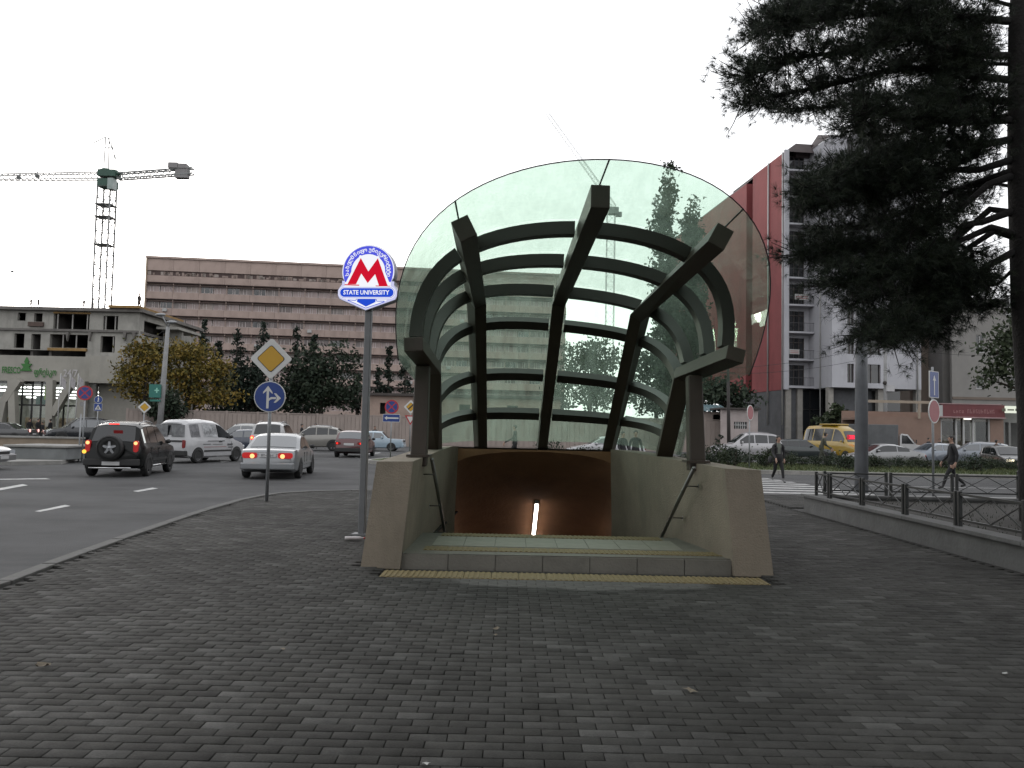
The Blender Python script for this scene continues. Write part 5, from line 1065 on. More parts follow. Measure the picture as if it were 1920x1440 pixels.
# --- low plastered annex with flat roof
t = thing('annex', 'low pink plastered annex with overhanging flat roof behind wall', 'building', (X(680, 79), 79, -.19)); za = P(730, 742, 79).z
q = MB(); wall_holes(q, X(676, 79), X(1050, 79), 0, za, [(X(711, 79), X(722, 79), 2.9, 4.0), (X(860, 79), X(880, 79), 2.9, 4.0), (X(950, 79), X(970, 79), 2.9, 4.0)], 79, 79.3); q.bb(X(676, 79), X(1050, 79), 83, 83.2, 0, za); q.build('wall', mat('pink_plaster', (.36, .27, .225), .9, var=.15, scale=.7, dirt=((.22, .16, .13), (.7, .7, .3), .8)), t, world=True)
q = MB(); q.bb(X(672, 79), X(1054, 79), 78.6, 83.4, za, za + .25); q.build('roof', mat('roof_felt', (.07, .06, .055), .9), t, world=True)
q = MB(); q.bb(X(676, 79), X(1050, 79), 80, 80.1, 0, za - .1); q.build('inner_partition', DIN, t, world=True)
# --- red and white apartment block
O = Vector((X(1477, 90), 90, -.19)); yw = R(6.2)
ap = thing('apartment_block', 'tall apartment block with red flank, white front and stacked balconies', 'apartment block', O, yw)
M_RED = mat('red_render', (.27, .062, .064), .85, var=.10, scale=.4, dirt=((.14, .026, .028), (.5, .5, .15), .5)); M_WHT = mat('white_render', (.47, .47, .50), .85, var=.07, scale=.4, dirt=((.28, .28, .30), (.4, .4, .12), .5)); M_MANS = mat('roof_brown', (.06, .045, .045), .8, var=.2); M_GREY = mat('stone_cladding', (.085, .088, .095), .7, var=.25, scale=1.2)
ZB, ZT = 7.4, 34.3; fl_z = [ZB + 3.11 * i for i in range(9)]
# red flank, two leaves with a recess
q = MB(); q.bb(-.4, 0, -.05, 9, ZB - .4, ZT); q.build('red_flank', M_RED, ap)
q = MB(); wall_holes(q, 9, 11.2, ZB - .4, ZT - .6, [(9.6, 10.6, z + .9, z + 2.2) for z in fl_z[:8]], 0, .3); q.v = [(y_ + .9, x_, z_) for x_, y_, z_ in q.v]; q.build('red_recess', M_RED, ap)
q = MB(); q.bb(-.3, .9, 11.2, 42, ZB - .4, ZT - .3); q.build('red_rear_flank', M_RED, ap)
for y_ in (0.35, 4.2): q = MB(); q.tube([(-.5, y_, 3), (-.5, y_, ZT)], .09, 6); q.build('downpipe', PVC, ap)
q = MB(); q.bb(-.46, .06, -.14, .16, ZB - .4, ZT + .2); q.build('corner_fin', M_WHT, ap)
q = MB(); q.add([(-.4, -.1, ZT), (-.4, 9, ZT), (1.4, 9, ZT + 1.4), (1.4, 1, ZT + 1.4), (3.1, -.1, ZT), (3.1, 1, ZT + 1.4)], [(0, 1, 2, 3), (0, 3, 5, 4)]); q.bb(1.4, 14, 1, 20, ZT - .2, ZT + 1.4); q.add([(-.3, 11.2, ZT - .3), (-.3, 42, ZT - .3), (1.4, 42, ZT + 1.2), (1.4, 11.2, ZT + 1.2)], [(0, 1, 2, 3)]); q.build('mansard_roof', M_MANS, ap)
# dark interior core
q = MB(); q.bb(.95, 14, 1.6, 20, .0, ZT - .25); q.build('core', M_WHT, ap)
# balcony bay
q = MB(); wall_holes(q, 0, 3.1, ZB, ZT, [(.75, 2.55, z + .18, z + 2.5) for z in fl_z], 1.25, 1.58); q.build('bay_wall', M_WHT, ap)
for i, z in enumerate(fl_z):
    q = MB(); q.bb(0.07, 3.09, -.12, 1.24, z - .2, z); q.build('balcony_slab', M_WHT, ap)
    b = MB()
    for k in range(17): b.bb(.12 + k * .18, .135 + k * .18, -.08, -.065, z, z + .95)
    b.bb(.08, 3.08, -.09, -.055, z + .95, z + 1.0); b.build('railing', mat('railing_dark', (.05, .05, .055), .6, var=0), ap)
    q = MB(); 
    for x in (.75, 1.3, 1.9, 2.49): q.bb(x, x + .07, 1.34, 1.42, z + .18, z + 2.5)
    q.bb(.75, 2.56, 1.34, 1.42, z + 1.95, z + 2.03); wo = q.build('window', mat('brown_frame', (.09, .075, .07), .6), ap); q = MB(); q.bb(.75, 2.55, 1.44, 1.47, z + .18, z + 2.5); q.build('pane', DARKG, wo)
for i, (x0, x1) in ((1, (.12, 1.3)), (3, (.75, 2.4))):
    z = fl_z[i]; q = MB(); q.bb(x0, x1, -.14, -.11, z + .5, z + 1.05 + .1 * (i == 3)); o = q.build('banner', PVC, ap)
    q = MB()
    for j in range(2): q.bb(x0 + .1, x1 - .1, -.15, -.145, z + .62 + j * .2, z + .70 + j * .2)
    q.build('banner_print', mat('print_red', (.35, .15, .15), .7), o)
# projecting white volume
PV = -4.0
cols = [(1.9, 3.0), (4.2, 6.4), (7.6, 9.6)]
hol = [(3.1 + a, 3.1 + b_, z + .3, z + 2.35) for z in fl_z for a, b_ in ((1.75, 2.55), (3.6, 5.6))]
q = MB(); wall_holes(q, 3.12, 13.4, ZB - .25, ZT + .6, hol, PV, PV + .35); q.bb(3.1, 3.4, PV + .352, 1.24, ZB - .25, ZT + .6); q.bb(13.1, 13.4, PV + .352, 8, ZB - .25, ZT + .6); q.bb(3.402, 13.098, PV + .36, 1.5, ZB - .25, ZB - .02); q.build('white_volume', M_WHT, ap)
q = MB(); q.bb(3.42, 13.08, PV + 1.3, PV + 1.5, ZB, ZT); q.build('rear_partition', DIN, ap)
for z in fl_z:
    for a, b_ in ((1.75, 2.55), (3.6, 5.6)):
        q = MB(); x0, x1 = 3.1 + a, 3.1 + b_
        for x in (x0, (x0 + x1) / 2 - .04, x1 - .07): q.bb(x, x + .07, PV + .2, PV + .27, z + .3, z + 2.35)
        wo = q.build('window', MATS['brown_frame'], ap); q = MB(); q.bb(x0, x1, PV + .28, PV + .31, z + .3, z + 2.35); q.build('pane', DARKG, wo)
q = MB(); q.tube([(3.0, -1.6, 2), (3.0, -1.6, ZT)], .08, 6); q.tube([(12.9, PV - .1, 5), (12.9, PV - .1, ZT)], .08, 6); q.build('downpipe', PVC, ap)
q = MB(); q.add([(3.05, PV - .1, ZT + .6), (13.5, PV - .1, ZT + .6), (13.5, 2, ZT + 3.0), (4.6, 2, ZT + 3.0), (3.05, 2, ZT + .6)], [(0, 1, 2, 3), (0, 3, 4)]); q.build('attic_roof', M_MANS, ap)
q = MB(); q.bb(6.9, 8.4, PV - .3, -1, ZT + .2, ZT + 2.4); o = q.build('dormer', M_WHT, ap); q = MB(); q.bb(7.1, 8.2, PV - .34, PV - .31, ZT + .5, ZT + 2.1); q.build('pane', DARKG, o)
# ground storey
for x, y_ in ((.2, .2), (3.3, -3.4), (9.0, -3.5), (13.4, -3.5), (1.6, .3)): q = MB(); q.bb(x - .3, x + .3, y_, y_ + .6, 0, ZB - .2); q.build('column', mat('column_pale', (.30, .285, .26), .8, var=.15), ap)
q = MB(); q.bb(1.2, 14, .9, 1.2, 0, ZB); q.build('shop_glazing', DARKG, ap)
for x in (3, 4.5, 6, 7.5, 10.5, 12): q = MB(); q.bb(x, x + .07, .8, .89, 0, ZB - .2); q.build('mullion', BLK, ap)
for z in (2.4, 4.8): q = MB(); q.bb(1.2, 14, .8, .885, z, z + .07); q.build('transom', BLK, ap)
q = MB(); q.bb(3.7, 8.7, -2.2, -1.9, 0, ZB - .26); q.bb(-.35, -.05, .9, 20, 0, ZB - .42); q.bb(-.3, 1.25, .62, .88, 0, ZB - .25); q.build('stone_wall', M_GREY, ap)
# --- tan and grey blocks behind the kiosk
Y2 = 97; t = thing('tan_block', 'tan rendered apartment block with air conditioners behind kiosk', 'apartment block', (X(1735, Y2), Y2, -.19)); z9 = P(1760, 520, Y2).z
wz = [(P(1760, b_, Y2).z, P(1760, a, Y2).z) for a, b_ in ((556, 588), (607, 639), (655, 690), (703, 738))]
M_TAN = mat('tan_render', (.18, .145, .12), .9, var=.12, scale=.5, dirt=((.15, .12, .1), (.5, .5, .2), .6)); M_PALEB = mat('pale_grey_render', (.26, .25, .235), .9, var=.1, scale=.5, dirt=((.24, .23, .22), (.5, .5, .2), .6))
hs = [(X(a, Y2), X(b_, Y2), z0, z1) for z0, z1 in wz for a, b_ in ((1742, 1750), (1761, 1769))]
q = MB(); wall_holes(q, X(1722, Y2), X(1790, Y2), 0, z9, hs, Y2, Y2 + .4); q.bb(X(1722, Y2), X(1790, Y2), Y2 + 2, Y2 + 12, 0, z9 - .05); q.build('wall', M_TAN, t, world=True)
for h in hs:
    q = MB(); q.bb(h[0], h[1], Y2 + .2, Y2 + .25, h[2], h[3]); wo = q.build('window', DARKG, t, world=True); q = MB(); q.bb((h[0] + h[1]) / 2 - .04, (h[0] + h[1]) / 2 + .04, Y2 + .14, Y2 + .19, h[2], h[3]); q.bb(h[0], h[1], Y2 + .14, Y2 + .19, h[3] - .6, h[3] - .53); fo = q.build('frame', PVC, wo); fo.data.transform(Matrix.Translation(-Vector(t.location)))
q = MB(); q.bb(X(1752, Y2), X(1758, Y2), Y2 - .4, Y2 - .02, wz[2][0] + .9, wz[2][0] + 1.5); q.build('air_conditioner', PVC, t, world=True)
Y3 = 92; t = thing('grey_block', 'pale grey apartment block with white framed windows behind leafy tree', 'apartment block', (X(1790, Y3), Y3, -.19)); z9 = P(1850, 560, Y3).z
hs = [(X(a, Y3), X(b_, Y3), P(1840, d_, Y3).z, P(1840, c, Y3).z) for a, b_ in ((1832, 1847), (1890, 1905), (1960, 1975)) for c, d_ in ((552, 588), (628, 660), (705, 728))]
q = MB(); wall_holes(q, X(1786, Y3), X(2050, Y3), 0, z9, hs, Y3, Y3 + .4); q.bb(X(1786, Y3), X(2050, Y3), Y3 + 2, Y3 + 14, 0, z9); q.build('wall', M_PALEB, t, world=True)
q = MB(); q.bb(X(1786, Y3), X(2050, Y3), Y3 - .12, Y3 - .01, P(1850, 750, Y3).z, P(1850, 745, Y3).z); q.build('string_course', M_TAN, t, world=True)
for h in hs:
    q = MB(); q.bb(h[0], h[1], Y3 + .2, Y3 + .25, h[2], h[3]); wo = q.build('window', DARKG, t, world=True); q = MB()
    for x in (h[0], (h[0] + h[1]) / 2 - .04, h[1] - .08): q.bb(x, x + .08, Y3 + .12, Y3 + .19, h[2], h[3])
    q.bb(h[0], h[1], Y3 + .12, Y3 + .185, h[3] - .08, h[3]); q.bb(h[0] - .1, h[1] + .1, Y3 - .06, Y3 + .1, h[2] - .12, h[2]); q.build('frame', PVC, wo); 
    wo.children[0].data.transform(Matrix.Translation(-Vector(t.location)))
# --- kiosk row
Y4 = 68; KX = lambda p: X(p, Y4); KZ = lambda p, y: P(p, y, Y4).z
t = thing('kiosk', 'pink kiosk shop with long dark red sign board and lit doorway', 'shop', (KX(1760), Y4, ROADZ))
M_PINK = mat('kiosk_pink', (.24, .16, .125), .85, var=.12, scale=.8, dirt=((.22, .15, .12), (.8, .8, .3), .6))
q = MB(); wall_holes(q, KX(1625), KX(1882), 0, KZ(1750, 783), [(KX(1764), KX(1857), .1, KZ(1800, 785))], Y4, Y4 + .3); q.bb(KX(1625), KX(1882), Y4 + 5, Y4 + 5.2, 0, 4); q.bb(KX(1625), KX(1882), Y4 + .3, Y4 + 5, KZ(1750, 783) - .25, KZ(1750, 783) - .05); q.build('wall', M_PINK, t, world=True)
q = MB(); q.bb(KX(1759), KX(1878), Y4 - .5, Y4 - .1, KZ(1820, 782), KZ(1820, 759)); sb = q.build('sign_board', mat('sign_maroon', (.14, .030, .034), .6, var=.12), t, world=True)
q = MB(); q.bb(KX(1753), KX(1880), Y4 - .55, Y4 - .06, KZ(1820, 784), KZ(1820, 781.9)); q.bb(KX(1753), KX(1872), Y4 - .55, Y4 - .06, KZ(1820, 759), KZ(1820, 757.5)); q.build('sign_trim', mat('trim_pink', (.34, .22, .22), .6), t, world=True)
q = MB(); a = P(1818, 772, Y4)
for k in range(15):
    if k != 4: h2 = .34 if k > 4 else .24; xx = a.x - 1.65 + k * .235; q.bb(xx, xx + .05, Y4 - .52, Y4 - .502, a.z - .15, a.z - .15 + h2); q.bb(xx + .05, xx + .15, Y4 - .52, Y4 - .502, a.z - .15 + (h2 - .06) * (k % 3) / 2, a.z - .09 + (h2 - .06) * (k % 3) / 2); q.bb(xx + .11, xx + .15, Y4 - .523, Y4 - .505, a.z - .15, a.z - .15 + h2 * (.5 + .5 * (k % 2)))
o = q.build('sign_lettering', mat('letters_pink', (.30, .14, .14), .6), t, world=True)
q = MB(); q.bb(KX(1753), KX(1762), Y4 - .52, Y4 - .1, KZ(1757, 781), KZ(1757, 760)); q.build('price_panel', PVC, t, world=True)
for px in (1765, 1794, 1808, 1826, 1856): q = MB(); q.bb(KX(px) - .07, KX(px) + .07, Y4 + .05, Y4 + .2, .1, KZ(1800, 785)); q.build('door_frame', PVC, t, world=True)
q = MB(); q.bb(KX(1764), KX(1857), Y4 + .22, Y4 + .24, .1, KZ(1800, 785)); q.build('shop_window', MATS['clear_glass'], t, world=True)
q = MB(); q.bb(KX(1764), KX(1857), Y4 + 4, Y4 + 4.5, .0, 2.0); q.build('shelf', SHELF, t, world=True)
q = MB(); a = P(1814, 785.5, Y4 - .4); q.bb(a.x - .3, a.x + .3, Y4 - .45, Y4 - .35, a.z - .05, a.z + .05); q.build('strip_lamp', emit_mat('kiosk_tube', (1, .97, .85), 2.), t, world=True)
q = MB(); q.bb(KX(1625), KX(1755), Y4 - .1, Y4 - .02, KZ(1690, 756), KZ(1690, 751)); q.bb(KX(1720), KX(1723), Y4 - .3, Y4 - .1, KZ(1722, 785), KZ(1722, 757)); q.build('parapet', mat('kiosk_cream', (.33, .27, .21), .85, var=.1), t, world=True)
t = thing('corner_shop', 'grey shop with white glowing sign box beside the kiosk', 'shop', (KX(1884), Y4 + .2, ROADZ))
q = MB(); wall_holes(q, KX(1883), KX(1990), 0, KZ(1900, 758), [(KX(1886), KX(1893), .1, KZ(1890, 792)), (KX(1897), KX(1912), 1.0, KZ(1900, 793)), (KX(1930), KX(1960), 1.0, KZ(1900, 793))], Y4 + .1, Y4 + .4); q.bb(KX(1883), KX(1990), Y4 + .4, Y4 + 4.2, KZ(1900, 758) - .2, KZ(1900, 758) - .002); q.bb(KX(1883), KX(1883) + .2, Y4 + .4, Y4 + 4.2, 0, KZ(1900, 758) - .2); q.bb(KX(1883) + .2, KX(1990), Y4 + 4, Y4 + 4.2, 0, KZ(1900, 758) - .2); q.build('wall', mat('shop_grey', (.20, .20, .19), .85, var=.15), t, world=True)
q = MB(); q.bb(KX(1877), KX(1911), Y4 - .8, Y4 - .55, KZ(1895, 775), KZ(1895, 762)); lb = q.build('sign_box', emit_mat('lit_sign', (.95, 1, .85), .85), t, world=True)
q = MB()
for px, w2, h2 in ((1882, .3, .25), (1895, .55, .12), (1907, .3, .2)): a = P(px, 768.5, Y4 - .8); q.bb(a.x - w2 / 2, a.x + w2 / 2, Y4 - .82, Y4 - .805, a.z - h2 / 2, a.z + h2 / 2)
q.build('sign_print', mat('print_olive', (.12, .12, .08), .7), t, world=True)
# --- guard house with blue sheet roof
Y5 = 74; t = thing('guard_house', 'small white guard house with barred window and sheet roof', 'building', (X(1370, Y5), Y5, -.19))
q = MB(); wall_holes(q, X(1352, Y5), X(1421, Y5), 0, P(1395, 768, Y5).z, [(X(1376, Y5), X(1401, Y5), P(1390, 804, Y5).z, P(1390, 791, Y5).z)], Y5, Y5 + .3); q.bb(X(1352, Y5), X(1421, Y5), Y5 + 3, Y5 + 3.2, 0, 3.5); q.build('wall', mat('guard_white', (.40, .345, .33), .9, var=.15, scale=1), t, world=True)
q = MB(); q.bb(X(1348, Y5), X(1424, Y5), Y5 - .4, Y5 + 3.5, P(1395, 768, Y5).z, P(1395, 765, Y5).z); q.build('roof', MATS['roof_felt'], t, world=True)
q = MB()
for k in range(7): x = X(1376 + k * 4.15, Y5); q.bb(x - .03, x + .03, Y5 + .05, Y5 + .1, P(1390, 804, Y5).z, P(1390, 791, Y5).z)
q.bb(X(1376, Y5), X(1401, Y5), Y5 + .051, Y5 + .099, P(1390, 797, Y5).z - .03, P(1390, 797, Y5).z + .03); q.build('window_bars', PVC, t, world=True); q = MB(); q.bb(X(1374, Y5), X(1403, Y5), Y5 + .32, Y5 + .36, 1.5, 3.4); q.build('pane', DARKG, t, world=True)
t = thing('sheet_roof_shed', 'low shed with blue green corrugated sheet roof behind canopy column', 'shed', (X(1335, 77), 77, -.19))
q = MB(); q.bb(X(1290, 77), X(1366, 77), 77, 80, 0, P(1330, 772, 77).z); q.build('wall', M_FW, t, world=True)
q = MB(); z0, z1 = P(1340, 772, 77).z, P(1340, 757, 77).z
for k in range(14):
    a, b_ = X(1285 + k * 6, 77), X(1285 + k * 6 + 5.8, 77); q.add([(a, 76.6, z0), (b_, 76.6, z0), (b_, 80.5, z1), (a, 80.5, z1), ((a + b_) / 2, 76.6, z0 + .06), ((a + b_) / 2, 80.5, z1 + .06)], [(0, 4, 5, 3), (4, 1, 2, 5)])
q.build('sheet_roof', mat('sheet_teal', (.13, .20, .22), .5, metal=.3, var=.3, scale=1.5), t, world=True)
# --- traffic island with concrete block
isl = tag(bpy.data.objects.new('traffic_island', None), kind='structure'); COL.objects.link(isl)
mb = MB(); pts_ = [(G(a, b_, ROADZ).x, G(a, b_, ROADZ).y) for a, b_ in ((-140, 862), (20, 873), (115, 871), (150, 862), (158, 853), (140, 843), (-120, 838))]
mb.slab(pts_[::1], -.2, .02); mb.build('island_slab', M_CONC, isl)
t = thing('concrete_block', 'low grey concrete block with flat top slab on traffic island', 'concrete block', (G(80, 866).x, G(80, 866).y, 0)); c = G(75, 862, .0); Yc = c.y
x0, x1 = X(14, Yc), X(127, Yc)
q = MB(); q.bb(x0, x1, Yc, Yc + 2.2, .0, .48); chamfer(q.build('block', mat('block_grey', (.20, .21, .21), .85, var=.2, scale=1.5, bump=.4), t, world=True), .03)
q = MB(); q.bb(x0 - .08, x1 + .08, Yc - .08, Yc + 2.28, .485, .58); chamfer(q.build('top_slab', M_CONC, t, world=True), .02)
t = thing('low_kerb_wall', 'long low tan wall along the far side of traffic island', 'low wall', (X(60, 37), 37, ROADZ)); q = MB(); q.bb(X(-120, 37), X(150, 37), 37, 37.4, ROADZ, .75); q.build('wall', mat('tan_block_wall', (.25, .20, .15), .85, var=.15), t, world=True); q = MB(); q.bb(X(-120, 37), X(150, 37) + .05, 36.92, 37.48, .755, .83); q.build('coping', M_CONC, t, world=True)
# ================================================================== TREES
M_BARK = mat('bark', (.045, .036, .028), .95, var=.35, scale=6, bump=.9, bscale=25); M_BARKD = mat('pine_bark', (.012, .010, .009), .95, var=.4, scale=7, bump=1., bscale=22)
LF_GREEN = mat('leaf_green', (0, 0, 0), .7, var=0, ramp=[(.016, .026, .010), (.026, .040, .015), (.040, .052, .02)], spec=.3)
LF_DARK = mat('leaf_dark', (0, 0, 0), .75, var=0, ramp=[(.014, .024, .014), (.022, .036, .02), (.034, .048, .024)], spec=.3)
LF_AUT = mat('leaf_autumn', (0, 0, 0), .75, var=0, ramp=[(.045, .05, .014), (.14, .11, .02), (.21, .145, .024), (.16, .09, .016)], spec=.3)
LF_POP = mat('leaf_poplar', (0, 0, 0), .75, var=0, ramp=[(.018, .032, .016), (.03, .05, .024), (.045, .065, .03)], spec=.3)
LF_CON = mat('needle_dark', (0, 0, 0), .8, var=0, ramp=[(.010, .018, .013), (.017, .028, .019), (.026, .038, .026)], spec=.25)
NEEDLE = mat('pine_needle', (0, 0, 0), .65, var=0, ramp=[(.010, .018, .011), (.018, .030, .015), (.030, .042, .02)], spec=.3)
def leaf_mesh(name, C, size, m, rnd=None, flat=.0):
    n = len(C); a = RNG.normal(size=(n, 3)); a /= np.linalg.norm(a, axis=1, keepdims=True); b_ = RNG.normal(size=(n, 3)); b_ -= a * (a * b_).sum(1, keepdims=True); b_ /= np.linalg.norm(b_, axis=1, keepdims=True)
    s = size * RNG.uniform(.6, 1.3, (n, 1)); a = a * s; b_ = b_ * s * .6
    V = np.stack([C - a, C + b_ * .9 - a * .1, C + a, C - b_ * .9 - a * .1], 1).reshape(-1, 3); return np_mesh(name, V, np.arange(4 * n).reshape(-1, 4), m, RNG.random(n) if rnd is None else rnd)
def crown_pts(blobs, n, clump=.5, shell=.55):
    """leaf centres in clumps spread through ellipsoids (x, y, z, rx, ry, rz)"""
    out_ = []; rn_ = []; vol = np.array([b[3] * b[4] * b[5] for b in blobs]); vol = vol / vol.sum()
    for b, f in zip(blobs, vol):
        k = max(3, int(n * f / 26)); d_ = RNG.normal(size=(k, 3)); d_ /= np.linalg.norm(d_, axis=1, keepdims=True); r_ = RNG.uniform(shell, 1.06, (k, 1)) * RNG.uniform(.85, 1.1, (k, 1))
        cc = d_ * r_ * np.array(b[3:6]) + np.array(b[:3]); tone = np.clip(RNG.normal(.45, .22, k), 0, 1)
        for c, tn in zip(cc, tone):
            m_ = int(RNG.integers(16, 36)); out_.append(c + RNG.normal(0, clump, (m_, 3)) * np.array([1, 1, .7])); rn_.append(np.clip(tn + RNG.normal(0, .12, m_), 0, 1))
    return np.concatenate(out_), np.concatenate(rn_)
def tree(label, base, H, blobs, n, size, m, trunk_r=.18, clump=.5, bark=None, name='tree', group=None, limbs=7, fork=.4, shell=.45):
    t = thing(name, label, 'tree', base, 0, group)
    C, rr = crown_pts(blobs, n, clump, shell); link('crown', leaf_mesh('crown', C, size, m, rr), t)
    q = MB(); zf = H * fork; q.tube([(0, 0, -.3), (.05, 0, zf * .5), (0, .05, zf), (.1, 0, H * .72), (.1, .1, H * .9)], [trunk_r * 1.25, trunk_r, trunk_r * .8, trunk_r * .4, trunk_r * .15], 9)
    for k in range(limbs):
        b = blobs[k % len(blobs)]; z0 = zf * RNG.uniform(.75, 1.25); e = Vector((b[0] + RNG.normal(0, b[3] * .4), b[1] + RNG.normal(0, b[4] * .4), b[2] + RNG.uniform(-.2, .5) * b[5])); s_0 = Vector((0, 0, z0)); mid = s_0.lerp(e, .5) + Vector((0, 0, .12 * H * RNG.uniform(0, .6)))
        q.tube([s_0, mid, e], [trunk_r * .5, trunk_r * .28, trunk_r * .08], 6)
    q.build('trunk', bark or M_BARK, t); return t
def gz(v): v = v.copy(); v.z = -.19; return v
# autumn trees beside the concrete building
def autumn(label, px, Y, top, x0, x1, ybot, parts, n):
    b = gz(P(px, 800, Y)); bl = []
    for cx_, cy_, rx, ry in parts: c = P(cx_, cy_, Y); sc_ = Y / 1500; bl.append((c.x - b.x, RNG.normal(0, .4), c.z - b.z, rx * sc_, rx * sc_ * .85, ry * sc_))
    tree(label, b, P(px, top, Y).z + .2, bl, int(n * 1.15), .16, LF_AUT, .2, .42, shell=.35)
autumn('yellow green autumn tree against flank of unfinished building', 268, 66.5, 640, 222, 305, 740, ((272, 668, 34, 30), (252, 705, 30, 30), (285, 700, 26, 34), (262, 735, 30, 20)), 3200)
autumn('golden autumn tree with broad crown behind the street lamp', 352, 68.5, 640, 300, 445, 770, ((335, 672, 36, 32), (372, 668, 34, 30), (400, 705, 38, 36), (345, 715, 36, 30), (420, 735, 24, 22), (380, 745, 34, 18)), 4600)
def darktree(label, px, Y, top, parts, n, m=LF_DARK, sz=.24, group=None, cl=.55):
    b = gz(P(px, 800, Y)); bl = []; sc_ = Y / 1500
    for cx_, cy_, rx, ry in parts: c = P(cx_, cy_, Y); bl.append((c.x - b.x, RNG.normal(0, .6), c.z - b.z, rx * sc_, rx * sc_ * .9, ry * sc_))
    return tree(label, b, P(px, top, Y).z, bl, n, sz, m, .28, cl, shell=.3, group=group)
darktree('broad dark green tree behind the priority diamond sign', 600, 84, 655, ((575, 690, 42, 44), (630, 690, 40, 46), (600, 735, 60, 36), (545, 745, 40, 34), (655, 740, 36, 32)), 5200)
darktree('dark evergreen tree with low crown beside golden autumn tree', 470, 82, 690, ((455, 735, 44, 42), (500, 735, 40, 38), (430, 755, 34, 24), (480, 700, 30, 30)), 3600, LF_CON)
darktree('dark bushy tree under the green pharmacy board', 312, 64.8, 745, ((300, 762, 26, 22), (330, 768, 22, 18), (318, 745, 18, 18)), 1500, LF_DARK, .17, cl=.3)
darktree('dark round tree beside red flank of apartment block', 1350, 84, 715, ((1320, 740, 40, 30), (1365, 735, 34, 30), (1395, 755, 26, 20)), 2600)
darktree('green tree showing through lower canopy panes', 1105, 88, 625, ((1095, 660, 38, 34), (1130, 690, 40, 40), (1075, 690, 30, 36), (1120, 735, 44, 36), (1060, 740, 30, 34)), 4200, LF_GREEN)
darktree('dark green tree showing through side canopy panes', 1230, 90, 640, ((1215, 690, 40, 46), (1255, 710, 40, 46), (1190, 740, 40, 36), (1245, 750, 50, 34)), 4200)
darktree('low sapling with large leaves growing before ground floor columns', 1562, 76, 765, ((1560, 775, 22, 16), (1545, 795, 20, 18), (1580, 795, 18, 16)), 700, LF_GREEN, .26, cl=.3)
# conifers with drooping tiers
def conifer(label, px, Y, top, width, m=LF_CON, lean=0.):
    b = gz(P(px, 800, Y)); H = P(px, top, Y).z + .2; t = thing('conifer', label, 'tree', b, 0, 'dark conifers before the slab block'); q = MB(); q.tube([(0, 0, -.3), (0, 0, H * .6), (lean, 0, H)], [.22, .12, .02], 7)
    C = []; rr = []; wd = width * Y / 1500
    for k in range(int(H * 7)):
        f = RNG.uniform(.12, 1) ** .85; z = H * f; r_ = wd * (1 - f) ** .75 * RNG.uniform(.65, 1.1) + .12; a = RNG.uniform(0, 6.28); nn = int(10 + 22 * (1 - f)); s_ = RNG.uniform(.15, 1, (nn, 1)); dirv = np.array([math.cos(a), math.sin(a), 0.])
        pts = s_ * r_ * dirv + np.array([lean * f, 0, z]) + np.concatenate([np.zeros((nn, 2)), .18 * r_ * s_ - .38 * r_ * s_ ** 2], 1) + RNG.normal(0, .13, (nn, 3)); C.append(pts); rr.append(np.full(nn, RNG.random()) * .7 + RNG.random(nn) * .3)
        if k % 3 == 0: q.tube([(lean * f, 0, z), tuple(pts[-1])], [.035, .01], 4)
    link('crown', leaf_mesh('crown', np.concatenate(C), .20, m, np.concatenate(rr)), t); q.build('trunk', M_BARK, t)
for a in (('slim leaning conifer tip above the golden tree', 362, 92, 602, 22, .8), ('dark cedar between golden tree and priority diamond', 438, 90, 618, 52, 0), ('tall dark cedar rising behind the priority diamond', 488, 88, 606, 46, 0), ('thin conifer rising behind the broad dark tree', 556, 94, 612, 26, -.4), ('pointed conifer above the broad dark tree', 584, 92, 628, 30, 0), ('dark conifer beside post of the metro pylon', 706, 90, 690, 30, 0), ('slim dark conifer between pylon and canopy column', 726, 92, 650, 24, 0), ('spreading dark conifer behind the canopy column', 757, 96, 668, 44, 0), ('small conifer top behind the golden autumn tree', 404, 95, 640, 20, 0), ('stout dark conifer beside the broad tree', 668, 92, 700, 34, 0)): conifer(*a[:5], lean=a[5])
# poplars behind the canopy
def poplar(label, px, Y, top, wd):
    b = gz(P(px, 800, Y)); H = P(px, top, Y).z; sc_ = Y / 1500; r_ = wd * sc_ / 2 * 1.15; bl = [(RNG.normal(0, r_ * .2), RNG.normal(0, r_ * .2), H * f, r_ * w2 * RNG.uniform(.85, 1.1), r_ * w2, H * .07) for f, w2 in ((.2, .8), (.3, 1), (.4, 1.05), (.5, 1.1), (.6, 1.05), (.7, .95), (.8, .8), (.88, .6), (.95, .35))]
    tree(label, b, H, bl, 9500, .26, LF_POP, .35, .42, name='poplar', fork=.12, limbs=9, shell=.2)
poplar('tall columnar poplar whose top rises above the canopy rim', 1250, 88, 302, 52); poplar('shorter columnar poplar beside the tall poplar', 1296, 92, 362, 46)
# plane tree
def P3(px, py, Y, b): v = P(px, py, Y); return (v.x - b.x, v.y - b.y, v.z - b.z)
Yt = 34; b = Vector((X(1960, Yt), Yt, .0)); bl = []
for cx_, cy_, rx, ry in ((1895, 640, 56, 50), (1850, 640, 34, 26), (1890, 700, 60, 44), (1930, 600, 60, 60), (1970, 680, 60, 60), (1960, 560, 60, 50), (1860, 715, 26, 18)):
    v = P3(cx_, cy_, Yt, b); bl.append((v[0], RNG.normal(0, .5), v[2], rx * Yt / 1500, rx * Yt / 1500, ry * Yt / 1500))
tree('plane tree with broad dark leaves before the pale grey block', b, 7.5, bl, 3400, .115, LF_GREEN, .22, .26, fork=.5, name='plane_tree', shell=.3)

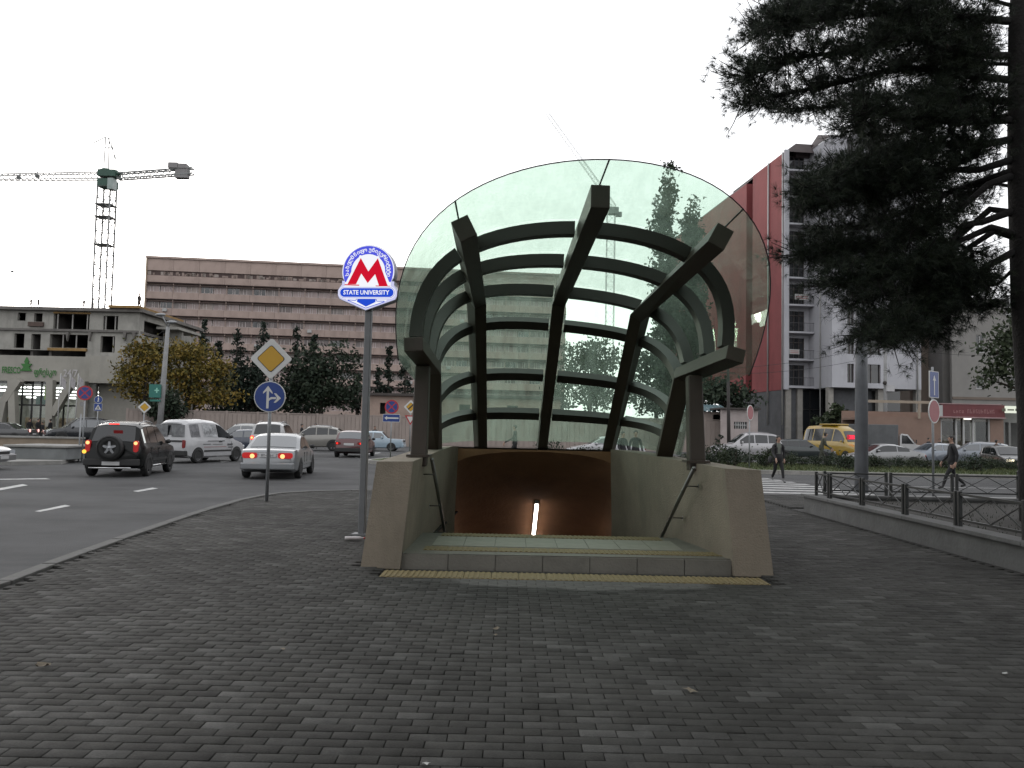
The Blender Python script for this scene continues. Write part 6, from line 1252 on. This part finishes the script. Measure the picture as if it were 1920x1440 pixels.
# the pine that overhangs the scene
def pine_branches(base, trunk, Yt):
    br = []
    def L_(pts, dy): return [P3(px, py, Yt + d_, base) for (px, py), d_ in zip(pts, dy)]
    raw = [
     ([(1895, -40), (1790, -50), (1690, -30), (1580, -10), (1500, 15), (1462, 40)], -2.6), ([(1890, 40), (1800, 30), (1690, 30), (1590, 40), (1490, 50), (1412, 62)], -1.5),
     ([(1890, 105), (1800, 95), (1700, 85), (1590, 95), (1480, 120), (1385, 150)], -2.4), ([(1890, 150), (1790, 140), (1680, 140), (1570, 165), (1470, 185), (1388, 196)], -.6),
     ([(1890, 190), (1800, 190), (1720, 180), (1630, 185), (1560, 205), (1460, 205)], 1.2), ([(1893, 225), (1810, 235), (1740, 225), (1670, 215), (1610, 215)], -1.8),
     ([(1893, 262), (1830, 265), (1760, 280), (1690, 290), (1620, 310), (1545, 345)], -.6), ([(1895, 300), (1840, 312), (1770, 330), (1690, 350), (1600, 365), (1512, 385)], -1.6),
     ([(1895, 322), (1835, 335), (1770, 362), (1700, 400), (1610, 430), (1530, 440)], 1.0), ([(1898, 330), (1845, 345), (1780, 400), (1700, 450), (1590, 470), (1495, 478)], -.9),
     ([(1900, 395), (1855, 405), (1815, 430), (1765, 470), (1690, 500), (1560, 530)], -1.4), ([(1900, 400), (1850, 398), (1800, 440), (1750, 480), (1680, 545), (1590, 575)], .6),
     ([(1903, 440), (1850, 432), (1800, 455), (1760, 500), (1700, 580), (1610, 630)], -.8), ([(1905, 445), (1860, 440), (1815, 470), (1770, 530), (1740, 590), (1690, 640)], .5),
     ([(1905, 470), (1860, 500), (1820, 520), (1780, 540), (1745, 575)], -.4), ([(1895, 10), (1810, -10), (1720, 10), (1640, 60)], 1.6), ([(1890, 120), (1830, 120), (1760, 110), (1680, 120)], 1.8), ([(1893, 215), (1840, 220), (1790, 205), (1730, 215)], 2.0), ([(1900, 350), (1850, 352), (1800, 380)], 1.6),
     ([(1905, 500), (1870, 540), (1830, 545), (1800, 560)], 1.2), ([(1800, 520), (1785, 550), (1770, 570), (1758, 600), (1745, 630)], -.2), ([(1765, 500), (1750, 530), (1730, 560), (1700, 605), (1650, 645)], -1.6), ([(1770, 330), (1720, 340), (1680, 345), (1600, 355), (1525, 350)], .4), ([(1740, 228), (1710, 240), (1680, 250), (1630, 250), (1585, 245)], .2), ([(1770, 362), (1740, 410), (1700, 450), (1640, 480), (1545, 500)], -.2), ([(1760, 280), (1720, 300), (1680, 320), (1590, 330), (1520, 365)], -2.2), ([(1800, 30), (1760, 60), (1720, 75), (1660, 60)], -1.), ([(1800, 95), (1790, 130), (1760, 165), (1730, 200)], -.8), ([(1800, 190), (1820, 160), (1800, 110), (1810, 60)], .6), ([(1810, 235), (1790, 270), (1800, 300), (1830, 290)], -.5), ([(1830, 30), (1845, 80), (1850, 140)], .5), ([(1835, 265), (1850, 230), (1860, 180)], -.4), ([(1790, 455), (1810, 480), (1830, 500), (1850, 530)], .3), ([(1780, 540), (1800, 570), (1830, 560), (1870, 570)], .1),
     ([(1940, 60), (2010, 40), (2100, 60), (2180, 100)], -1.), ([(1940, 200), (2020, 190), (2110, 220), (2170, 260)], .8), ([(1945, 320), (2030, 320), (2110, 360)], -.8), ([(1950, 420), (2040, 430), (2120, 480)], .5), ([(1930, -200), (1800, -230), (1650, -180), (1540, -120)], -2.), ([(1930, -330), (1820, -380), (1700, -330)], -1.), ([(1930, -200), (2050, -240), (2150, -180)], .5), ([(1930, -420), (1960, -560), (2000, -640)], .2), ([(1900, -120), (1820, -120), (1700, -110), (1590, -80), (1520, -50)], .8)]
    for pts, dtip in raw: n = len(pts); br.append(L_(pts, [dtip * i / (n - 1) for i in range(n)]))
    return br
Yt = 13.4; pbx = Vector((X(1948, Yt), Yt, .25))
pine = thing('pine_tree', 'big dark pine in the planter spreading long needled branches over the street', 'tree', pbx)
tr = [(0, 0, -.4), (-.05, 0, 1.8), P3(1925, 560, Yt, pbx), P3(1916, 300, Yt, pbx), P3(1914, 60, Yt, pbx), P3(1925, -250, Yt, pbx), P3(1945, -600, Yt, pbx)]
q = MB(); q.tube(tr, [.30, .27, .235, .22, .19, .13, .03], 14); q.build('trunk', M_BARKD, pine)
qb = MB(); tuft_c = []; tuft_d = []
def lerp_poly(pts, f):
    k = f * (len(pts) - 1); i = min(int(k), len(pts) - 2); return Vector(pts[i]).lerp(Vector(pts[i + 1]), k - i)
for bi, pts in enumerate(pine_branches(pbx, None, Yt)):
    n = len(pts); long_ = n >= 5
    pts = [Vector(p) + Vector((RNG.normal(0, .05), RNG.normal(0, .1), RNG.normal(0, .07))) * (0 < i < n - 1) for i, p in enumerate(pts)]
    r0 = (.062 if pts[0].x > -1.0 else .03) if long_ else .028; qb.tube(pts, [r0 * (1 - .85 * i / (n - 1)) + .006 for i in range(n)], 7)
    Lb = sum((b_ - a).length for a, b_ in zip(pts, pts[1:])); nt_ = int(Lb * 50)
    for k in range(nt_):
        f = RNG.uniform(.04 if (bi < 7 or bi > 19) else .26, 1.0) ** .85 if bi not in (10, 11, 12, 13) else RNG.uniform(.36, 1.0) ** .75
        o_ = lerp_poly(pts, f); ax = (lerp_poly(pts, min(1, f + .03)) - lerp_poly(pts, max(0, f - .03))).normalized()
        dv = Vector(RNG.normal(size=3)); dv.z = dv.z * .55 + .15; dv = (dv.normalized() + ax * .8).normalized(); ln = RNG.uniform(.22, .62)
        e = o_ + dv * ln + Vector((0, 0, .05)); qb.tube([o_, o_.lerp(e, .5) + Vector((0, 0, -.03)), e], [.011, .008, .004], 4, cap=False)
        for j in range(int(RNG.integers(4, 8))):
            s2 = RNG.uniform(.25, 1.05); c = o_.lerp(e, s2) + Vector(RNG.normal(0, .07, 3)); tuft_c.append(c); tuft_d.append((dv + Vector(RNG.normal(0, .5, 3))).normalized())
qb.build('branches', M_BARKD, pine)
tc_ = np.array(tuft_c); td = np.array(tuft_d); NT = len(tc_); KN = 22
sd_ = RNG.normal(size=(NT, KN, 3)); dirs = td[:, None, :] * .75 + sd_ * .62; dirs /= np.linalg.norm(dirs, axis=2, keepdims=True)
ln = RNG.uniform(.085, .145, (NT, KN, 1)); tips = tc_[:, None, :] + dirs * ln; sidev = np.cross(dirs, RNG.normal(size=(NT, KN, 3))); sidev /= np.linalg.norm(sidev, axis=2, keepdims=True) + 1e-9
w_ = .0027; bs = tc_[:, None, :] + dirs * .004
V = np.stack([bs - sidev * w_, bs + sidev * w_, tips + sidev * .0007, tips - sidev * .0007], 2).reshape(-1, 3)
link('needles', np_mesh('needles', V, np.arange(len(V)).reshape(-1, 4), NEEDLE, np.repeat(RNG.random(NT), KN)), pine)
print('needles', NT * KN, 'tufts', NT)
qc = MB()
for k in range(14):
    c = tuft_c[int(RNG.integers(0, NT))]; qc.ball(c + Vector((0, 0, -.05)), (.03, .03, .045))
qc.build('cones', M_BARK, pine)
# pines of the same row standing behind the viewer, seen only as reflections and shade
dup(pine, (-3.4, -7.5, 0), R(150), 'pine of the same row reflected in the canopy glass', 'pines lining the paving'); dup(pine, (5.5, -8.5, 0), R(70), 'pine of the same row reflected in the canopy glass', 'pines lining the paving'); dup(pine, (10.5, 2.5, .25), R(20), 'pine of the same row reflected in the canopy glass', 'pines lining the paving'); dup(pine, (.5, -5.2, 0), R(215), 'pine of the same row reflected in the canopy glass', 'pines lining the paving')

# unseen broad trees added behind and beside the viewer to shade the paving
for px_, py_, lab in ((-5.5, -6.5, 'unseen broad tree by the road kerb opposite the steps, added for shade'), (2.5, -8, 'unseen broad tree in open paving opposite the entrance steps, added for shade'), (9.5, -4.5, 'unseen broad tree at the planter end opposite the entrance, added for shade'), (9.0, 1.6, 'unseen broad tree in the planter, added to shade the paving'), (15.5, 10.5, 'unseen broad tree deeper in the planter beside the pine, added for shade')):
    tree(lab, (px_, py_, .0), 13, [(0, 0, 7.4, 4.6, 4.6, 2.8), (1.5, 1.8, 9.5, 3, 3, 2.2), (-1.8, 1, 9.2, 3, 3, 2.4), (0, 2.5, 7.4, 3.4, 3, 1.6), (0, -1.5, 11, 3, 3, 2), (-1.5, -2, 7, 3.2, 3.2, 1.8)], 8500, .22, LF_DARK, .28, .5, name='unseen_shade_tree')
# ---- shrubs on the median
shr = []
for v in range(4):
    C, rr = crown_pts([(0, 0, .42, .55, .45, .34), (.35, .1, .5, .35, .35, .4), (-.35, -.1, .38, .35, .35, .3)], 420, .13, .2); q = MB()
    for k in range(6): q.tube([(RNG.normal(0, .08), RNG.normal(0, .08), 0), (RNG.normal(0, .3), RNG.normal(0, .3), .75)], [.014, .004], 5)
    shr.append((leaf_mesh('foliage', C, .055, (LF_GREEN, LF_DARK)[v % 2], rr), q.mesh('stem', M_BARK)))
def shrub(px, Y, s, k):
    t = thing('shrub', 'low dark green shrub in the row planted along the median', 'shrub', (X(px, Y), Y, .03), RNG.uniform(0, 6.28), 'shrubs along the median'); t.scale = (s, s, s * RNG.uniform(.85, 1.2)); link('foliage', shr[k][0], t); link('stem', shr[k][1], t)
for k in range(62): px = 1282 + k * 11 + RNG.uniform(-5, 5); shrub(px, 41.5 + RNG.uniform(-1.4, 2.2), RNG.uniform(.5, .85), k % 4)
for px, Y in ((1378, 38.0), (1362, 38.5), (1585, 38.2), (1590, 39), (1830, 39.5), (1320, 40), (1300, 41), (1440, 40), (1100, 40), (1030, 41)): shrub(px, Y, RNG.uniform(.9, 1.35), int(RNG.integers(0, 4)))
conifer_small = thing('young_conifer', 'young spiky conifer in the median before silver off-roader', 'tree', (X(1350, 40), 40, .03))
C = []; q = MB(); q.tube([(0, 0, 0), (0, 0, 1.5)], [.03, .008], 6)
for k in range(26):
    z = RNG.uniform(.2, 1.5); a = RNG.uniform(0, 6.28); r_ = .55 * (1 - z / 1.6) + .1; e = Vector((r_ * math.cos(a), r_ * math.sin(a), z + .12)); q.tube([(0, 0, z), e], [.012, .004], 4)
    for s_ in np.linspace(.2, 1, 16): C.append(np.array(Vector((0, 0, z)).lerp(e, s_)) + RNG.normal(0, .03, 3))
link('crown', leaf_mesh('crown', np.array(C), .05, LF_CON), conifer_small); q.build('trunk', M_BARK, conifer_small)
# ground cover in the planter
V, F = blades(3500, (6.65, 16), (6, 17.1), .02, .07, .255, .008); link('ground_cover', np_mesh('ground_cover', V, F, mat('weed_blades', (.02, .026, .012), .9, var=0), RNG.random(len(F)) * .5)); tag(bpy.data.objects['ground_cover'], 'sparse low weeds and litter in the planter soil', 'weeds', kind='stuff')

# ================================================================== PEOPLE
SKIN = mat('skin', (.36, .22, .16), .6, var=.08); HAIRM = mat('hair_dark', (.016, .013, .011), .6, var=.2); SHOE = mat('shoe_dark', (.02, .02, .02), .6, var=.1); SHOEG = mat('shoe_grey', (.12, .12, .12), .6)
def cloth(n, c): return mat('cloth_' + n, c, .85, var=.18, scale=6, bump=.15)
def person(label, base, face, h=1.72, top=(.03, .03, .034), legs=(.012, .012, .014), stride=.0, arms=(.1, .1), bend=0., inner=None, long_hair=False, bag=None, carry=False, sit=False, group=None, top_n='black', leg_n='black', shoe=None, elbow=.12):
    t = thing('person', label, 'person', base, R(-face), group); k = h / 1.72     # local +y is the facing direction
    J = {}; V = []; E = []; Rr = []
    def j(n, p, r_, par=None):
        J[n] = len(V); V.append(Vector(p) * k); Rr.append((r_[0] * k, r_[1] * k))
        if par is not None: E.append((J[par], J[n]))
    hipz = .90 if not sit else .55
    j('pelvis', (0, 0, hipz), (.155, .115)); bx = bend
    j('waist', (0, .04 * bx, hipz + .17), (.145, .10), 'pelvis'); j('chest', (0, .18 * bx, hipz + .38), (.165, .115), 'waist'); j('neckb', (0, .30 * bx, hipz + .56), (.085, .075), 'chest'); j('neck', (0, .36 * bx + .01, hipz + .64), (.052, .055), 'neckb'); j('head', (0, .40 * bx + .03, hipz + .71), (.072, .085), 'neck'); j('headm', (0, .42 * bx + .025, hipz + .78), (.080, .098), 'head'); j('crown', (0, .43 * bx + .01, hipz + .855), (.062, .075), 'headm')
    for s, nm, ph, ar in ((-1, 'l', stride, arms[0]), (1, 'r', -stride, arms[1])):
        j('hip' + nm, (.095 * s, 0, hipz - .06), (.098, .1), 'pelvis'); kn = (.10 * s, .28 * ph + (.06 if abs(ph) else 0), hipz - .42) if not sit else (.11 * s, .4, hipz - .05)
        j('knee' + nm, kn, (.063, .066), 'hip' + nm); an = (.10 * s, .62 * ph - (.10 if ph < 0 else 0), .09 + (.07 if ph < 0 else 0)) if not sit else (.11 * s, .42, .09)
        j('calf' + nm, tuple(kn[i] * .6 + an[i] * .4 for i in range(3)), (.058, .06), 'knee' + nm); j('ankle' + nm, an, (.042, .045), 'calf' + nm); j('toe' + nm, (an[0] * 1.1, an[1] + .15, an[2] - .05), (.04, .03), 'ankle' + nm)
        sh = (.185 * s, .26 * bx, hipz + .50); j('sh' + nm, sh, (.068, .07), 'neckb'); el = (.25 * s, .26 * bx + ar * .5 - .03, hipz + .22); j('el' + nm, el, (.048, .05), 'sh' + nm); wr = (.25 * s, el[1] + ar * .9 + elbow, hipz - .01 + abs(ar) * .12); j('wr' + nm, wr, (.034, .034), 'el' + nm); j('hand' + nm, (wr[0], wr[1] + .035, wr[2] - .075), (.036, .022), 'wr' + nm)
        for fi in range(4): j('f%d%s' % (fi, nm), (wr[0] - .0 * s, wr[1] + .005 + fi * .018, wr[2] - .15 - (.018, .026, .02, .008)[fi]), (.009, .009), 'hand' + nm)
        j('th' + nm, (wr[0] - .03 * s, wr[1] + .075, wr[2] - .10), (.01, .01), 'hand' + nm)
    me = bpy.data.meshes.new('body'); me.from_pydata([tuple(v) for v in V], E, []); o = bpy.data.objects.new('tmp', me); COL.objects.link(o)
    o.modifiers.new('s', 'SKIN'); 
    for i, d_ in enumerate(me.skin_vertices[0].data): d_.radius = Rr[i]; d_.use_root = (i == 0)
    ss = o.modifiers.new('d', 'SUBSURF'); ss.levels = 2; ss.render_levels = 2; bpy.context.view_layer.update()
    dm = bpy.data.meshes.new_from_object(o.evaluated_get(bpy.context.evaluated_depsgraph_get())); bpy.data.objects.remove(o)
    for m in (SKIN, cloth(top_n, top), cloth(leg_n, legs), shoe or SHOE, HAIRM, cloth('inner_' + top_n, inner or top)): dm.materials.append(m)
    neckz = (hipz + .615) * k; hands = [V[J['hand' + n]] for n in 'lr']; wr_ = [V[J['wr' + n]] for n in 'lr']; hd = V[J['headm']]
    ankles = [V[J['ankle' + n]] for n in 'lr']; waistz = (hipz - .03) * k
    for p in dm.polygons:
        c = p.center
        if c.z > neckz and (Vector((c.x, c.y, 0)) - Vector((hd.x, hd.y, 0))).length < .2 * k:
            back = c.y < hd.y - .02 * k or c.z > hd.z + .05 * k; mi = 4 if back and c.z > neckz + .04 * k else 0
            if long_hair and (back or abs(c.x) > .06 * k): mi = 4
        elif min((c - h2).length for h2 in hands) < .085 * k or min((Vector(c) - w2).length for w2 in wr_) < .03 * k or any((Vector(c) - h2).length < .16 * k and c.z < h2.z for h2 in hands): mi = 0
        elif min((c - a).length for a in ankles) < .10 * k or any((c.z < a.z + .02 * k and (c - a).length < .25 * k) for a in ankles): mi = 3
        elif c.z < waistz and abs(c.x) < .21 * k: mi = 2
        else:
            mi = 1
            if inner and c.y > .05 * k and abs(c.x) < .075 * k: mi = 5
        p.material_index = mi; p.use_smooth = True
    body = link('body', dm, t)
    # face and hair
    q = MB(); q.ball((hd.x, hd.y + .098 * k, hd.z - .012 * k), (.014 * k, .022 * k, .022 * k)); q.build('nose', SKIN, body)
    for s in (-1, 1): q = MB(); q.ball((hd.x + .031 * s * k, hd.y + .080 * k, hd.z + .012 * k), (.013 * k, .01 * k, .007 * k)); q.build('eye', HAIRM, body); q = MB(); q.ball((hd.x + .083 * s * k, hd.y, hd.z - .005 * k), (.012 * k, .022 * k, .032 * k)); q.build('ear', SKIN, body)
    q = MB(); q.ball((hd.x, hd.y + .083 * k, hd.z - .052 * k), (.024 * k, .01 * k, .006 * k)); q.build('mouth', mat('lips', (.25, .10, .09), .6, var=0), body)
    q = MB(); q.ball((hd.x, hd.y - .018 * k, hd.z + .028 * k), (.094 * k, .105 * k, .088 * k), 0, 12, 8)
    if long_hair: q.ball((hd.x, hd.y - .07 * k, hd.z - .07 * k), (.085 * k, .055 * k, .13 * k), 0, 10, 8)
    q.v = [(a, min(b_, hd.y + .055 * k) if c < hd.z + .05 * k else b_, c) for a, b_, c in q.v]; q.build('hair', HAIRM, t)
    # hem of the jacket
    q = MB(); q.lathe([(.150 * k, (hipz - .07) * k), (.168 * k, (hipz - .06) * k), (.162 * k, (hipz + .12) * k), (.15 * k, (hipz + .2) * k)], 14, axis='z'); q.v = [(a, b_ * .8 + .0, c) for a, b_, c in q.v]; q.build('jacket_hem', cloth(top_n, top), t)
    if bag == 'shoulder': q = MB(); q.ball((.27 * k, -.08, hipz * k - .02), (.07, .16, .14)); q.build('bag', cloth('bag', (.015, .015, .016)), t)
    return t
b = G(1459, 905, ROADZ); person('woman in black jacket and trousers walking over the zebra crossing', (b.x, b.y, ROADZ), 176, 1.66, (.016, .015, .017), (.008, .008, .009), .42, (-.1, .22), inner=(.13, .14, .12), long_hair=True, top_n='jacket', leg_n='leggings', shoe=SHOEG, bag='shoulder')
b = Vector((X(1785, 27.8), 27.8, ROADZ)); person('man in dark jacket striding past behind the planter fence', b, -82, 1.80, (.012, .012, .013), (.010, .010, .011), .55, (-.08, .10), top_n='darkcoat', leg_n='darkjeans')
b = Vector((X(1540, 43.5), 43.5, .03)); person('man in olive jacket bending slightly among the median shrubs', b, 95, 1.74, (.062, .062, .045), (.05, .052, .036), .45, (.3, .15), bend=.5, top_n='olive', leg_n='olivepants')
person('person in dark clothes standing behind pale blue vintage saloon', Vector((X(703, 61.5), 61.5, ROADZ)), 160, 1.75, (.014, .014, .016), top_n='navyblk')
person('person in black walking along wall behind silver saloon', Vector((X(566, 62.5), 62.5, ROADZ)), 90, 1.78, (.015, .014, .014), stride=.4)
person('person in grey cap standing behind champagne crossover', Vector((X(592, 60), 60, ROADZ)), 175, 1.82, (.08, .08, .08), top_n='greycoat')
for k, (px, Y, f, lab) in enumerate(((56, 67.5, 120, 'person in black coat beside lime shop panel'), (80, 67.2, 200, 'crouching dark figure before supermarket door'), (95, 68.2, 270, 'person in dark coat next to slanted supermarket column'), (72, 66.2, 100, 'dark figure walking toward black off-roader'))): person(lab, Vector((X(px, Y), Y, ROADZ)), f, 1.75 - .25 * (k == 1), (.012, .012, .013), stride=.3 * (k % 2), top_n='black')
person('person in dark top by the pink kiosk wall', Vector((X(1741, 63.5), 63.5, ROADZ)), 150, 1.75, (.02, .02, .024), top_n='inkcoat'); person('person in black beside the lit kiosk doorway', Vector((X(1762, 65), 65, ROADZ)), 200, 1.7, (.018, .016, .018), top_n='black')
person('person in brown coat passing the rear of silver blue estate', Vector((X(1868, 51), 51, ROADZ)), 90, 1.7, (.05, .035, .028), stride=.3, top_n='browncoat')
person('walking person seen through the lower middle canopy panes', Vector((X(966, 40), 40, .03)), -90, 1.75, (.03, .032, .032), stride=.5, arms=(.3, -.1), top_n='slate'); person('dark figure seen through the side canopy pane', Vector((X(1192, 33), 33, ROADZ)), 180, 1.75, (.012, .012, .013), top_n='black'); person('second dark figure seen through the canopy beside the rib', Vector((X(1168, 34), 34, ROADZ)), 150, 1.7, (.016, .015, .016), top_n='black')
for px, yb, f, lab, sit in ((250, 582, 100, 'worker standing on roof edge of unfinished building', False), (163, 579, 60, 'worker crouching on roof beside the crane mast', True), (146, 579, 200, 'worker bent low on roof of unfinished building', True), (60, 577, 90, 'worker upright on roof above the shop lettering', True), (46, 577, 270, 'worker sitting on roof above the empty windows', True)):
    person(lab, Vector((X(px, YF + 1), YF + 1, zt_ + .3)), f, 1.0 if sit else 1.6, (.05, .045, .04), stride=.2, top_n='workwear')

# ================================================================== CRANES
def lattice(q, a, b_, w0, w1, n, r_=.05, up=Vector((0, 1, 0))):
    a, b_ = Vector(a), Vector(b_); t_ = (b_ - a).normalized(); s = t_.cross(up).normalized(); u_ = s.cross(t_); prev = None
    for i in range(n + 1):
        c = a.lerp(b_, i / n); w2 = (w0 + (w1 - w0) * i / n) / 2; cs = [c + s * w2 * p + u_ * w2 * r2 for p, r2 in ((-1, -1), (1, -1), (1, 1), (-1, 1))]
        if prev:
            for k in range(4):
                q.bar(prev[k], cs[k], r_ * 1.3); q.bar(prev[k], cs[(k + 1) % 4], r_ * .55)
        for k in range(4): q.bar(cs[k], cs[(k + 1) % 4], r_ * .55)
        prev = cs
M_CR = mat('crane_grey', (.24, .25, .245), .6, var=.15); M_CRG = mat('crane_green', (.03, .085, .06), .6, var=.15); M_CW = mat('counterweight', (.26, .25, .25), .8, var=.1)
Yc = 108; b = P(184, 800, Yc); b.z = -.19
cr = thing('tower_crane', 'grey lattice tower crane with green slewing cab behind unfinished building', 'crane', b); T_ = lambda px, py: P(px, py, Yc) - b
q = MB(); lattice(q, (T_(180, 800).x, 0, 0), T_(201, 352), 1.75, 1.75, 22, .13); q.build('mast', M_CR, cr)
q = MB(); q.box(T_(202, 345), (2.0, 1.9, 1.0)); q.box(T_(205, 327), (2.4, 1.8, .9)); q.ball(T_(198, 322), (.9, .8, .5)); q.ball(T_(214, 326), (1.0, .8, .5)); q.build('slewing_unit', M_CRG, cr)
q = MB(); q.box(T_(217, 350) - Vector((0, 1.0, 0)), (.75, 1.1, 1.5)); q.build('cab', mat('cab_pale', (.3, .36, .34), .4), cr)
q = MB(); lattice(q, T_(196, 330), T_(-90, 334), .9, .7, 26, .085, Vector((0, 0, 1))); q.build('jib', M_CR, cr)
q = MB(); lattice(q, T_(222, 331), T_(362, 321), .8, .8, 12, .12, Vector((0, 0, 1))); q.build('counter_jib', M_CR, cr)
for a in ((327, 312, 1.3, 1.3, .8), (344, 313, 1.2, 1.1, .7), (342, 325, 1.75, .9, 1.5)): q = MB(); q.box(T_(a[0], a[1]), (a[2], a[3], a[4])); chamfer(q.build('counterweight', M_CW, cr), .05)
q = MB(); ap_ = T_(198, 257)
for px in (194, 203): q.bar(T_(px, 330) , ap_ + Vector((.0 if px == 194 else .5, 0, 0)), .11)
q.bar(ap_ + Vector((.3, 0, 0)), T_(230, 331), .09); q.bar(ap_ + Vector((.6, .3, -.3)), T_(222, 330), .09); q.bar(T_(198, 277), T_(218, 278), .09); q.bar(ap_, T_(175, 268), .09); q.bar(T_(175, 268), T_(184, 262) - Vector((0, 0, .2)), .06); q.build('apex_frame', M_CR, cr)
q = MB()
for px, py in ((70, 330), (35, 333)): q.ball(T_(px, py), (.35, .3, .3))
q.bar(T_(66, 327), T_(74, 319), .08); q.build('trolley', M_CR, cr)
q = MB(); hk = T_(23, 509); q.tube([T_(23, 334), hk], .015, 4); q.build('hoist_rope', M_CR, cr); q = MB(); q.ball(hk, (.25, .2, .15)); q.bar(hk, hk - Vector((0, 0, .5)), .06); q.build('hook_block', M_CR, cr)
for py in (385, 408, 460): q = MB(); c = T_(200 - (py - 352) * .053, py); q.box(c, (2.2, 2.1, .08)); q.build('mast_platform', M_CR, cr)
Yc = 190; b2 = P(1140, 815, Yc); b2.z = -.19
cr2 = thing('luffing_crane', 'faint distant crane with raised jib showing above the canopy rim', 'crane', b2); T2 = lambda px, py: P(px, py, Yc) - b2
q = MB(); lattice(q, (0, 0, 0), T2(1146, 385), 1.9, 1.9, 26, .08); q.build('mast', M_CR, cr2); q = MB(); q.box(T2(1150, 396), (2.4, 1.8, 1.6)); q.box(T2(1160, 402), (1.4, 1.2, 1.0)); q.build('machinery', M_CR, cr2)
q = MB(); lattice(q, T2(1150, 385), T2(1026, 213), 1.0, .8, 20, .05, Vector((0, 1, 0))); q.build('jib', M_CR, cr2)

# ================================================================== LITTER
M_LEAF = mat('dry_leaf', (.17, .14, .10), .8, var=.3, scale=20); M_PAP = mat('waste_paper', (.5, .5, .48), .8, var=.1)
def dryleaf(px, py, s, label, m, a):
    g = G(px, py); n = 9; q = MB(); vs = [(0, 0, .012)]
    for i in range(n): r_ = s * (1 if i % 2 else .62) * random.uniform(.8, 1.15); an = 2 * math.pi * i / n; vs.append((r_ * math.cos(an), r_ * .6 * math.sin(an), .006 + random.uniform(0, s * .45)))
    q.add(vs, [(0, 1 + i, 1 + (i + 1) % n) for i in range(n)], 0, False); tag(q.build('fallen_leaf' if m is M_LEAF else 'waste_paper', m, loc=(g.x, g.y, .002), rot=(0, 0, a)), label, 'leaf' if m is M_LEAF else 'litter')
dryleaf(80, 1252, .06, 'pale curled fallen leaf lying on the pavers toward the road', M_LEAF, .5); dryleaf(1294, 1298, .055, 'tan dry leaf lying alone on shaded pavers', M_LEAF, 2.2); dryleaf(931, 1182, .04, 'small grey leaf on pavers in front of tactile strip', M_LEAF, 1.); dryleaf(929, 1193, .025, 'tiny leaf scrap touching another small leaf on pavers', M_LEAF, 0); dryleaf(798, 1437, .03, 'white scrap of paper alone on wide dark pavers', M_PAP, .2); dryleaf(1885, 1266, .03, 'small pale scrap on dark pavers beside planter', M_PAP, .2)
dryleaf(1388, 1077, .05, 'dry leaf against the end of the entrance wall', M_LEAF, .4); dryleaf(530, 1220, .035, 'brown fallen leaf between road kerb and entrance', M_LEAF, 1.9)
g = G(664, 1014); t = thing('plastic_bottle', 'crumpled clear plastic bottle lying at foot of metro pylon', 'bottle', (g.x, g.y, .036), R(12))
q = MB(); q.lathe([(.001, -.13), (.03, -.128), (.034, -.11), (.031, -.05), (.034, 0), (.03, .05), (.033, .07), (.014, .115), (.013, .13)], 14); q.v = [(y_, x_, z_ * .85) for x_, y_, z_ in q.v]; q.build('bottle_body', mat('bottle_plastic', (.50, .46, .46), .2, var=.1, scale=20, spec=.7), t)
q = MB(); q.lathe([(.001, .15), (.016, .15), (.016, .128), (.001, .128)], 12); q.v = [(y_, x_, z_) for x_, y_, z_ in q.v]; q.build('cap', mat('cap_red', (.35, .05, .05), .4, var=0), t)
